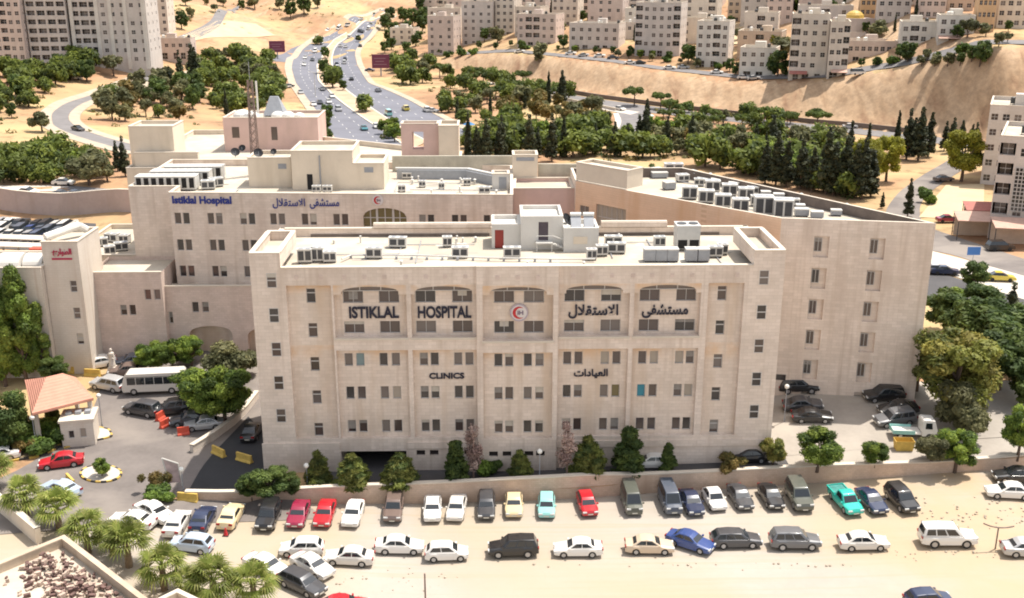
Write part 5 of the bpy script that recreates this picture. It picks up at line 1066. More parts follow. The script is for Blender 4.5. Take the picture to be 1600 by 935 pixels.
    _TV[key] = (tr, leaf_cloud(cl, N, S, mats, sd, elong=2.0 if kind == 'garden_conifer' else 1.0, shell=.2 if kind in ('bare_tree', 'dry_bush', 'garden_conifer') else .45)); return _TV[key]
HGT = {'round_pine': 4.2, 'umbrella_pine': 5.2, 'cypress': 9.5, 'dark_conifer': 10, 'olive_tree': 3.8, 'dry_tree': 4.0, 'broadleaf_tree': 7.4, 'deep_tree': 7.4, 'lime_tree': 7.4, 'gold_tree': 7.4, 'poplar': 11.2, 'garden_conifer': 4.3, 'garden_cedar': 5.4, 'bare_tree': 5.0, 'bush': 1.5, 'dry_bush': 1.8}
CATN = {'bush': 'shrub', 'dry_bush': 'shrub'}
NTREE = [0]
def tree(kind, p, h, label, group=None, lod=1, wide=1.0):
    s = h / HGT[kind]; NTREE[0] += 1; tr, cr = tree_variant(kind, lod, NTREE[0] % 4)
    t = thing(kind, label, CATN.get(kind, 'tree'), p, random.uniform(0, 6.28), group, (s * wide, s * wide, s)); place('trunk', tr, t); place('crown', cr, t); return t
def tree_px(kind, px, py, hpx, label, group=None, lod=1, wide=1.0, p=None):
    p = G(px, py) if p is None else p; return tree(kind, p, hpx / px_per_m(p) / math.cos(PITCH * .6), label, group, lod, wide)
def in_poly(x, y, poly):
    c = False; n = len(poly)
    for i in range(n):
        (x1, y1), (x2, y2) = poly[i], poly[(i + 1) % n]
        if (y1 > y) != (y2 > y) and x < (x2 - x1) * (y - y1) / (y2 - y1) + x1: c = not c
    return c
# a grove: many single trees inside an outline of the photograph's ground; kinds = (kind, share, pixel height lo, hi)
SCRUB_AT = []
def grove(poly, n, kinds, where, group, mind=9, lod=0):
    if 'wood' not in where and 'belt' not in where and 'wing' not in where: n = int(n * .86); mind *= 1.12
    xs_, ys_ = [p[0] for p in poly], [p[1] for p in poly]; pts = []; tries = 0
    while len(pts) < n and tries < 9000:
        tries += 1; x, y = random.uniform(min(xs_), max(xs_)), random.uniform(min(ys_), max(ys_))
        if in_poly(x, y, poly) and all((x - a) ** 2 + ((y - b) * 1.8) ** 2 > mind ** 2 for a, b in pts): pts.append((x, y))
    for _ in range(n * 5):
        x, y = random.uniform(min(xs_) - 8, max(xs_) + 8), random.uniform(min(ys_), max(ys_) + 5)
        if in_poly(x, y, poly) or random.random() < .15: SCRUB_AT.append((x, y))
    pts.sort(); cnt = {}; pick = []
    for x, y in pts: pick.append(random.choices(kinds, [k[1] for k in kinds])[0])
    tot = {k[0]: sum(1 for q in pick if q[0] == k[0]) for k in kinds}
    for (x, y), k in zip(pts, pick):
        i = cnt.get(k[0], 0); cnt[k[0]] = i + 1
        lb_ = f"{DESC[k[0]]} {where}" + (f", {ordinal(i)} from the west" if tot[k[0]] > 1 else '')
        tree_px(k[0], x, y, random.uniform(k[2] * .82, k[3]), lb_, group, lod, random.uniform(.85, 1.1))
DESC = {'round_pine': 'round green pine', 'umbrella_pine': 'spreading pine', 'cypress': 'slim dark cypress', 'dark_conifer': 'dark spire conifer', 'olive_tree': 'grey green olive', 'dry_tree': 'parched golden tree', 'broadleaf_tree': 'leafy green tree', 'deep_tree': 'deep green tree', 'lime_tree': 'lime yellow tree', 'gold_tree': 'golden green tree', 'bush': 'low bush', 'dry_bush': 'dry bush', 'bare_tree': 'bare tree', 'poplar': 'tall poplar'}
GR = 'trees around the roads and hills'
# west: pine bank left of the curved road
grove([(-20,118),(60,112),(135,98),(145,112),(100,135),(60,160),(28,186),(-20,205)], 36, [('round_pine', 8, 26, 36), ('deep_tree', 1, 26, 36)], 'on the west bank below the apartments', GR, 12)
grove([(-20,256),(40,250),(110,252),(150,264),(150,278),(90,287),(-20,290)], 24, [('round_pine', 7, 34, 46), ('broadleaf_tree', 2, 36, 50)], 'in the wood above the west road', GR, 13)
tree_px('olive_tree', 66, 206, 34, 'lone olive tree standing inside the road curve', None, 1); tree_px('olive_tree', 140, 290, 52, 'broad grey olive tree at the end of the west road', None, 1, 1.2); tree_px('dark_conifer', 196, 276, 62, 'dark conifer against the white corner box', None, 1); tree_px('dark_conifer', 184, 268, 48, 'shorter dark conifer by the white corner box', None, 1); tree_px('olive_tree', 168, 284, 36, 'small olive between road end and dark conifer', None, 1)
tree_px('deep_tree', 222, 104, 36, 'big deep green tree below the striped block', None, 1, 1.3); tree_px('deep_tree', 136, 128, 38, 'deep green tree by the parked trailer', None, 1, 1.1); tree_px('olive_tree', 178, 120, 32, 'thin tree by the dirt track bend', None, 1); tree_px('deep_tree', 284, 46, 30, 'dark round tree at the hill road', None, 1)
grove([(205,140),(260,128),(290,150),(280,175),(330,195),(300,196),(215,192),(150,186),(160,170)], 24, [('olive_tree', 5, 26, 38), ('dry_tree', 3, 24, 32), ('round_pine', 1, 24, 30)], 'in the dry grove inside the road curve', GR, 15)
grove([(215,160),(250,140),(290,120),(325,125),(330,150),(310,172),(270,170),(225,165)], 15, [('dark_conifer', 4, 42, 60), ('deep_tree', 2, 32, 42)], 'among dark trees of the dry grove', GR, 13)
tree_px('cypress', 354, 180, 40, 'single slim cypress east of the dry grove', None, 1)
grove([(305,100),(350,92),(420,108),(436,120),(436,150),(418,178),(370,182),(330,170),(318,150),(300,128)], 50, [('round_pine', 8, 24, 34), ('olive_tree', 1, 22, 28)], 'in the pine grove west of the highway', GR, 10)
grove([(430,4),(520,0),(520,22),(440,32)], 7, [('deep_tree', 4, 24, 34), ('olive_tree', 2, 18, 26)], 'on the rocky slope over the highway', GR, 16)
grove([(240,6),(330,4),(400,2),(420,14),(300,36),(262,40)], 10, [('deep_tree', 3, 18, 26), ('olive_tree', 2, 14, 22)], 'near the hill road behind the apartments', GR, 15)
# highway median and sides
for i, (x, y, h) in enumerate([(497,70,14),(508,92,20),(506,116,24),(520,138,34),(528,130,26),(536,142,18),(571,175,28),(560,66,12)]): tree_px('deep_tree' if i % 3 else 'round_pine', x, y, h, f'green tree on the highway median, {ordinal(i)} listed along the planted strip', 'trees on the highway median', 0)
grove([(596,214),(612,202),(640,206),(640,222),(604,226)], 6, [('broadleaf_tree', 3, 26, 36), ('round_pine', 1, 20, 26)], 'at the near end of the median', GR, 9)
grove([(505,190),(512,180),(520,205),(525,226),(508,226)], 5, [('deep_tree', 1, 20, 30)], 'beside the pink rooftop building', GR, 9)
grove([(585,60),(605,30),(640,12),(665,20),(662,60),(650,84),(606,86),(584,76)], 20, [('deep_tree', 6, 20, 30), ('olive_tree', 2, 18, 26)], 'on the slope right of the highway', GR, 11)
grove([(612,112),(640,96),(672,102),(670,128),(640,140),(618,136)], 13, [('round_pine', 5, 22, 30), ('olive_tree', 1, 20, 26)], 'beside the large billboard', GR, 11)
grove([(672,120),(740,116),(800,128),(860,142),(900,150),(880,162),(800,158),(740,156),(690,142)], 32, [('round_pine', 6, 20, 28), ('umbrella_pine', 2, 20, 26)], 'in the terraces below the cut', GR, 11)
tree_px('cypress', 857, 163, 50, 'taller of two slim cypresses before the sandy cut', None, 1); tree_px('dark_conifer', 878, 165, 54, 'dark pointed conifer beside the slim cypress', None, 1, 1.1); tree_px('dark_conifer', 838, 166, 28, 'short dark conifer left of the slim cypress', None, 1); tree_px('cypress', 766, 183, 40, 'slim cypress on the red soil terrace', None, 1)
grove([(690,160),(760,160),(780,178),(770,196),(735,200),(700,182)], 11, [('olive_tree', 3, 22, 32), ('round_pine', 3, 20, 28)], 'on red soil by the east carriageway', GR, 12)
grove([(790,165),(850,168),(900,168),(945,182),(950,205),(900,206),(840,200),(790,190)], 22, [('dry_tree', 5, 24, 36), ('olive_tree', 3, 24, 34)], 'in the parched grove behind the hospital', GR, 13)
tree_px('umbrella_pine', 991, 166, 30, 'single spreading pine at the side road mouth', None, 1); tree_px('umbrella_pine', 1032, 170, 26, 'smaller spreading pine along the road under the cut', None, 1); tree_px('umbrella_pine', 1276, 204, 34, 'round topped pine alone beside the road', None, 1)
grove([(726,212),(800,206),(900,212),(985,222),(1010,240),(1000,252),(900,248),(840,244),(735,252)], 34, [('round_pine', 6, 36, 48), ('dark_conifer', 2, 46, 64), ('broadleaf_tree', 2, 34, 44)], 'in the belt right behind the hospital roofs', GR, 16)
for x, y, h, lb_ in ((745,250,52,'dark spiky conifer beside the white rooftop tower'), (760,252,66,'tallest dark spiky conifer behind flat roof'), (780,252,58,'dark spiky conifer near the stair head'), (1008,235,64,'dark conifer between the belt and side road'), (930,232,40,'small dark conifer in the belt')): tree_px('dark_conifer', x, y, h, lb_, None, 1)
grove([(1025,172),(1110,176),(1200,186),(1245,196),(1240,212),(1130,212),(1040,200)], 27, [('umbrella_pine', 4, 22, 30), ('round_pine', 4, 20, 28), ('olive_tree', 2, 20, 28)], 'along the road under the cut', GR, 13)
grove([(1015,216),(1100,214),(1240,222),(1330,236),(1340,262),(1250,262),(1100,252),(1010,246)], 38, [('round_pine', 5, 28, 42), ('olive_tree', 4, 28, 42), ('dry_tree', 1, 26, 34), ('broadleaf_tree', 2, 30, 42)], 'in the wood behind the wing', GR, 15)
grove([(1085,258),(1200,262),(1330,282),(1350,300),(1330,312),(1230,284),(1090,264)], 22, [('round_pine', 3, 42, 54), ('broadleaf_tree', 3, 40, 52)], 'close behind the wing parapet', GR, 16)
for i, (x, y, h) in enumerate([(1195,288,68),(1212,290,84),(1228,292,72),(1250,296,78),(1268,300,70),(1290,304,98),(1302,306,84),(1318,306,92),(1334,310,86),(1346,312,96),(1360,308,74)]): tree_px('dark_conifer', x, y, h, f'tall dark conifer behind the wing parapet, {ordinal(i)} from the west in the row', 'row of dark conifers behind the wing', 1, 1.1)
tree_px('lime_tree', 1352, 296, 84, 'yellow lime coloured tree behind the long wing roof', None, 2, .82); tree_px('lime_tree', 1384, 284, 76, 'yellow lime coloured tree at the local road', None, 2, .85); tree_px('lime_tree', 1502, 284, 84, 'yellow lime coloured tree beside the stone houses', None, 2, .95)
for i, (x, y, h) in enumerate([(1400,238,64),(1416,250,78),(1434,252,84),(1450,246,70),(1425,244,60)]): tree_px('cypress' if i == 0 else 'dark_conifer', x, y, h, f'dark spire tree by the local road, {ordinal(i)} in the clump', 'dark spires by the local road', 1)
for i, (x, y, h) in enumerate([(1475,236,46),(1486,240,56),(1500,238,50),(1516,236,42),(1522,240,48)]): tree_px('dark_conifer', x, y, h, f'dark spire tree near the grey stone house, {ordinal(i)} in the clump', 'dark spires near the stone house', 1)
tree_px('dark_conifer', 1418, 340, 62, 'lone young conifer at the end of the wing roof', None, 1, .9); tree_px('dark_conifer', 1378, 326, 26, 'tiny conifer at the verge of the local road', None, 1); tree_px('bush', 1450, 318, 18, 'small shrub on the pale plot edge', None, 1); tree_px('bush', 1446, 306, 14, 'smaller shrub on the pale plot edge', None, 1)
# town trees
TT = 'trees between the town houses'
for i, (x, y, h, k) in enumerate([(757,66,22,'deep_tree'),(815,80,18,'deep_tree'),(842,92,24,'olive_tree'),(880,76,24,'deep_tree'),(897,82,12,'broadleaf_tree'),(930,84,12,'deep_tree'),(958,86,14,'deep_tree'),(985,88,18,'deep_tree'),(1000,92,16,'broadleaf_tree'),(1020,92,14,'broadleaf_tree'),(1045,96,16,'deep_tree'),(1075,100,34,'deep_tree'),(1080,96,22,'deep_tree'),(1140,112,22,'deep_tree'),(1148,118,16,'deep_tree'),(1215,120,46,'deep_tree'),(1222,100,40,'olive_tree'),(1212,84,32,'lime_tree'),(1370,104,16,'deep_tree'),(1418,98,36,'deep_tree'),(1406,94,26,'deep_tree'),(1440,102,16,'olive_tree'),(1460,104,18,'olive_tree'),(1480,104,20,'olive_tree'),(1500,102,20,'deep_tree'),(1531,102,40,'deep_tree'),(1518,96,26,'deep_tree'),(1540,58,20,'olive_tree'),(1575,50,18,'deep_tree'),(1336,48,26,'deep_tree'),(1352,52,18,'deep_tree'),(1430,34,36,'cypress'),(1300,18,24,'cypress'),(1142,44,20,'deep_tree'),(1180,30,18,'deep_tree'),(1065,30,26,'deep_tree'),(690,12,26,'deep_tree'),(660,40,30,'deep_tree'),(910,34,18,'deep_tree'),(990,30,20,'deep_tree'),(700,90,10,'bush'),(720,88,12,'bush'),(740,86,10,'bush')]):
    tree_px(k, x, y, h, f'{DESC[k]} between the town houses, {ordinal(i)} along the hill street', TT, 0)
tree_px('olive_tree', 842, 98, 16, 'scrubby tree hanging on the lip of the cut', None, 0)
SPI = [(728 + 20 * i + random.uniform(-8, 8), 236 + 18 * random.random() + max(0, (i - 17) * 1.6), random.uniform(42, 78)) for i in range(32) if i < 8 or i > 22 or i % 4 == 0]
for i, (x, y, h) in enumerate(SPI): tree_px('dark_conifer' if i % 4 else 'cypress', x, y, h, f'dark spire rising from the tree belt behind the hospital, {ordinal(i)} from the west', 'dark spires in the tree belt behind the hospital', 1, random.uniform(.85, 1.25))
for i, (x, y, h) in enumerate([(820,170,26),(905,196,34),(945,200,28),(1010,205,50),(1042,228,46),(1080,236,56),(1128,222,34),(1180,232,40),(690,176,24),(715,184,30)]): tree_px('dark_conifer', x, y, h, f'lone dark spire among the orchard trees, {ordinal(i)} listed', 'lone dark spires in the orchards', 1)
# ---- near trees round the hospital
NG = 'trees on the hospital grounds'
def nt_(k, px, py, hpx, lb_, wide=1.0, lod=2, p=None): return tree_px(k, px, py, hpx, lb_, NG, lod, wide, p)
nt_('deep_tree', 420, 778, 58, 'broad dark tree on the wall corner above the parked cars', 1.5); nt_('deep_tree', 452, 776, 40, 'smaller dark tree touching the broad one at the wall', 1.35); nt_('deep_tree', 394, 780, 46, 'dark tree on the west side of the broad wall tree', 1.3)
for x, y, h, lb_, wd_ in ((499,762,46,'young fir behind the wall, nearest the broad dark tree',1.0),(552,766,46,'young fir behind the wall before the garage mouth',1.3),(626,764,46,'light young fir just past the garage mouth',1.35),(813,748,36,'small fir by the white globe lamp',1.15)): nt_('garden_conifer', x, y, h * 1.3, lb_, wd_)
nt_('garden_cedar', 713, 758, 74, 'dark cedar beside the pink bare tree'); nt_('garden_conifer', 919, 748, 70, 'leafy young fir next to the rosy bare tree', 1.1); nt_('garden_cedar', 982, 744, 80, 'tallest dark cedar behind the middle of the wall', 1.15); nt_('garden_cedar', 1043, 740, 50, 'small dark cedar before the white parked car', .95); nt_('dry_bush', 1140, 736, 26, 'dry straggly bush leaning over the wall', 1.3); nt_('gold_tree', 1207, 730, 50, 'dark reddish tree at the right tower corner', 1.1)
nt_('bare_tree', 740, 752, 92, 'tall pink bare tree before the clinics', 1.15); nt_('bare_tree', 886, 752, 100, 'tall rosy bare tree beside the globe lamp', 1.0); nt_('bush', 762, 744, 26, 'yellowish shrub under the pink bare tree', 1.1)
nt_('broadleaf_tree', 1277, 734, 68, 'wide light green tree on the wall by the east car park', 1.35); nt_('broadleaf_tree', 1366, 728, 44, 'small light tree on the wall past the wide one', 1.2); nt_('broadleaf_tree', 1492, 738, 76, 'large tree on the wall corner shading the sand', 1.15); nt_('olive_tree', 1455, 722, 44, 'olive tree in front of the small truck', 1.2); nt_('olive_tree', 1520, 690, 60, 'olive tree on the stones behind the truck', 1.1); nt_('broadleaf_tree', 1590, 715, 92, 'slender tree at the east frame edge', .8)
nt_('gold_tree', 1486, 650, 150, 'huge golden green tree at the end of the wing', 1.15); nt_('gold_tree', 1432, 612, 96, 'golden tree leaning on the end facade', 1.0); nt_('olive_tree', 1500, 672, 78, 'grey olive tree under the huge golden one', 1.0)
for i, (x, y, h, k) in enumerate([(1475,520,70,'deep_tree'),(1510,545,84,'deep_tree'),(1545,560,96,'deep_tree'),(1585,585,110,'deep_tree'),(1560,610,100,'deep_tree'),(1610,560,100,'deep_tree'),(1530,500,60,'deep_tree'),(1575,520,80,'dark_conifer'),(1490,490,44,'broadleaf_tree'),(1620,640,90,'deep_tree')]): nt_(k, x, y, h, f'{DESC[k]} in the dense east thicket, {ordinal(i)} in reading order', 1.3, 1)
tree_px('deep_tree', 1520, 455, 50, 'round clipped tree by the blue road sign', None, 1, 1.15)
# by the gatehouse
for x, y, h, lb_, wd_ in ((10,604,190,'tall poplar at the west edge',.78),(42,600,190,'tallest light green poplar by the annex',.78),(72,594,126,'shorter poplar leaning to the annex',.8),(-14,604,170,'poplar cut by the frame edge',.9)): nt_('poplar', x, y, h, lb_, wd_)
nt_('deep_tree', 14, 704, 108, 'dark round tree behind the tiled gate canopy', .95); nt_('deep_tree', 88, 604, 50, 'shaded tree behind the gate canopy', 1.2); nt_('broadleaf_tree', 98, 556, 44, 'light shrub tree against the annex wall', 1.1)
nt_('bush', 82, 690, 34, 'clipped bush under the gate canopy', 1.3); nt_('bush', 60, 706, 30, 'clipped bush at the foot of the canopy post', 1.2); nt_('garden_conifer', 84, 668, 42, 'small evergreen beside the booth', .9); nt_('dry_bush', 30, 712, 28, 'dry yellow plant near the silver car', 1.2); nt_('bush', 6, 700, 40, 'dark shrub at the west edge by the road', 1.4); nt_('broadleaf_tree', 160, 746, 32, 'round bush on the kerbed island', 1.05)
for x, y, h, k, lb_ in ((236,582,54,'broadleaf_tree','dark tree behind the white bus'),(270,580,54,'broadleaf_tree','round tree behind the bus roof'),(300,572,52,'broadleaf_tree','leafy tree by the arched podium'),(322,660,86,'broadleaf_tree','large leafy tree over the black cars'),(352,664,98,'broadleaf_tree','large leafy tree closest to the front block'),(368,600,70,'olive_tree','olive tree in the gap between blocks'),(300,636,66,'broadleaf_tree','leafy tree beside the bus tail')): nt_(k, x, y, h, lb_, 1.15)
nt_('dry_bush', 245, 770, 34, 'straggly bush at the wall start', .9); nt_('bush', 250, 782, 24, 'dark low bush at the wall start', 1.2)

# undergrowth and low scrub between the far trees: nobody could count it
cl_ = []
for x, y in SCRUB_AT:
    if y < -5: continue
    p = G(x, y); r = random.uniform(.5, 1.5); cl_.append((p[0], p[1], p[2] + r * .25, r, r * .6))
tag(place('undergrowth', leaf_cloud(cl_, len(cl_) * 16, .45, LG['olive'] + LG['dry'] + LG['deep'][:1], 77)), 'low olive and dry scrub between the trees', 'undergrowth', kind='stuff')
for i in range(46):
    for _ in range(30):
        x = random.uniform(660, 1600); y = random.uniform(2, 70); p = G(x, y)
        if p[1] > bank_y(p[0]) + 36 and all((p[0] - a) ** 2 + (p[1] - b) ** 2 > (k + 1.5) ** 2 for a, b, k in SITES): break
    k = random.choice(['deep_tree', 'deep_tree', 'olive_tree', 'round_pine', 'cypress']); tree(k, p, random.uniform(4, 7.5) * (1.3 if k == 'cypress' else 1), f'{DESC[k]} in a yard among the upper hill blocks, {ordinal(i)} listed', 'yard trees among the hill blocks', 0)

for i in range(34):
    px_ = 690 + 27 * i + random.uniform(-8, 8); x_ = px_; 
    yb_ = float(np.interp(px_, [690, 800, 960, 1120, 1230, 1330, 1460, 1600], [86, 78, 90, 112, 124, 108, 98, 66])) - random.uniform(1, 6); p = G(px_, yb_)
    if p[1] > bank_y(p[0]) + 10: tree(random.choice(['bush', 'olive_tree', 'deep_tree']), p, random.uniform(2.0, 4.2), f'hedge plant at the foot of the crown street houses, {ordinal(i)} from the west', 'hedge plants along the crown street', 0)
# ================================================================== vehicles
RUB = mat('tyre_rubber', (0.025, 0.025, 0.025), 0.8, 0); RIM = mat('wheel_rim', (0.42, 0.42, 0.43), 0.35, 0, metal=.6); CGL = mat('car_glass', (0.018, 0.022, 0.026), 0.06, 0, spec=0.8)
HLG = mat('headlight_lens', (0.62, 0.62, 0.60), 0.15, 0); TLG = mat('taillight_lens', (0.30, 0.015, 0.015), 0.2, 0); TRIM = mat('black_trim', (0.03, 0.03, 0.032), 0.5, 0); PLATE = mat('number_plate', (0.6, 0.58, 0.5), 0.5, 0)
def paint(n, c, met=0.0, rough=.35): return mat('paint_' + n, c, rough, 0, metal=met, coat=.6, spec=.5)
PA = {'white': paint('white', (.74, .71, .66)), 'pearl': paint('pearl', (.66, .62, .56)), 'silver': paint('silver', (.48, .47, .46), .3), 'grey': paint('grey', (.15, .15, .155), .2), 'dark grey': paint('dark_grey', (.065, .065, .07), .2), 'black': paint('black', (.014, .013, .014)),
      'navy': paint('navy', (.018, .028, .07)), 'blue': paint('blue', (.03, .065, .22)), 'red': paint('red', (.46, .012, .022)), 'crimson': paint('crimson', (.27, .015, .05)), 'brown': paint('brown', (.17, .12, .10), .1), 'cream': paint('cream', (.70, .56, .33)), 'beige': paint('beige', (.60, .47, .34)),
      'aqua': paint('aqua', (.28, .58, .54)), 'turquoise': paint('turquoise', (.02, .46, .37)), 'slate': paint('slate', (.085, .10, .13)), 'olive grey': paint('olive_grey', (.10, .105, .085)), 'teal': paint('teal', (.02, .17, .20)), 'yellow': paint('yellow', (.62, .48, .05)), 'pale blue': paint('pale_blue', (.42, .50, .60))}
SP = {  # L, W, H, belt, wheelbase, radius, [top profile of the lower body x, z], cowl, roof front, roof rear, rear deck, (z of sill)
 'sedan': (4.5, 1.78, 1.45, .95, 2.62, .32, [(2.25, .58), (2.12, .74), (1.0, .93), (-1.55, .98), (-2.15, .93), (-2.25, .62)], 1.05, .22, -.85, -1.62),
 'hatchback': (3.95, 1.72, 1.50, .96, 2.45, .31, [(1.97, .58), (1.85, .76), (1.0, .95), (-1.7, 1.0), (-1.93, .9), (-1.97, .6)], 1.08, .35, -1.35, -1.86),
 'beetle': (4.0, 1.74, 1.52, .92, 2.5, .33, [(2.0, .5), (1.85, .72), (1.0, .90), (-1.3, .95), (-1.85, .74), (-2.0, .52)], 1.0, .35, -.75, -1.62),
 'wagon': (4.7, 1.80, 1.50, .97, 2.7, .33, [(2.35, .58), (2.2, .76), (1.15, .95), (-2.1, 1.0), (-2.3, .92), (-2.35, .6)], 1.2, .4, -1.7, -2.2),
 'suv': (4.65, 1.88, 1.76, 1.08, 2.7, .37, [(2.32, .66), (2.2, .9), (1.1, 1.06), (-2.1, 1.12), (-2.28, 1.0), (-2.32, .7)], 1.18, .45, -1.9, -2.22),
 'large suv': (5.0, 1.98, 1.95, 1.18, 2.85, .41, [(2.5, .75), (2.4, 1.02), (1.2, 1.15), (-2.3, 1.2), (-2.46, 1.1), (-2.5, .75)], 1.3, .6, -2.2, -2.42),
 'van': (4.7, 1.80, 2.05, 1.12, 2.6, .33, [(2.35, .6), (2.28, .95), (1.75, 1.1), (-2.2, 1.15), (-2.31, 1.05), (-2.35, .6)], 1.85, 1.1, -2.18, -2.3),
 'pickup': (5.1, 1.80, 1.70, 1.0, 3.0, .37, [(2.55, .62), (2.42, .86), (1.3, 1.0), (-.75, 1.0), (-2.5, .98), (-2.55, .6)], 1.4, .7, -.35, -.72)}
_CM = {}
def car_meshes(kind):
    if kind in _CM: return _CM[kind]
    L_, Wd, H, belt, wb, rad, prof, cowl, rf, rr, rd = SP[kind]; hw = Wd / 2; px_ = [p[0] for p in prof][::-1]; pz_ = [p[1] for p in prof][::-1]; wx = (wb / 2 + .05, -wb / 2 + .05); sill = .24 if 'suv' not in kind and kind != 'pickup' else .34
    xs_ = set(np.linspace(-L_ / 2, L_ / 2, 15).tolist()) | {p[0] for p in prof}
    for c in wx: xs_ |= {c + k for k in (-rad - .07, -rad - .02, -rad * .8, -rad * .4, 0, rad * .4, rad * .8, rad + .02, rad + .07)}
    xs_ = sorted(x for x in xs_ if abs(x) <= L_ / 2); b = MB(); rings = []
    for x in xs_:
        zt = float(np.interp(x, px_, pz_)); w_ = hw * (1 - .16 * (abs(x) / (L_ / 2)) ** 7); zb = sill + .08 * (abs(x) / (L_ / 2)) ** 6
        for c in wx:
            k = abs(x - c)
            if k < rad + .03: zb = max(zb, rad + math.sqrt(max(0, (rad + .04) ** 2 - k * k)) - .02)
        zb = min(zb, zt - .06); zm = zb + (zt - zb) * .55
        h = [(0, zt + .035), (w_ * .72, zt + .01), (w_ * .93, zt - .05), (w_, zm), (w_ * .98, zb + .01), (w_ * .9, zb)]
        rings.append([(x, y, z) for y, z in h] + [(x, -y, z) for y, z in h[:0:-1]])
    n = len(rings[0])
    for a, c in zip(rings[:-1], rings[1:]):
        for i in range(n): j = (i + 1) % n; b.quad(a[i], a[j], c[j], c[i])
    b.poly(rings[0]); b.poly(rings[-1][::-1])
    # cabin
    w0, w1 = hw * .93, hw * .74; zb0 = belt - .03
    def ring(z_t): return None
    base = [(cowl, w0 * .94), (cowl, -w0 * .94), (rd, -w0 * .94), (rd, w0 * .94)]; topc = [(rf, w1), (rf, -w1), (rr, -w1 * .98), (rr, w1 * .98)]
    B0 = [(x, y, zb0 + (.05 if x < 0 else 0)) for x, y in base]; T0 = [(x, y, H - .05) for x, y in topc]; T1 = [(x * .97 + (rf + rr) / 2 * .03, y * .86, H) for x, y in topc]
    import bmesh
    bm = bmesh.new(); vb = [bm.verts.new(p) for p in B0]; vt = [bm.verts.new((p[0], p[1] * .97, p[2] + .03)) for p in T0]; vm = [bm.verts.new((((rf + rr) / 2), s_ * w1 * .97, H + .012)) for s_ in (1, -1)]
    bm.faces.new([vb[1], vb[0], vt[0], vt[1]]); bm.faces.new([vb[3], vb[2], vt[2], vt[3]])
    bm.faces.new([vb[0], vb[3], vt[3], vm[0], vt[0]]); bm.faces.new([vb[2], vb[1], vt[1], vm[1], vt[2]])
    bm.faces.new([vt[1], vt[0], vm[0], vm[1]]); bm.faces.new([vm[1], vm[0], vt[3], vt[2]])
    es = [e for e in bm.edges if not (e.verts[0] in vb and e.verts[1] in vb)]
    bmesh.ops.bevel(bm, geom=es, offset=.07, segments=3, affect='EDGES', profile=.5); bm.verts.index_update(); n0 = len(b.v)
    b.v += [tuple(v.co) for v in bm.verts]
    for f in bm.faces: b.f.append(tuple(n0 + v.index for v in f.verts)); b.m.append(0)
    bm.free()
    if kind == 'pickup':   # open bed: an inner well, seen as a darker box behind the cab
        for s in (-1, 1): b.box(-2.5, -.78, s * hw * .93 - .05, s * hw * .93 + .05, .95, 1.12)
        b.box(-2.54, -2.46, -hw * .88, hw * .88, .95, 1.12)
    for s in (-1, 1): b.box(cowl - .28, cowl - .12, s * (hw + .02) - .09, s * (hw + .02) + .09, belt, belt + .13)
    body = b.mesh('body', [PA['white']]); body.polygons.foreach_set('use_smooth', [True] * len(body.polygons)); body.set_sharp_from_angle(angle=R(38))
    def lerp(p, q, t): return tuple(p[k] + (q[k] - p[k]) * t for k in range(3))
    def patch(A, B_, C_, D_, s0, s1, t0, t1, nrm):
        o = []
        for s, t in ((s0, t0), (s1, t0), (s1, t1), (s0, t1)):
            p = lerp(lerp(A, B_, s), lerp(D_, C_, s), t); o.append(tuple(p[k] + nrm[k] * .02 for k in range(3)))
        m = MB(); m.quad(*o); return m
    gl = {'windscreen': patch(B0[1], B0[0], T0[0], T0[1], .06, .94, .1, .95, (.6, 0, .6)).mesh('windscreen', CGL), 'rear_window': patch(B0[3], B0[2], T0[2], T0[3], .08, .92, .18, .92, (-.6, 0, .5)).mesh('rear_window', CGL)}
    cut = [(.10, .50), (.53, .90)] if kind not in ('wagon', 'suv', 'large suv', 'van', 'pickup') else ([(.10, .38), (.41, .66), (.69, .93)] if kind != 'pickup' else [(.2, .85)])
    sides = []
    for s in (0, 1):
        for a, c in cut:
            A, B_, C_, D_ = (B0[0], B0[3], T0[3], T0[0]) if s == 0 else (B0[1], B0[2], T0[2], T0[1]); m = patch(A, B_, C_, D_, a, c, .14, .9, (0, .9 if s == 0 else -.9, .3))
            if s == 0: m.f = [tuple(reversed(f)) for f in m.f]
            sides.append(m.mesh('side_window', CGL))
    if kind == 'van': pass
    t = MB(); t.tube((0, -.1, 0), (0, .1, 0), rad, n=18); r_ = MB()
    for s in (-1, 1): r_.tube((0, s * .085, 0), (0, s * .108, 0), rad * .62, n=14)
    lights = []
    fz = float(np.interp(L_ / 2 - .1, px_, pz_)); rz_ = float(np.interp(-L_ / 2 + .1, px_, pz_))
    hl = MB(); hl.box(-.10, .03, -.2, .2, -.07, .07); tl_ = MB(); tl_.box(-.03, .06, -.17, .17, -.09, .09); plm = MB(); plm.box(-.02, .02, -.26, .26, -.06, .06)
    _CM[kind] = dict(body=body, glass=gl, sides=sides, tyre=t.mesh('wheel', RUB), rim=r_.mesh('rim', RIM), hl=hl.mesh('headlight', HLG), tl=tl_.mesh('taillight', TLG), pl=plm.mesh('number_plate', PLATE), wx=wx, rad=rad, hw=hw, L=L_, fz=fz, rz=rz_)
    if kind == 'pickup':
        m = MB(); m.box(-2.44, -.85, -hw * .84, hw * .84, .99, 1.035); _CM[kind]['bed'] = m.mesh('load_bed', mat('bed_liner', (.05, .24, .21), .7, .2, 2))
    return _CM[kind]
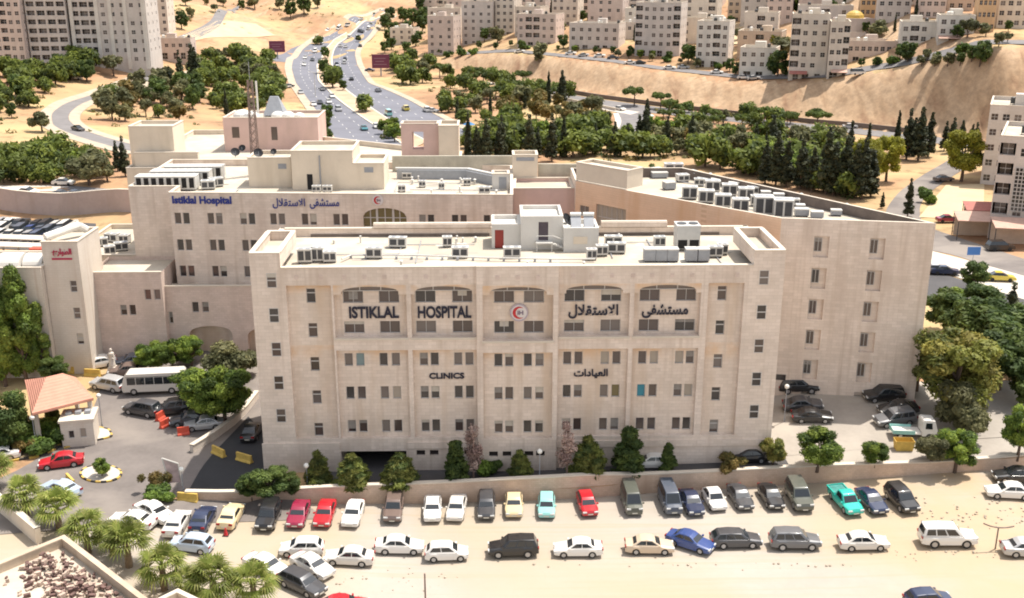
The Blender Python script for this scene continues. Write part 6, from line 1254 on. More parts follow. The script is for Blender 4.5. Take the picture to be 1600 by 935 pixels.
def make_car(kind, col, name):
    M = car_meshes(kind); t = place(name, None); bo = place('body', M['body'], t); bo.material_slots[0].link = 'OBJECT'; bo.material_slots[0].material = PA[col]
    for k, m in M['glass'].items(): place(k, m, t)
    for m in M['sides']: place('side_window', m, t)
    for x in M['wx']:
        for s in (-1, 1): wl = place('wheel', M['tyre'], t, (x, s * (M['hw'] - .13), M['rad'])); place('rim', M['rim'], wl)
    for s in (-1, 1): place('headlight', M['hl'], t, (M['L'] / 2 - .02, s * M['hw'] * .66, M['fz'] - .08)); place('taillight', M['tl'], t, (-M['L'] / 2 + .01, s * M['hw'] * .68, M['rz'] - .12))
    place('number_plate', M['pl'], t, (M['L'] / 2 + .005, 0, .45)); place('number_plate', M['pl'], t, (-M['L'] / 2 - .005, 0, .55))
    if 'bed' in M: place('load_bed', M['bed'], t)
    return t
PROTO = {}
NAMEOF = {'sedan': 'parked_car', 'hatchback': 'parked_car', 'beetle': 'parked_car', 'wagon': 'parked_car', 'suv': 'parked_suv', 'large suv': 'parked_suv', 'van': 'parked_van', 'pickup': 'pickup_truck'}
CATOF = {'sedan': 'car', 'hatchback': 'car', 'beetle': 'car', 'wagon': 'car', 'suv': 'suv', 'large suv': 'suv', 'van': 'van', 'pickup': 'pickup truck'}
def tilt(o, p, a):
    e = 1.2; c, s = math.cos(a), math.sin(a); z = lambda dx, dy: float(ground_z(p[0] + dx, p[1] + dy)); px_ = (z(c * e, s * e) - z(-c * e, -s * e)) / (2 * e); r_ = (z(-s * e, c * e) - z(s * e, -c * e)) / (2 * e)
    if abs(px_) < .3 and abs(r_) < .3: o.rotation_euler = (math.atan(r_), -math.atan(px_), a)
    else: o.rotation_euler = (0, 0, a)
def car(kind, col, px, yb, deg, label, group, lift=0.05):
    a = R(deg); s = abs(math.sin(a)); L_, Wd = SP[kind][0], SP[kind][1]; p0 = G(px, yb); k = px_per_m(p0); f = (CAM_Z - p0[2]) / np.linalg.norm(p0 - CAM)
    off = .5 * (L_ * s + Wd * (1 - s)) * k * f * .92; p = G(px, yb - off); key = (kind, col)
    if kind not in PROTO: PROTO[kind] = make_car(kind, col, NAMEOF[kind]); o = PROTO[kind]
    else:
        o = copy_tree(PROTO[kind])
        for c in o.children:
            if c.data is _CM[kind]['body']: c.material_slots[0].material = PA[col]
    o.location = (p[0], p[1], float(ground_z(p[0], p[1])) + lift); tilt(o, p, a); tag(o, label, CATOF[kind], group); return o
R1 = 'cars parked nose out along the garden wall'
for kind, col, x, y, d, lb_ in [
 ('suv', 'black', 420, 833, 270, 'black car in the shade of the broad wall tree'), ('sedan', 'crimson', 467, 828, 270, 'dark crimson car between black car and bright red car'), ('sedan', 'red', 508, 827, 270, 'bright red sedan parked beside the crimson car'), ('sedan', 'white', 552, 827, 268, 'white sedan right after the bright red one in the wall row'),
 ('suv', 'brown', 615, 820, 272, 'brown car standing alone in a gap of the wall row'), ('sedan', 'white', 676, 819, 273, 'white sedan two places before the dark grey car with its twin'), ('sedan', 'pearl', 714, 818, 266, 'off white sedan touching the dark grey car in the row'), ('wagon', 'dark grey', 760, 815, 271, 'dark grey car between white sedan and cream car'),
 ('sedan', 'cream', 803, 812, 270, 'cream yellow car next to the aqua car'), ('hatchback', 'aqua', 854, 813, 268, 'pale aqua hatchback between cream car and red hatchback'), ('hatchback', 'red', 917, 810, 277, 'red hatchback with space on both sides in the wall row'), ('van', 'olive grey', 986, 808, 273, 'boxy dark van with pale roof past the red hatchback'),
 ('van', 'slate', 1046, 807, 274, 'slate blue van next to a navy car'), ('sedan', 'navy', 1080, 809, 276, 'dark navy sedan squeezed against the slate van'), ('beetle', 'white', 1115, 801, 277, 'small rounded white car in the wall row'), ('sedan', 'dark grey', 1156, 800, 276, 'dark grey sedan right of the rounded white car'),
 ('sedan', 'black', 1204, 799, 274, 'black sedan below the reddish tree'), ('large suv', 'olive grey', 1248, 802, 270, 'boxy dark green off roader beside black sedan'), ('pickup', 'turquoise', 1320, 808, 278, 'bright turquoise pickup truck'), ('sedan', 'navy', 1361, 806, 278, 'navy sedan beside the turquoise pickup'), ('suv', 'black', 1408, 805, 278, 'small black off roader at the end of the wall row')]:
    car(kind, col, x, y, d, lb_, R1)
R2 = 'cars parked sideways across the sand lot'
for kind, col, x, y, d, lb_ in [
 ('hatchback', 'white', 472, 873, 184, 'white hatchback behind two white cars at the row start'), ('sedan', 'white', 416, 907, 328, 'white car slanting next to the palms'), ('sedan', 'pearl', 488, 908, 322, 'white car slanting above the black hatchback'), ('sedan', 'pearl', 546, 887, 178, 'off white sedan low in the sideways row with bluish windscreen'),
 ('sedan', 'white', 624, 869, 2, 'white sedan broadside above a white hatchback'), ('hatchback', 'white', 698, 880, 3, 'white hatchback broadside before the black off roader'), ('suv', 'black', 802, 874, 182, 'black off roader alone broadside in mid lot'), ('wagon', 'dark grey', 472, 936, 326, 'black hatchback slanting at the lower palms'),
 ('sedan', 'red', 536, 968, 10, 'red car only its roof in view at bottom edge'), ('sedan', 'white', 903, 873, 180, 'white sedan broadside between black off roader and beige sedan'), ('sedan', 'beige', 1014, 869, 358, 'beige sedan with dark sunroof broadside'), ('sedan', 'blue', 1078, 868, 326, 'blue sedan slanting across the sideways row'),
 ('wagon', 'dark grey', 1149, 859, 1, 'dark grey wagon broadside after the blue sedan'), ('suv', 'grey', 1241, 862, 359, 'grey crossover broadside in the sideways row'), ('sedan', 'pearl', 1348, 863, 358, 'off white sedan broadside below the turquoise pickup'), ('large suv', 'white', 1479, 858, 356, 'big white off roader on the sand by a bent post'),
 ('sedan', 'silver', 1604, 874, 355, 'silver car cut by the east frame edge'), ('sedan', 'white', 1576, 783, 172, 'white sedan facing the rubble below the wall end'), ('sedan', 'black', 1586, 757, 176, 'dark car in wall shade behind a white sedan'), ('hatchback', 'navy', 1450, 956, 5, 'dark car at the bottom edge of the sand lot')]:
    car(kind, col, x, y, d, lb_, R2)
R3 = 'cars around the hospital gate'
for kind, col, x, y, d, lb_ in [
 ('sedan', 'white', 208, 831, 166, 'white car with dark bonnet nearest the palms below the gate'), ('sedan', 'white', 242, 821, 326, 'white car nosing the wall start'), ('sedan', 'pearl', 277, 843, 90, 'white sedan seen from behind at the lot entrance'), ('sedan', 'navy', 317, 836, 90, 'navy sedan between white sedan and cream taxi'),
 ('hatchback', 'pale blue', 300, 867, 172, 'pale silver blue hatchback broadside at the lot entrance'), ('sedan', 'cream', 361, 831, 88, 'cream taxi seen from behind near red cone'), ('sedan', 'pale blue', 97, 782, 152, 'pale blue car half behind palm fronds'), ('sedan', 'red', 97, 736, 198, 'glossy red sedan driving past the kerbed island'),
 ('sedan', 'white', -2, 726, 200, 'white car cut by the west frame edge'), ('suv', 'silver', 171, 614, 160, 'silver off roader facing the yellow blocks'), ('suv', 'dark grey', 224, 654, 160, 'dark grey hatchback in front of the white bus'), ('suv', 'black', 272, 652, 196, 'black car beside the orange barriers'),
 ('sedan', 'dark grey', 297, 669, 196, 'dark teal grey car between black and silver cars'), ('sedan', 'silver', 320, 676, 194, 'silver sedan nearest the ramp wall'), ('sedan', 'white', 155, 579, 205, 'white car beside the white statue'), ('sedan', 'dark grey', 138, 565, 205, 'dark car by the annex doorway'),
 ('sedan', 'brown', 200, 589, 185, 'dark reddish car under the podium'), ('sedan', 'slate', 207, 574, 185, 'slate car deep in the podium shade'), ('sedan', 'black', 394, 694, 90, 'black car hidden in the ramp shade'), ('van', 'white', 92, 572, 160, 'white van parked under the poplars'),
 ('large suv', 'white', 1080, 721, 180, 'white off roader on the service road before the right tower'), ('sedan', 'silver', 838, 730, 180, 'silver car in shade behind the globe lamp'), ('sedan', 'white', 1018, 735, 180, 'white car half hidden by two cedars'), ('sedan', 'black', 1168, 726, 180, 'black car in shade at the right tower'),
 ('suv', 'black', 1248, 617, 350, 'black off roader backed to the wing wall'), ('sedan', 'dark grey', 1254, 644, 355, 'dark sedan above its black twin'), ('sedan', 'black', 1268, 662, 354, 'glossy black sedan in the open car park'), ('suv', 'black', 1380, 629, 184, 'black off roader near the golden trees'),
 ('suv', 'black', 1392, 612, 184, 'black off roader in tree shade at the wing'), ('suv', 'grey', 1397, 668, 190, 'grey off roader beside the small white truck'), ('sedan', 'black', 1402, 650, 186, 'black sedan behind the small white truck')]:
    car(kind, col, x, y, d, lb_, R3)
# the white coach
def bus_at(px, yb, deg):
    p = G(px, yb - 8); t = thing('coach', 'white minibus coach with dark side windows under the trees', 'bus', (p[0], p[1], float(ground_z(p[0], p[1])) + .05), R(deg)); Lb, wb_, hb_ = 7.4, 2.2, 2.75
    m = MB(); prof = [(-3.7, .4), (3.55, .4), (3.7, .8), (3.62, 1.4), (3.3, 2.45), (3.0, 2.7), (-3.5, 2.75), (-3.7, 2.5)]
    for s in (-1, 1): m.poly([(x, s * wb_ / 2, z) for x, z in (prof if s < 0 else prof[::-1])])
    for i in range(len(prof)): a, c = prof[i], prof[(i + 1) % len(prof)]; m.quad((a[0], wb_ / 2, a[1]), (c[0], wb_ / 2, c[1]), (c[0], -wb_ / 2, c[1]), (a[0], -wb_ / 2, a[1]))
    m.build('body', PA['pearl'], t)
    for s in (-1, 1):
        for k in range(6): g = MB(); x0 = -3.4 + k * 1.08; q = [(x0, s * (wb_ / 2 + .012), 1.35), (x0 + 1.0, s * (wb_ / 2 + .012), 1.35), (x0 + 1.0, s * (wb_ / 2 + .012), 2.25), (x0, s * (wb_ / 2 + .012), 2.25)]; g.quad(*(q if s < 0 else q[::-1])); g.build('side_window', CGL, t)
        for x in (2.3, -2.2): g = MB(); g.tube((x, s * (wb_ / 2 - .2), .42), (x, s * (wb_ / 2 + .02), .42), .42, n=18); w_ = g.build('wheel', RUB, t); g = MB(); g.tube((x, s * (wb_ / 2 + .02), .42), (x, s * (wb_ / 2 + .035), .42), .24, n=14); g.build('rim', RIM, w_)
    g = MB(); g.quad((3.63, -1.0, 1.43), (3.63, 1.0, 1.43), (3.36, .95, 2.35), (3.36, -.95, 2.35)); g.build('windscreen', CGL, t)
    for s in (-1, 1): g = MB(); g.box(3.6, 3.72, s * .8 - .15, s * .8 + .15, .8, 1.0); g.build('headlight', HLG, t); g = MB(); g.box(-3.73, -3.66, s * .9 - .1, s * .9 + .1, .9, 1.3); g.build('taillight', TLG, t)
    g = MB(); g.box(-3.5, 3.1, -wb_ / 2 - .01, wb_ / 2 + .01, 2.3, 2.36); g.build('gutter_trim', TRIM, t)
bus_at(243, 620, 186)
# distant traffic: one small shape each
def far_car_mesh(kind):
    k = ('far', kind)
    if k not in _CM:
        L_, Wd, H, belt, wb, rad, prof, cowl, rf, rr, rd = SP[kind]; hw = Wd / 2; b = MB(); pr = [(L_ / 2, .3)] + prof + [(-L_ / 2, .3)]
        for i in range(len(pr) - 1): a, c = pr[i], pr[i + 1]; b.quad((a[0], hw, a[1]), (a[0], -hw, a[1]), (c[0], -hw, c[1]), (c[0], hw, c[1]))
        for s in (-1, 1): q = [(x, s * hw, z) for x, z in pr]; b.poly(q if s > 0 else q[::-1])
        B0 = [(cowl, hw * .9), (cowl, -hw * .9), (rd, -hw * .9), (rd, hw * .9)]; T0 = [(rf, hw * .74), (rf, -hw * .74), (rr, -hw * .74), (rr, hw * .74)]
        for i in range(4): j = (i + 1) % 4; b.quad((*B0[j], belt), (*B0[i], belt), (*T0[i], H - .06), (*T0[j], H - .06), 1); b.quad((*T0[j], H - .06), (*T0[i], H - .06), (*T0[i], H), (*T0[j], H))
        b.poly([(*q, H) for q in T0[::-1]])
        for x in (wb / 2, -wb / 2):
            for s in (-1, 1): b.tube((x, s * (hw - .15), rad), (x, s * (hw + .02), rad), rad, n=10, m=2)
        _CM[k] = b.mesh('car', [PA['white'], CGL, RUB])
    return _CM[k]
def far_car(kind, col, px, py, ang, label, group, name='car', lift=.14):
    p = G(px, py); o = place(name, far_car_mesh(kind), None, (p[0], p[1], float(ground_z(p[0], p[1])) + lift)); o.material_slots[0].link = 'OBJECT'; o.material_slots[0].material = PA[col]; tilt(o, p, ang); tag(o, label, 'car', group); return o
hwy_dir = lambda c, p: (lambda k: math.atan2(*(c[min(k + 2, len(c) - 1)] - c[max(k - 2, 0)])[::-1]))(int(np.argmin(((c - p[:2]) ** 2).sum(1))))
cL = resample(np.array([p[:2] for p in mid(hl_l, hl_r, .5)]), 80); cR_ = resample(np.array([p[:2] for p in mid(hr_l, hr_r, .5)]), 80)
HWC = [(477,92,'white'),(493,82,'white'),(495,62,'pearl'),(503,69,'white'),(488,96,'dark grey'),(475,103,'white'),(512,49,'white'),(529,46,'white'),(543,42,'white'),(564,32,'pearl'),(470,147,'silver'),(504,142,'grey'),(519,153,'white'),(490,166,'white'),(500,163,'black'),(514,162,'white'),(529,174,'silver'),(569,204,'teal'),(588,201,'white'),
       (607,181,'aqua'),(634,173,'yellow'),(549,126,'black'),(591,144,'grey'),(563,74,'black'),(546,60,'white'),(540,75,'white'),(532,74,'pearl'),(539,94,'black'),(538,100,'white'),(526,103,'navy'),(527,108,'white'),(562,50,'dark grey'),(566,51,'black'),(576,46,'white'),(667,175,'white')]
HWC.sort(); cc = {}
for x, y, c in HWC:
    p = G(x, y); dL, dR = ((cL - p[:2]) ** 2).sum(1).min(), ((cR_ - p[:2]) ** 2).sum(1).min(); a = hwy_dir(cL, p) + math.pi if dL < dR else hwy_dir(cR_, p); sd_ = 'west' if dL < dR else 'east'; i = cc.get((c, sd_), 0); cc[(c, sd_)] = i + 1
    far_car('van' if (x, y) in ((529, 46), (543, 42), (607, 181)) else random.choice(['sedan', 'sedan', 'hatchback', 'suv']), c, x, y, a, f'{c} car on the {sd_} highway carriageway, {ordinal(i)} {c} one from the west', 'cars driving on the highway')
for x, y, c, d, lb_ in ((217,108,'white',0,'white car on the dirt track by the deep green tree'),(122,205,'black',-40,'black car in the road curve'),(447,138,'white',60,'white car parked on the verge west of highway'),(452,137,'dark grey',60,'dark car parked on the verge west of highway'),(578,112,'navy',0,'dark car on the plot at the large billboard'),(676,176,'pearl',-30,'off white car leaving the east carriageway'),
                   (968,173,'white',-50,'white car turning at the side road mouth'),(1012,184,'white',-60,'white car parked along the side road'),(1328,201,'silver',-6,'silver car on the road under the sandy cut'),(1476,430,'navy',-10,'navy car parked at the hedge by the end of the wing'),(1562,440,'yellow',-12,'yellow taxi behind the clipped round tree'),(1481,348,'crimson',-4,'red car at the edge of the pale plot'),(1562,392,'black',0,'black off roader before the wide pale awning'),(1474,284,'brown',10,'brownish car under the lime tree'),(100,290,'pearl',0,'pale car with open shade at the road fork'),(1462,428,'silver',-10,'silver car beside the navy car near the wing end')):
    far_car('sedan' if 'roader' not in lb_ else 'suv', c, x, y, R(d), lb_, None)
for i, (x, y, c) in enumerate(((44,304,'white'),(54,311,'white'),(97,309,'dark grey'),(110,316,'white'),(120,309,'slate'),(133,313,'pearl'),(151,320,'white'))): far_car('sedan', c, x, y, R(-12), f'{c} car on the raised west road, {ordinal(i)} in the queue', 'cars on the raised west road')
ROWC = ['white', 'navy', 'white', 'blue', 'black', 'silver', 'white', 'dark grey', 'pearl', 'slate', 'white', 'red', 'black', 'silver']
i = 0
for row, (y0, x0, n_) in enumerate(((352, 2, 8), (361, 4, 9), (370, -2, 9))):
    for j in range(n_):
        if random.random() < .08: continue
        x = x0 + j * 15.0 + row * 3; c = random.choice(ROWC); far_car(random.choice(['sedan', 'hatchback', 'suv']), c, x, y0 + j * .9, R(80 + random.uniform(-4, 4)), f'{c} car in the west car park, {["back", "middle", "front"][row]} row, {ordinal(j)} place', 'cars in the west car park', lift=.1)
for i, (x, y, c) in enumerate(((812,83,'white'),(892,86,'white'),(912,89,'silver'),(937,90,'white'),(958,93,'dark grey'),(985,101,'white'),(1000,101,'black'),(1046,109,'white'),(1068,108,'silver'),(1120,116,'white'),(1162,124,'white'),(1178,125,'silver'))): far_car('sedan', c, x, y, R(-14), f'{c} car on the street above the cut, {ordinal(i)} from the west', 'cars on the street above the cut')
far_car('van', 'white', 1340, 118, R(8), 'white van parked on the sandy shoulder by red roofed blocks', None); far_car('van', 'pearl', 118, 124, R(2), 'pale trailer van under the deep green tree', None)
# ================================================================== walls, gate, roofs, small things
gx = np.linspace(-32.5, 110, 60)
wall_line('long brown stone garden wall between sand lot and hospital road', [(x, float(yw(x)) + .2) for x in gx], 0.0, .45, WALLST, 'garden_wall', z_off=-5.0, zf=lambda x, y: wall_top(x) + .08 * np.sin(x * .25))
# ---- globe lamps
GLOBE = mat('lamp_globe', (0.78, 0.76, 0.70), 0.3, 0)
def lamp(px, yb, hpx, label):
    p = G(px, yb); h = hpx / px_per_m(p) / .9; t = thing('street_lamp', label, 'lamp', p, 0, 'white globe lamps'); m = MB(); m.tube((0, 0, -.3), (0, 0, h - .25), .06, .045, n=8); m.tube((0, 0, 0), (0, 0, .5), .1, n=8); m.build('post', METAL_G, t)
    m = MB(); m.ball((0, 0, h), .27, nu=12, nv=8); m.build('globe', GLOBE, t, True)
for x, y, h, lb_ in ((58,706,52,'globe lamp under the tiled gate canopy'),(160,668,48,'globe lamp on the booth kerb'),(336,668,36,'globe lamp beside the silver sedan at the ramp'),(287,770,36,'globe lamp at the wall start'),(481,766,38,'globe lamp left of the young firs'),(843,756,50,'globe lamp before the silver car'),(1225,660,54,'globe lamp at the east car park corner')): lamp(x, y, h, lb_)
# ---- gatehouse
TILE = mat('clay_roof_tile', (0.58, 0.27, 0.19), 0.85, 0.10, 0.8, bump=.2)
def tile_ridges(m):
    N, L = m.node_tree.nodes, m.node_tree.links; b = N['Principled BSDF']; wv = N.new('ShaderNodeTexWave'); wv.wave_type = 'BANDS'; wv.bands_direction = 'Z'; wv.inputs['Scale'].default_value = 1.6; wv.inputs['Distortion'].default_value = .6
    g = N.new('ShaderNodeNewGeometry'); L.new(g.outputs['Position'], wv.inputs['Vector']); bn = N.new('ShaderNodeBump'); bn.inputs['Strength'].default_value = .5; bn.inputs['Distance'].default_value = .08; L.new(wv.outputs['Fac'], bn.inputs['Height']); L.new(bn.outputs[0], b.inputs['Normal'])
tile_ridges(TILE)
gc = thing('gate_canopy', 'red clay tiled hip roof on posts over the gate lane', 'canopy'); ze = 4.6
cor = [P(50, 646, ze), P(146, 622, ze), P(118, 586, ze + .3), P(38, 590, ze + .3)]; ap = P(74, 586, 6.9)
cor = [np.array([c[0], c[1], ze]) for c in cor]; apx = np.mean(cor, 0) + np.array([0, 0, 2.0]); dr_ = (cor[1] - cor[0]) / np.linalg.norm(cor[1] - cor[0]); ra, rb_ = apx - dr_ * .9, apx + dr_ * .9
m = MB(); m.quad(cor[0], cor[1], rb_, ra); m.poly([cor[1], cor[2], rb_]); m.quad(cor[2], cor[3], ra, rb_); m.poly([cor[3], cor[0], ra])
lo = [c - np.array([0, 0, .3]) for c in cor]
for i in range(4): j = (i + 1) % 4; m.quad(lo[i], lo[j], cor[j], cor[i])
m.quad(*lo[::-1]); m.build('tiled_roof', TILE, gc)
cen = np.mean(cor, 0)
for c in cor: q = cen + (c - cen) * .88; m = MB(); m.prism([(q[0] - .2, q[1] - .2), (q[0] + .2, q[1] - .2), (q[0] + .2, q[1] + .2), (q[0] - .2, q[1] + .2)], -.3, ze - .31); m.build('post', CONC, gc)
bp = G(128, 689); bt = thing('guard_booth', 'small cream stone guard booth with two windows', 'booth', bp, R(12)); m = MB(); bw, bd, bh = 3.4, 3.2, 3.0
hsx = [(.75, 1.35, 1.1, 2.0), (1.95, 2.6, 1.1, 2.2)]; Xq = wall_grid(m, (-bw / 2, -bd / 2), (bw / 2, -bd / 2), -.3, bh, hsx, .15)
for a, c in (((bw / 2, -bd / 2), (bw / 2, bd / 2)), ((bw / 2, bd / 2), (-bw / 2, bd / 2)), ((-bw / 2, bd / 2), (-bw / 2, -bd / 2))): wall_grid(m, a, c, -.3, bh)
m.build('wall', STONE_W, bt)
for h in hsx: window(bt, Xq, (h[0] + h[1]) / 2, (h[2] + h[3]) / 2, h[1] - h[0], h[3] - h[2], .12, 0, glass=GLASS if h[0] < 1 else GLASS_L)
m = MB(); m.box(-bw / 2 - .15, bw / 2 + .15, -bd / 2 - .15, bd / 2 + .15, bh, bh + .25); m.build('roof_slab', COPE, bt)
for x in (-1.0, 0, 1.0): m = MB(); m.box(x - .3, x + .3, -.2, .5, bh + .25, bh + .6); o = place('roof_unit', m.mesh('roof_unit', METAL_G), bt)
# kerbed islands with yellow and black blocks
YEL = mat('yellow_paint', (0.62, 0.42, 0.10), 0.8, 0.15, 2); KBLK = mat('black_paint', (0.05, 0.045, 0.04), 0.8, 0.2, 2)
def island(label, pts, fill, name='kerbed_island'):
    t = thing(name, label, 'traffic island'); c = np.mean(pts, 0); q = resample(np.array([p[:2] for p in pts + pts[:1]]), 48); m = MB(); zt = float(np.mean([p[2] for p in pts])) + .22
    for i in range(47):
        a, b_ = q[i], q[i + 1]; ia, ib = c[:2] + (a - c[:2]) * .9, c[:2] + (b_ - c[:2]) * .9; k = (i // 2) % 2; m.quad((*a, zt - .6), (*b_, zt - .6), (*b_, zt), (*a, zt), k); m.quad((*a, zt), (*b_, zt), (*ib, zt), (*ia, zt), k)
    m.build('kerb', [YEL, KBLK], t); m = MB(); m.poly([(*(c[:2] + (p - c[:2]) * .91), zt - .03) for p in q[:-1]]); m.build('bed', fill, t)
def oval(px, py, rx, ry): return [G(px + rx * math.cos(a), py + ry * math.sin(a)) for a in np.linspace(0, 2 * math.pi, 20)[:-1]][::-1]
island('oval traffic island with yellow and black kerb', oval(158, 742, 34, 14), CONC)
island('striped kerb island carrying the guard booth', [G(*p) for p in ((100, 702), (178, 684), (172, 672), (150, 668), (104, 682))], CONC)
island('planted kerb strip under the gate canopy', [G(*p) for p in ((-20, 728), (60, 716), (98, 700), (92, 676), (40, 690), (-20, 704))], mat('planting_soil', (0.22, 0.17, 0.10), .95, .2, .6))
# barrier blocks
def jersey(label, px, yb, deg, mt, group, L_=1.6, h=.8, name='barrier_block'):
    p = G(px, yb); m = MB(); s = [(-.3, 0), (.3, 0), (.3, .18), (.14, .38), (.11, h), (-.11, h), (-.14, .38), (-.3, .18)]
    for i in range(len(s)): a, c = s[i], s[(i + 1) % len(s)]; m.quad((-L_ / 2, a[0], a[1]), (L_ / 2, a[0], a[1]), (L_ / 2, c[0], c[1]), (-L_ / 2, c[0], c[1]))
    m.poly([(L_ / 2, a, b_) for a, b_ in s]); m.poly([(-L_ / 2, a, b_) for a, b_ in s[::-1]]); tag(place(name, m.mesh(name, mt), None, p, R(deg)), label, 'barrier', group)
ORG_P = mat('orange_plastic', (0.62, 0.09, 0.05), 0.5, 0.05, 1)
for x, y, d, lb_ in ((105,583,-8,'yellow barrier block under the poplars'),(145,588,-8,'yellow barrier block by the white car'),(111,758,-50,'yellow barrier block near the pale blue car'),(294,784,-10,'yellow barrier block at the wall start'),(342,712,-40,'yellow barrier block at the ramp head'),(382,722,-30,'yellow barrier block inside the ramp shade')): jersey(lb_, x, y, d, YEL, 'yellow barrier blocks', 2.1, .95)
for x, y, d, lb_ in ((251,656,70,'orange plastic barrier by the dark grey hatchback'),(258,668,60,'orange plastic barrier before the black car'),(287,680,20,'orange plastic barrier before the silver sedan')): jersey(lb_, x, y, d, ORG_P, 'orange plastic barriers', 1.3, 1.0)
p = G(353, 837); t = thing('traffic_cone', 'red traffic cone beside the cream taxi', 'cone', p); m = MB(); m.tube((0, 0, .05), (0, 0, .8), .22, .06, n=10); m.build('cone', RED_P, t); m = MB(); m.box(-.28, .28, -.28, .28, 0, .05); m.build('base', TRIM, t)
# ramp wall beside the block, banner, planter, statue, kiosk, tent
wall_line('curved cream ramp wall at the corner of the front block', [G(300, 708), G(330, 692), G(368, 668), G(392, 640), G(402, 622)], .9, .45, STONE_W, 'ramp_wall', z_off=-.5)
p = G(277, 762); t = thing('banner_sign', 'tall white banner sign leaning at the entrance', 'sign', p, R(35)); m = MB(); m.tube((-.6, 0, 0), (-1.2, 0, 3.6), .07); m.tube((.5, 0, 0), (.3, 0, 2.6), .06); m.tube((-1.2, 0, 3.6), (.3, 0, 2.6), .09); m.build('frame', METAL_W, t); m = MB(); m.quad((-.68, .02, .7), (.45, .02, .5), (.3, .02, 2.5), (-1.1, .02, 3.4)); m.quad((-.68, .05, .7), (-1.1, .05, 3.4), (.3, .05, 2.5), (.45, .05, .5)); m.build('cloth', mat('banner_cloth', (.50, .38, .36), .8, .2, 1.5), t)
p = G(177, 583); t = thing('statue', 'white draped statue on a pedestal by the podium door', 'statue', p); m = MB(); m.box(-.45, .45, -.45, .45, -.2, .9); m.build('pedestal', STONE_W, t)
m = MB(); pr = [(.36, .9), (.42, 1.1), (.34, 1.7), (.26, 2.2), (.36, 2.55), (.34, 2.75), (.12, 2.88), (.15, 3.0), (.18, 3.15), (.13, 3.3), (0.02, 3.36)]
for (r0, z0), (r1, z1) in zip(pr[:-1], pr[1:]): m.tube((0, 0, z0), (0, 0, z1), r0, r1, n=12, caps=False)
m.tube((.3, -.05, 2.6), (.42, -.2, 2.0), .11, .09); m.tube((.42, -.2, 2.0), (.15, -.36, 2.15), .09, .07); m.tube((-.3, -.05, 2.6), (-.42, -.1, 1.95), .11, .09); m.build('figure', STONE_W, t, True)
p = G(1428, 684); t = thing('small_truck', 'small white flatbed truck with aqua side panel in the east car park', 'truck', (p[0], p[1], float(ground_z(p[0], p[1])) + .12), R(-5))
m = MB(); pr_ = [(.55, .45), (2.05, .45), (2.15, 1.15), (1.8, 2.25), (.6, 2.3), (.5, 2.1)]
for s_ in (-1, 1): m.poly([(x, s_ * .85, z) for x, z in (pr_ if s_ < 0 else pr_[::-1])])
for i in range(len(pr_)): u, v = pr_[i], pr_[(i + 1) % len(pr_)]; m.quad((u[0], .85, u[1]), (v[0], .85, v[1]), (v[0], -.85, v[1]), (u[0], -.85, u[1]))
m.build('cab', PA['white'], t); m = MB(); m.box(-2.5, .48, -.88, .88, .62, .78); m.build('flatbed', PA['white'], t); m = MB(); m.box(-2.5, -.2, -.92, -.885, .62, 1.05); m.box(-2.5, -.2, .885, .92, .62, 1.05); m.box(-2.54, -2.505, -.9, .9, .62, 1.05); m.build('side_panel', PA['aqua'], t)
for s_ in (-1, 1): q = [(.85, s_ * .862, 1.3), (1.6, s_ * .862, 1.3), (1.5, s_ * .862, 2.0), (.85, s_ * .862, 2.0)]; m = MB(); m.quad(*(q if s_ < 0 else q[::-1])); m.build('side_window', CGL, t)
m = MB(); m.quad((2.14, -.75, 1.22), (2.14, .75, 1.22), (1.86, .7, 2.12), (1.86, -.7, 2.12)); m.build('windscreen', CGL, t)
for x in (1.35, -1.7):
    for s_ in (-1, 1): m = MB(); m.tube((x, s_ * .66, .38), (x, s_ * .88, .38), .38, n=16); w_ = m.build('wheel', RUB, t); m = MB(); m.tube((x, s_ * .88, .38), (x, s_ * .9, .38), .2, n=12); m.build('rim', RIM, w_)
p = G(1411, 703); t = thing('skip_bin', 'ochre metal skip bin in front of the small truck', 'skip', p, R(-4)); m = MB(); 
for a, c in (((-1.0, -.6), (1.0, -.6)), ((1.0, -.6), (1.0, .6)), ((1.0, .6), (-1.0, .6)), ((-1.0, .6), (-1.0, -.6))): m.quad((a[0] * .85, a[1] * .85, 0), (c[0] * .85, c[1] * .85, 0), (c[0], c[1], 1.2), (a[0], a[1], 1.2)); m.quad((c[0] * .8, c[1] * .8, .1), (a[0] * .8, a[1] * .8, .1), (a[0] * .95, a[1] * .95, 1.2), (c[0] * .95, c[1] * .95, 1.2)); m.quad((a[0], a[1], 1.2), (c[0], c[1], 1.2), (c[0] * .95, c[1] * .95, 1.2), (a[0] * .95, a[1] * .95, 1.2))
m.quad((-.8, -.48, .1), (.8, -.48, .1), (.8, .48, .1), (-.8, .48, .1)); m.build('bin', YEL, t)
p = G(1272, 606); t = thing('tent', 'small red tent canopy by the wing wall', 'tent', p); m = MB(); c4 = [(-1.2, -1.0), (1.2, -1.0), (1.2, 1.0), (-1.2, 1.0)]
for i in range(4): a, c = c4[i], c4[(i + 1) % 4]; m.poly([(*a, 1.9), (*c, 1.9), (0, 0, 2.6)]); m.quad((*a, 1.6), (*c, 1.6), (*c, 1.9), (*a, 1.9))
m.build('cloth', RED_P, t)
for a in c4: m = MB(); m.tube((*a, 0), (*a, 1.9), .04); m.build('pole', METAL_G, t)
p = G(1519, 412); t = thing('road_sign', 'blue rectangular road sign on a post', 'sign', p); m = MB(); m.tube((0, 0, 0), (0, 0, 1.8), .06); m.build('post', METAL_G, t); m = MB(); m.box(-1.1, 1.1, -.08, -.02, 1.5, 2.9); m.build('panel', mat('sign_sky_blue', (.05, .16, .42), .5, 0), t)
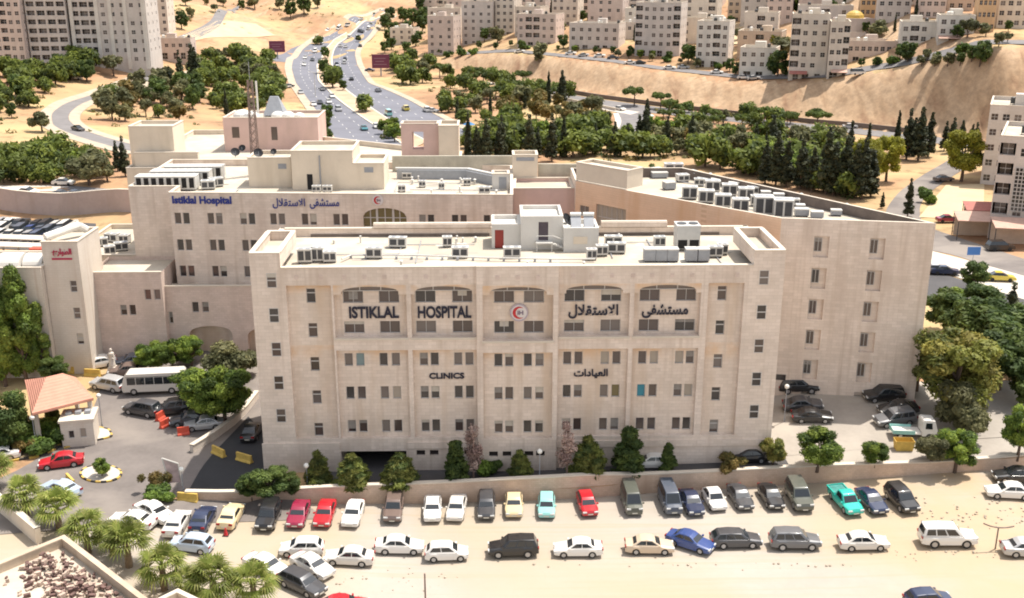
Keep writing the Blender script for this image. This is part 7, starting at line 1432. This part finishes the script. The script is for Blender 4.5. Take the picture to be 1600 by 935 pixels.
p = G(733, 206); t = thing('parasol', 'round blue parasol at the highway edge', 'parasol', p); m = MB(); m.tube((0, 0, 0), (0, 0, 2.6), .05); m.build('pole', METAL_G, t); m = MB(); m.tube((0, 0, 2.2), (0, 0, 3.0), 1.9, .1, n=12); m.build('canopy', GLASS_BLUE, t)
p = G(1555, 858); t = thing('bent_post', 'rusty post with a curved bar in the sand', 'post', p); m = MB(); m.tube((0, 0, -.2), (0, 0, 2.2), .07); m.build('post', MATS['rust_metal'], t); m = MB()
for k in range(10): x0, x1 = -1.4 + .28 * k, -1.12 + .28 * k; z = lambda x: 2.2 + .28 * (x / 1.4) ** 2 - .1 * x; m.tube((x0, 0, z(x0)), (x1, 0, z(x1)), .07, caps=False)
m.build('curved_bar', MATS['rust_metal'], t)
p = G(665, 948); t = MB(); t.tube((0, 0, -.2), (0, 0, 3.2), .08, .07); tag(place('pole', t.mesh('pole', MATS['rust_metal']), None, p), 'thin dark pole standing in the sand at the bottom edge', 'pole')
m = MB(); g = random.Random(5)
for k in range(150):
    px_, py_ = (g.uniform(1440, 1600), g.gauss(808, 12)) if k < 70 else ((g.uniform(1380, 1560), g.gauss(866, 4)) if k < 95 else ((g.uniform(820, 1380), g.gauss(884, 3)) if k < 120 else (g.uniform(520, 720), g.gauss(912, 10))))
    p = G(px_, py_); r = g.uniform(.04, .16); m.ball((p[0], p[1], p[2] + r * .3), r, nu=5, nv=3, sz=.7)
tag(m.build('rubble', mat('rubble_stone', (.43, .36, .28), .95, .2, 1)), 'scattered stones and clods on the sand', 'stones', kind='stuff')
# ---- palms
PALM = leafmat('palm_frond', (0.215, 0.26, 0.05), .3); PALM2 = leafmat('palm_frond_light', (0.35, 0.36, 0.10), .3)
def palm_meshes(k):
    g = random.Random(k + 40); tr = MB(); h = 2.0
    for i in range(6): tr.tube((0, 0, h * i / 6 - (.4 if i == 0 else 0)), (0, 0, h * (i + 1) / 6), .30 - .012 * i, .26 - .012 * i, n=9, caps=False)
    m = MB()
    for f in range(46):
        az = f * 2.4 + g.uniform(-.2, .2); el = g.uniform(-.35, 1.25); L_ = g.uniform(.9, 1.25); d = np.array([math.cos(az) * math.cos(el), math.sin(az) * math.cos(el), math.sin(el)]); st = np.array([0, 0, h]); hub = st + d * L_
        m.tube(st, hub, .03, .02, n=3, caps=False); side = np.cross(d, [0, 0, 1.0]); side /= max(np.linalg.norm(side), .1); upn = np.cross(side, d)
        for j in range(13):        # fan of blades
            a = (j - 6) / 6 * 1.75; bl = (math.cos(a) * d + math.sin(a) * side); Lb = 1.15 * (1 - .18 * abs(a)); pw = np.cross(bl, upn) * .055; tip = hub + bl * Lb + np.array([0, 0, -.28 * Lb - .1 * g.random()]); md = hub + bl * Lb * .55 + upn * .05
            mi = 1 if g.random() < .3 else 0; m.quad(hub - pw * .3, md - pw, md + pw, hub + pw * .3, mi); m.quad(md - pw, tip, tip, md + pw, mi)
    return tr.mesh('trunk', mat('palm_bark', (.20, .15, .10), .95, .25, 4), True), m.mesh('crown', [PALM, PALM2])
PMV = [palm_meshes(k) for k in range(3)]
for i, (x, y, s, lb_) in enumerate(((-6,765,1.0,'fan palm at the west frame edge'),(42,808,1.05,'fan palm below the pale blue car'),(93,828,1.05,'fan palm over the roof corner with rubble'),(138,864,1.05,'fan palm by the roof parapet, next after the corner palm'),(176,868,.85,'smaller fan palm tucked behind the parapet palms'),(202,886,1.1,'fan palm nearest the white car with dark bonnet'),(257,922,1.05,'fan palm standing clear on the pavement'),(336,946,1.1,'fan palm beside the pale bare trunks'),(398,948,1.0,'fan palm by the slanting black hatchback'),(300,935,.75,'thin fan palm between two bigger palms'))):
    p = G(x, y); s *= 1.1; t = thing('fan_palm', lb_, 'palm', p, i * 1.3, 'row of fan palms', (s, s, s)); place('trunk', PMV[i % 3][0], t); place('crown', PMV[i % 3][1], t)
# ---- roof with rubble, south west corner
sw = thing('flat_roofed_house', 'cream flat roofed house strewn with broken clay blocks', 'house'); z = 4.6
c0 = P(100, 838, z)[:2]; c1 = P(240, 945, z)[:2]; c2 = P(-40, 902, z)[:2]; e1 = (c1 - c0) / np.linalg.norm(c1 - c0); e2 = (c2 - c0) / np.linalg.norm(c2 - c0); e2 = e2 - e1 * (e1 @ e2) * .6; e2 /= np.linalg.norm(e2)
pl4 = [tuple(c0 + e2 * 16), tuple(c0 + e2 * 16 + e1 * 24), tuple(c0 + e1 * 24), tuple(c0)]
TANW = mat('tan_render', (0.52, 0.415, 0.31), .9, .12, .5, stain=(.40, .30, .21)); block(sw, pl4, -1.5, z, .75, .35, walls=TANW, cope=TANW)
g = random.Random(9); BRK = mat('broken_block', (.16, .095, .08), .95, .35, 3); BRK2 = mat('broken_block_pale', (.50, .38, .30), .95, .3, 3)
m = MB()
for k in range(620):
    a, b_ = g.uniform(1.0, 20), g.gauss(3.0, 1.4)
    if not .6 < b_ < 6.4: continue
    q = c0 + e1 * a + e2 * b_; s = g.uniform(.12, .27); rot = g.uniform(0, 3); hh_ = g.uniform(.1, .35); zz_ = z - .75 + max(0, .5 - abs(b_ - 2.5) * .22) * g.random(); c, sn = math.cos(rot), math.sin(rot)
    m.prism([(q[0] + s * (c * x - sn * y), q[1] + s * (sn * x + c * y)) for x, y in ((-1, -.55), (1, -.55), (1, .55), (-1, .55))], zz_, zz_ + hh_, g.randint(0, 1))
tag(m.build('rubble', [BRK, BRK2]), 'broken clay blocks heaped on the flat roof', 'rubble', kind='stuff')
for i, (a, b_) in enumerate(((7.5, 9.0), (10, 8.6))): q = c0 + e1 * a + e2 * b_; m = MB(); m.box(-.7, .7, -.3, .3, 0, .12); m.box(-.6, .6, -.2, .2, .12, .2); tag(place('plank_pallet', m.mesh('plank_pallet', MATS['rust_metal']), None, (*q, z - .75), math.atan2(e2[1], e2[0])), ['wooden pallet on the rubble roof, closer to the parapet', 'wooden pallet on the rubble roof, farther from parapet'][i], 'pallet', 'pallets on the rubble roof')
wall_line('cream parapet wall running down to the rubble roof', [P(-30, 772, 0), P(0, 797, 0), P(62, 850, 0)], 1.6, .5, RENDER_W, 'boundary_wall', z_off=-.4)
sw2 = thing('flat_roofed_house', 'corner of a cream roof at the bottom between palms', 'house'); zq = 3.6; q0 = P(278, 922, zq)[:2]; block(sw2, [tuple(q0 + np.array(v)) for v in ((-3.6, -4.2), (1.8, -6.0), (3.2, -2.2), (0, 0))], -1.5, zq, .5, .3, walls=RENDER_W)
# ---- rooftop machines
_AC = {}
def ac_unit(label, p, rz, w_, d_, h, style='box', group='air conditioners on the hospital roofs', sc=1.0):
    k = (round(w_, 1), round(d_, 1), round(h, 1), style)
    if k not in _AC:
        root = place('air_conditioner', None); m = MB(); m.box(-w_ / 2, w_ / 2, -d_ / 2, d_ / 2, .18, h); m.box(-w_ / 2 - .04, w_ / 2 + .04, -d_ / 2 - .04, d_ / 2 + .04, h, h + .06); m.build('casing', METAL_W, root)
        for s in (-1, 1): m = MB(); m.box(s * w_ * .38 - .06, s * w_ * .38 + .06, -d_ / 2, d_ / 2, 0, .18); m.build('skid', METAL_D, root)
        if style == 'grey': m = MB(); m.box(-w_ / 2 - .01, w_ / 2 + .01, -d_ / 2 - .03, d_ / 2 - .02, .15, h - .12); m.build('front_panel', METAL_G, root)
        elif style == 'louvre':
            for i in range(int(w_ / 1.0)): m = MB(); x = -w_ / 2 + .5 + i * 1.0; m.quad((x - .32, -d_ / 2 - .012, .4), (x + .32, -d_ / 2 - .012, .4), (x + .32, -d_ / 2 - .012, h - .15), (x - .32, -d_ / 2 - .012, h - .15)); m.build('grille', DARK, root)
        elif style == 'fan':
            for s in (-1, 1): m = MB(); m.tube((s * w_ * .25, 0, h + .06), (s * w_ * .25, 0, h + .14), min(w_ * .21, d_ * .4), n=16); m.build('fan_grille', METAL_D, root)
            for s in (-1, 1): m = MB(); m.quad((s * w_ * .25 - w_ * .2, -d_ / 2 - .012, .25), (s * w_ * .25 + w_ * .2, -d_ / 2 - .012, .25), (s * w_ * .25 + w_ * .2, -d_ / 2 - .012, h * .45), (s * w_ * .25 - w_ * .2, -d_ / 2 - .012, h * .45)); m.build('grille', DARK, root)
        else:
            for s in (-1, 1): m = MB(); x = s * w_ * .24; m.quad((x - w_ * .19, -d_ / 2 - .012, .38), (x + w_ * .19, -d_ / 2 - .012, .38), (x + w_ * .19, -d_ / 2 - .012, h - .14), (x - w_ * .19, -d_ / 2 - .012, h - .14)); m.build('grille', METAL_D, root); m = MB(); m.tube((x, 0, h + .06), (x, 0, h + .1), min(w_ * .2, d_ * .36), n=12); m.build('fan_grille', METAL_G, root)
        _AC[k] = root; o = root
    else: o = copy_tree(_AC[k])
    o.location = tuple(p); o.rotation_euler = (0, 0, rz); tag(o, label, 'air conditioner', group); return o
FD, WD_ = 21.3, WTOP - 1.3
def onp(px, py, z): return P(px, py, z)
for i, x in enumerate((1014, 1032, 1050, 1079, 1098)): ac_unit(f'grey fronted roof unit with white top, {ordinal(i)} in the row of five', P(x, 408, FD), FA, 1.15, 1.1, 1.35, 'grey')
ac_unit('tall twin fan roof unit against the back parapet', (*W(45.0, 10.2), FD), FA, 2.5, 2.2, 2.7, 'fan')
for i, (x, y, w_, lb_) in enumerate(((477, 411, 1.5, 'white roof unit in the west tower corner'), (497, 409, 1.2, 'white roof unit beside the corner one'), (516, 410, 1.3, 'low roof unit after the corner pair'), (585, 404, 1.7, 'roof unit standing over the pipe run'), (622, 387, 1.9, 'roof unit near the stepped parapet'), (699, 386, 1.0, 'small upright roof unit mid deck'), (719, 403, 1.7, 'roof unit on the pipe run before the red door'), (800, 403, 1.8, 'roof unit below the red door'), (924, 406, 1.0, 'narrow roof unit at the stair foot'), (940, 400, 1.2, 'roof unit beside the narrow one'), (958, 385, 1.9, 'roof unit behind the penthouse corner'), (963, 396, 1.9, 'low roof unit past the penthouse'), (1117, 402, 1.5, 'white roof unit at the end of the grey row'), (1128, 398, 1.1, 'last small roof unit by the right tower'), (1030, 386, 1.2, 'small roof unit near the twin fan unit'))):
    ac_unit(lb_, P(x, y, FD), FA + random.uniform(-.1, .1), w_, .8, 1.15 if i > 1 else 1.5)
pr_ = thing('roof_pipe', 'long pale pipe run across the front roof on small brackets', 'pipe'); pts = [P(x, y, FD + .35) for x, y in ((534, 405), (548, 399), (640, 399), (760, 403), (860, 405), (930, 405))]
m = MB()
for a, c in zip(pts[:-1], pts[1:]): m.tube(a, c, .09, n=8)
m.build('pipe', METAL_W, pr_)
for k in range(14): q = pts[1] + (pts[4] - pts[1]) * k / 13; m = MB(); m.box(q[0] - .12, q[0] + .12, q[1] - .12, q[1] + .12, FD, FD + .3); m.build('bracket', METAL_G, pr_)
dk_ = 23.45
for i, x in enumerate((33.0, 34.4)):
    t = thing('solar_heater', ['solar water heater beside the dark dish', 'solar water heater at the penthouse edge'][i], 'solar heater', (*W(x, 11.0), dk_), FA, 'solar heaters on the penthouse'); m = MB(); m.quad((-.55, -.7, .15), (.55, -.7, .15), (.55, .5, 1.25), (-.55, .5, 1.25)); m.quad((-.55, -.7, .08), (-.55, .5, 1.18), (.55, .5, 1.18), (.55, -.7, .08)); m.build('panel', METAL_G, t); m = MB(); m.tube((-.6, .6, 1.35), (.6, .6, 1.35), .24, n=12); m.build('tank', TANK, t)
    for s in (-1, 1): m = MB(); m.tube((s * .5, .5, 0), (s * .5, .5, 1.2), .03); m.build('leg', METAL_G, t)
def dish(label, p, r, az, mt=METAL_D):
    t = thing('satellite_dish', label, 'satellite dish', p, az, 'satellite dishes on the hospital roofs'); m = MB(); n = 18
    d = np.array([0, -.82, .57]); u = np.array([1, 0, 0]); v = np.cross(d, u); c = np.array([0, 0, r * 1.1])
    for i in range(4):
        for j in range(n):
            q = []
            for (ii, jj) in ((i, j), (i + 1, j), (i + 1, j + 1), (i, j + 1)): rr = r * ii / 4; a = 2 * math.pi * jj / n; q.append(c + u * rr * math.cos(a) + v * rr * math.sin(a) + d * (rr * rr / r * .28))
            m.quad(*q); m.quad(*q[::-1])
    m.build('reflector', mt, t); m = MB(); m.tube((0, .1, 0), tuple(c), .05); m.build('post', METAL_G, t); m = MB(); m.tube(tuple(c - v * r * .9), tuple(c + d * r * .8), .025); m.build('feed_arm', METAL_G, t)
dish('dark satellite dish on the penthouse', (*W(32.0, 11.2), dk_), .75, 1.0)
for i, (x, y, r, lb_) in enumerate(((368, 246, .62, 'dark satellite dish at the west end of the cream box'), (379, 238, .5, 'smaller dark dish behind the first'), (404, 248, .66, 'dark satellite dish under the lattice mast'), (428, 243, .45, 'dish near the mast beside white drum'))): dish(lb_, P(x, y, 25.4), r, random.uniform(-.6, .6))
for i, (v, lb_) in enumerate(((40.6, 'front long white chiller with dark slats'), (44.2, 'middle long white chiller'), (47.8, 'rear long white chiller'))): ac_unit(lb_, (*W(-19.6 + i * .9, v), DK), FA, 8.0, 2.2, 1.9, 'louvre', 'long chillers on the rear block')
for i, (x, y, rz) in enumerate(((306, 285, .5), (322, 281, -.4), (338, 292, .6), (326, 296, .2), (296, 296, .3))): ac_unit(f'tilted roof unit among pipes beside the long chillers, {ordinal(i)} from the sign side', P(x, y, DK), rz, 1.8, 1.2, 1.2)
for i, (x, y, w_) in enumerate(((628, 300, 1.0), (660, 293, .9), (690, 296, .8), (730, 290, 1.0), (636, 280, 1.3), (495, 301, 1.1), (512, 301, 1.2), (757, 303, 1.5))): ac_unit(f'small vent unit on the rear flat roof, {ordinal(i)} in the scatter', P(x, y, DK), FA, w_, .7, .9)
wa = angle(Ww[5], Ww[0])
for i, (x, y, w_) in enumerate(((1077, 311, 2.2), (1103, 317, 2.2), (1129, 324, 2.2), (1156, 331, 2.2))): ac_unit(f'white condenser at the ochre wall edge of the wing roof, {ordinal(i)} in the front row', P(x, y, WD_), -.12, w_ * .86, 1.4, 1.6, group='condensers on the wing roof')
for i, (x, y, w_) in enumerate(((1113, 300, 2.2), (1139, 306, 2.2), (1165, 312, 2.2))): ac_unit(f'white condenser on the wing roof, {ordinal(i)} in the back row', P(x, y, WD_), -.12, w_ * .86, 1.4, 1.5, group='condensers on the wing roof')
for i, (x, y) in enumerate(((1192, 335), (1222, 340))): ac_unit(['large double condenser after the front row', 'large double condenser nearest the end facade'][i], P(x, y, WD_), -.12, 2.2, 1.9, 2.2, group='condensers on the wing roof')
for i, (x, y, w_, h) in enumerate(((1052, 272, 2.6, 1.5), (1030, 278, 2.2, .8), (1066, 284, 1.6, 1.0), (1045, 296, 1.4, 1.0), (1080, 276, 1.4, .8), (1022, 270, 2.4, .6))): ac_unit(f'white roof box among ducts on the bend of the wing, {ordinal(i)} listed', P(x, y, WD_), .1 * i, w_, 1.3, h, 'grey' if i % 2 else 'box', 'roof boxes on the wing bend')
du = thing('roof_duct', 'long white duct lying along the outer wing parapet', 'duct'); m = MB(); q = [P(x, y, WD_ + .4) for x, y in ((1090, 280), (1160, 291), (1230, 306), (1300, 321))]
for a, c in zip(q[:-1], q[1:]): m.tube(a, c, .35, n=6)
m.build('duct', METAL_W, du)
sl = thing('skylight', 'blue grey roof light lying at the tip of the wing roof', 'skylight'); q = [P(*p, WD_ + .5) for p in ((1292, 322), (1312, 317), (1372, 331), (1366, 337))]; m = MB(); m.prism([tuple(k[:2]) for k in q], WD_, WD_ + .5); m.build('curb', METAL_W, sl); ctr = np.mean([k[:2] for k in q], 0); m = MB(); m.poly([(*(ctr + (k[:2] - ctr) * .86), WD_ + .506) for k in q]); m.build('pane', METAL_G, sl)
for i, (x, y, z, w_) in enumerate(((160, 385, 12.7, 1.6), (176, 378, 12.7, 2.0), (190, 392, 12.7, 1.8), (172, 398, 12.7, 1.4), (196, 380, 12.7, 1.4))): ac_unit(f'roof unit crowded between annex and rear block, {ordinal(i)} of five', P(x, y, z), random.uniform(-.5, .5), w_, 1.0, 1.2)
for i, (y, lb_) in enumerate(((372, 'far pale carport roof beyond the annex'), (384, 'near pale carport roof beyond the annex'))):
    t = thing('carport', lb_, 'carport', group='carports in the west'); a, c = P(-30, y, 5.2), P(66, y + 3, 5.2); m = MB(); m.prism([(a[0], a[1]), (c[0], c[1]), (c[0], c[1] + 3.0), (a[0], a[1] + 3.0)], 5.0, 5.2); m.build('roof_sheet', CONC, t)
    for k in range(5): q = a + (c - a) * k / 4; m = MB(); m.tube((q[0], q[1] + 2.2, 0), (q[0], q[1] + 2.2, 5.0), .1); m.build('post', METAL_G, t)
a = P(58, 392, 5.0); m = MB(); m.box(-.9, .9, -.7, .7, 0, 2.0); m.box(-1.0, 1.0, -.8, .8, 2.0, 2.15); tag(place('site_hut', m.mesh('site_hut', ORG_P), None, (a[0], a[1], 3.4)), 'small orange hut at the carport end', 'hut')

# more small roof clutter: conduits, vents, patches
CL = random.Random(33)
def conduit(label, pts, r, mt, group=None):
    m = MB()
    for a, c in zip(pts[:-1], pts[1:]): m.tube(a, c, r, n=6)
    tag(m.build('conduit', mt), label, 'conduit', group)
fp = lambda u, v, h=.12: (*W(u, v), FD + h)
for i, (pts, lb_) in enumerate((([(4, 5), (4, 8), (14, 8), (14, 12), (22, 12)], 'thin grey conduit bending round the west half of the front deck'), ([(36.5, 6), (36.5, 12.5), (43, 12.5)], 'thin grey conduit behind the penthouse corner'), ([(38, 3), (47.5, 3), (47.5, 8), (49.4, 8)], 'thin grey conduit round the grey unit row'), ([(16, 4.5), (16, 14)], 'thin conduit crossing the front deck near the stepped parapet'), ([(41.2, 5), (41.2, 14)], 'thin conduit crossing the deck beside the twin fan unit'))):
    conduit(lb_, [fp(*q) for q in pts], .05, METAL_G, 'conduits on the front deck')
bp_ = lambda u, v, h=.15: (*W(u, v), DK + h)
for pts, lb_ in (([(11, 36), (11, 44), (22, 43)], 'thin conduit on the rear flat roof'), ([(-15, 36), (-10, 36), (-10, 40)], 'thin conduit by the tilted roof units'), ([(13, 39), (25, 38.4)], 'second thin conduit along the rear flat roof')): conduit(lb_, [bp_(*q) for q in pts], .06, METAL_G, 'conduits on the rear roof')
PATCH = mat('roof_patch', (0.36, 0.32, 0.27), .9, .15, .6); PATCH2 = mat('roof_patch_pale', (0.62, 0.57, 0.48), .9, .1, .6)
def patches(n, u0, u1, v0, v1, z, label):
    for i in range(n):
        u, v = CL.uniform(u0, u1), CL.uniform(v0, v1); w_, d_ = CL.uniform(.6, 2.2), CL.uniform(.4, 1.2); m = MB(); k = 9; ph = CL.uniform(0, 6)
        m.poly([(*W(u + w_ * math.cos(2 * math.pi * j / k + ph) * CL.uniform(.7, 1.1), v + d_ * math.sin(2 * math.pi * j / k + ph) * CL.uniform(.7, 1.1)), z + .004 + .002 * i) for j in range(k)]); tag(m.build('roof_patch', CL.choice([PATCH, PATCH2])), label + f', {ordinal(i)} listed', 'roof patch', label + ' group')
patches(9, 4, 22, 2.0, 14, FD, 'worn screed patch on the west half of front deck'); patches(7, 37, 49, 2.0, 14, FD, 'worn screed patch on the east half of front deck'); patches(7, 11, 25, 36, 45, DK, 'worn screed patch on the rear flat roof')
def vent(label, p, h, r, group): m = MB(); m.tube((0, 0, 0), (0, 0, h), r, n=8); m.tube((0, 0, h), (0, 0, h + r * .9), r * 1.9, r * .5, n=8); tag(place('roof_vent', m.mesh('roof_vent', METAL_W), None, p), label, 'vent', group)
for i in range(16): u, v = CL.uniform(4, 48), CL.choice([2.4, 3.4, 12.5, 13.6]) + CL.uniform(-.5, .5); vent(f'small white vent cowl on the front deck, {ordinal(i)} listed', fp(u, v, 0), CL.uniform(.4, .8), CL.uniform(.07, .13), 'vent cowls on the front deck')
for i in range(14): vent(f'small white vent cowl on the rear flat roof, {ordinal(i)} listed', bp_(CL.uniform(10.5, 25), CL.uniform(35, 46), 0), CL.uniform(.4, .9), CL.uniform(.08, .14), 'vent cowls on the rear roof')

p = G(493, 152); t = thing('highway_lamp', 'tall pale lamp post where the highway lanes split', 'lamp post', p, 0); m = MB(); m.tube((0, 0, 0), (0, 0, 9), .16, .1); m.build('post', METAL_W, t)
for s_ in (-1, 1): m = MB(); m.tube((0, 0, 9), (s_ * 1.8, 0, 9.4), .07); m.box(s_ * 1.9 - .45, s_ * 1.9 + .45, -.15, .15, 9.35, 9.5); m.build('lamp_arm', METAL_W, t)

# a fuller run of machines along the wing roof
for i, (x, y, w_, h) in enumerate(((1092, 291, 1.3, 1.0), (1118, 290, 1.2, .9), (1146, 297, 1.3, 1.0), (1176, 304, 1.4, 1.0), (1196, 310, 1.2, .9), (1216, 315, 1.3, 1.0), (1240, 322, 1.3, .9), (1252, 338, 1.6, .9), (1276, 341, 1.4, .8), (1180, 322, 1.2, 1.3), (1250, 330, 1.0, .8), (1306, 337, 1.2, .7))): ac_unit(f'small grey fronted unit along the outer run of the wing roof, {ordinal(i)} listed', P(x, y, WD_), -.12, w_, .9, h, 'grey' if i % 3 else 'box', 'small units along the wing roof')
for i in range(12): f = i / 11; vent(f'small vent cowl along the wing roof, {ordinal(i)} from the bend', tuple(P(1062 + f * 260, 268 + f * 60 + CL.uniform(2, 9), WD_)), CL.uniform(.5, 1.0), CL.uniform(.1, .16), 'vent cowls on the wing roof')
for pts, lb_ in (([(1060, 283), (1096, 290), (1170, 308), (1246, 326)], 'conduit between the two condenser rows'), ([(1066, 300), (1150, 322), (1234, 342)], 'conduit in front of the condensers')): conduit(lb_, [tuple(P(x, y, WD_ + .15)) for x, y in pts], .07, METAL_G, 'conduits on the wing roof')
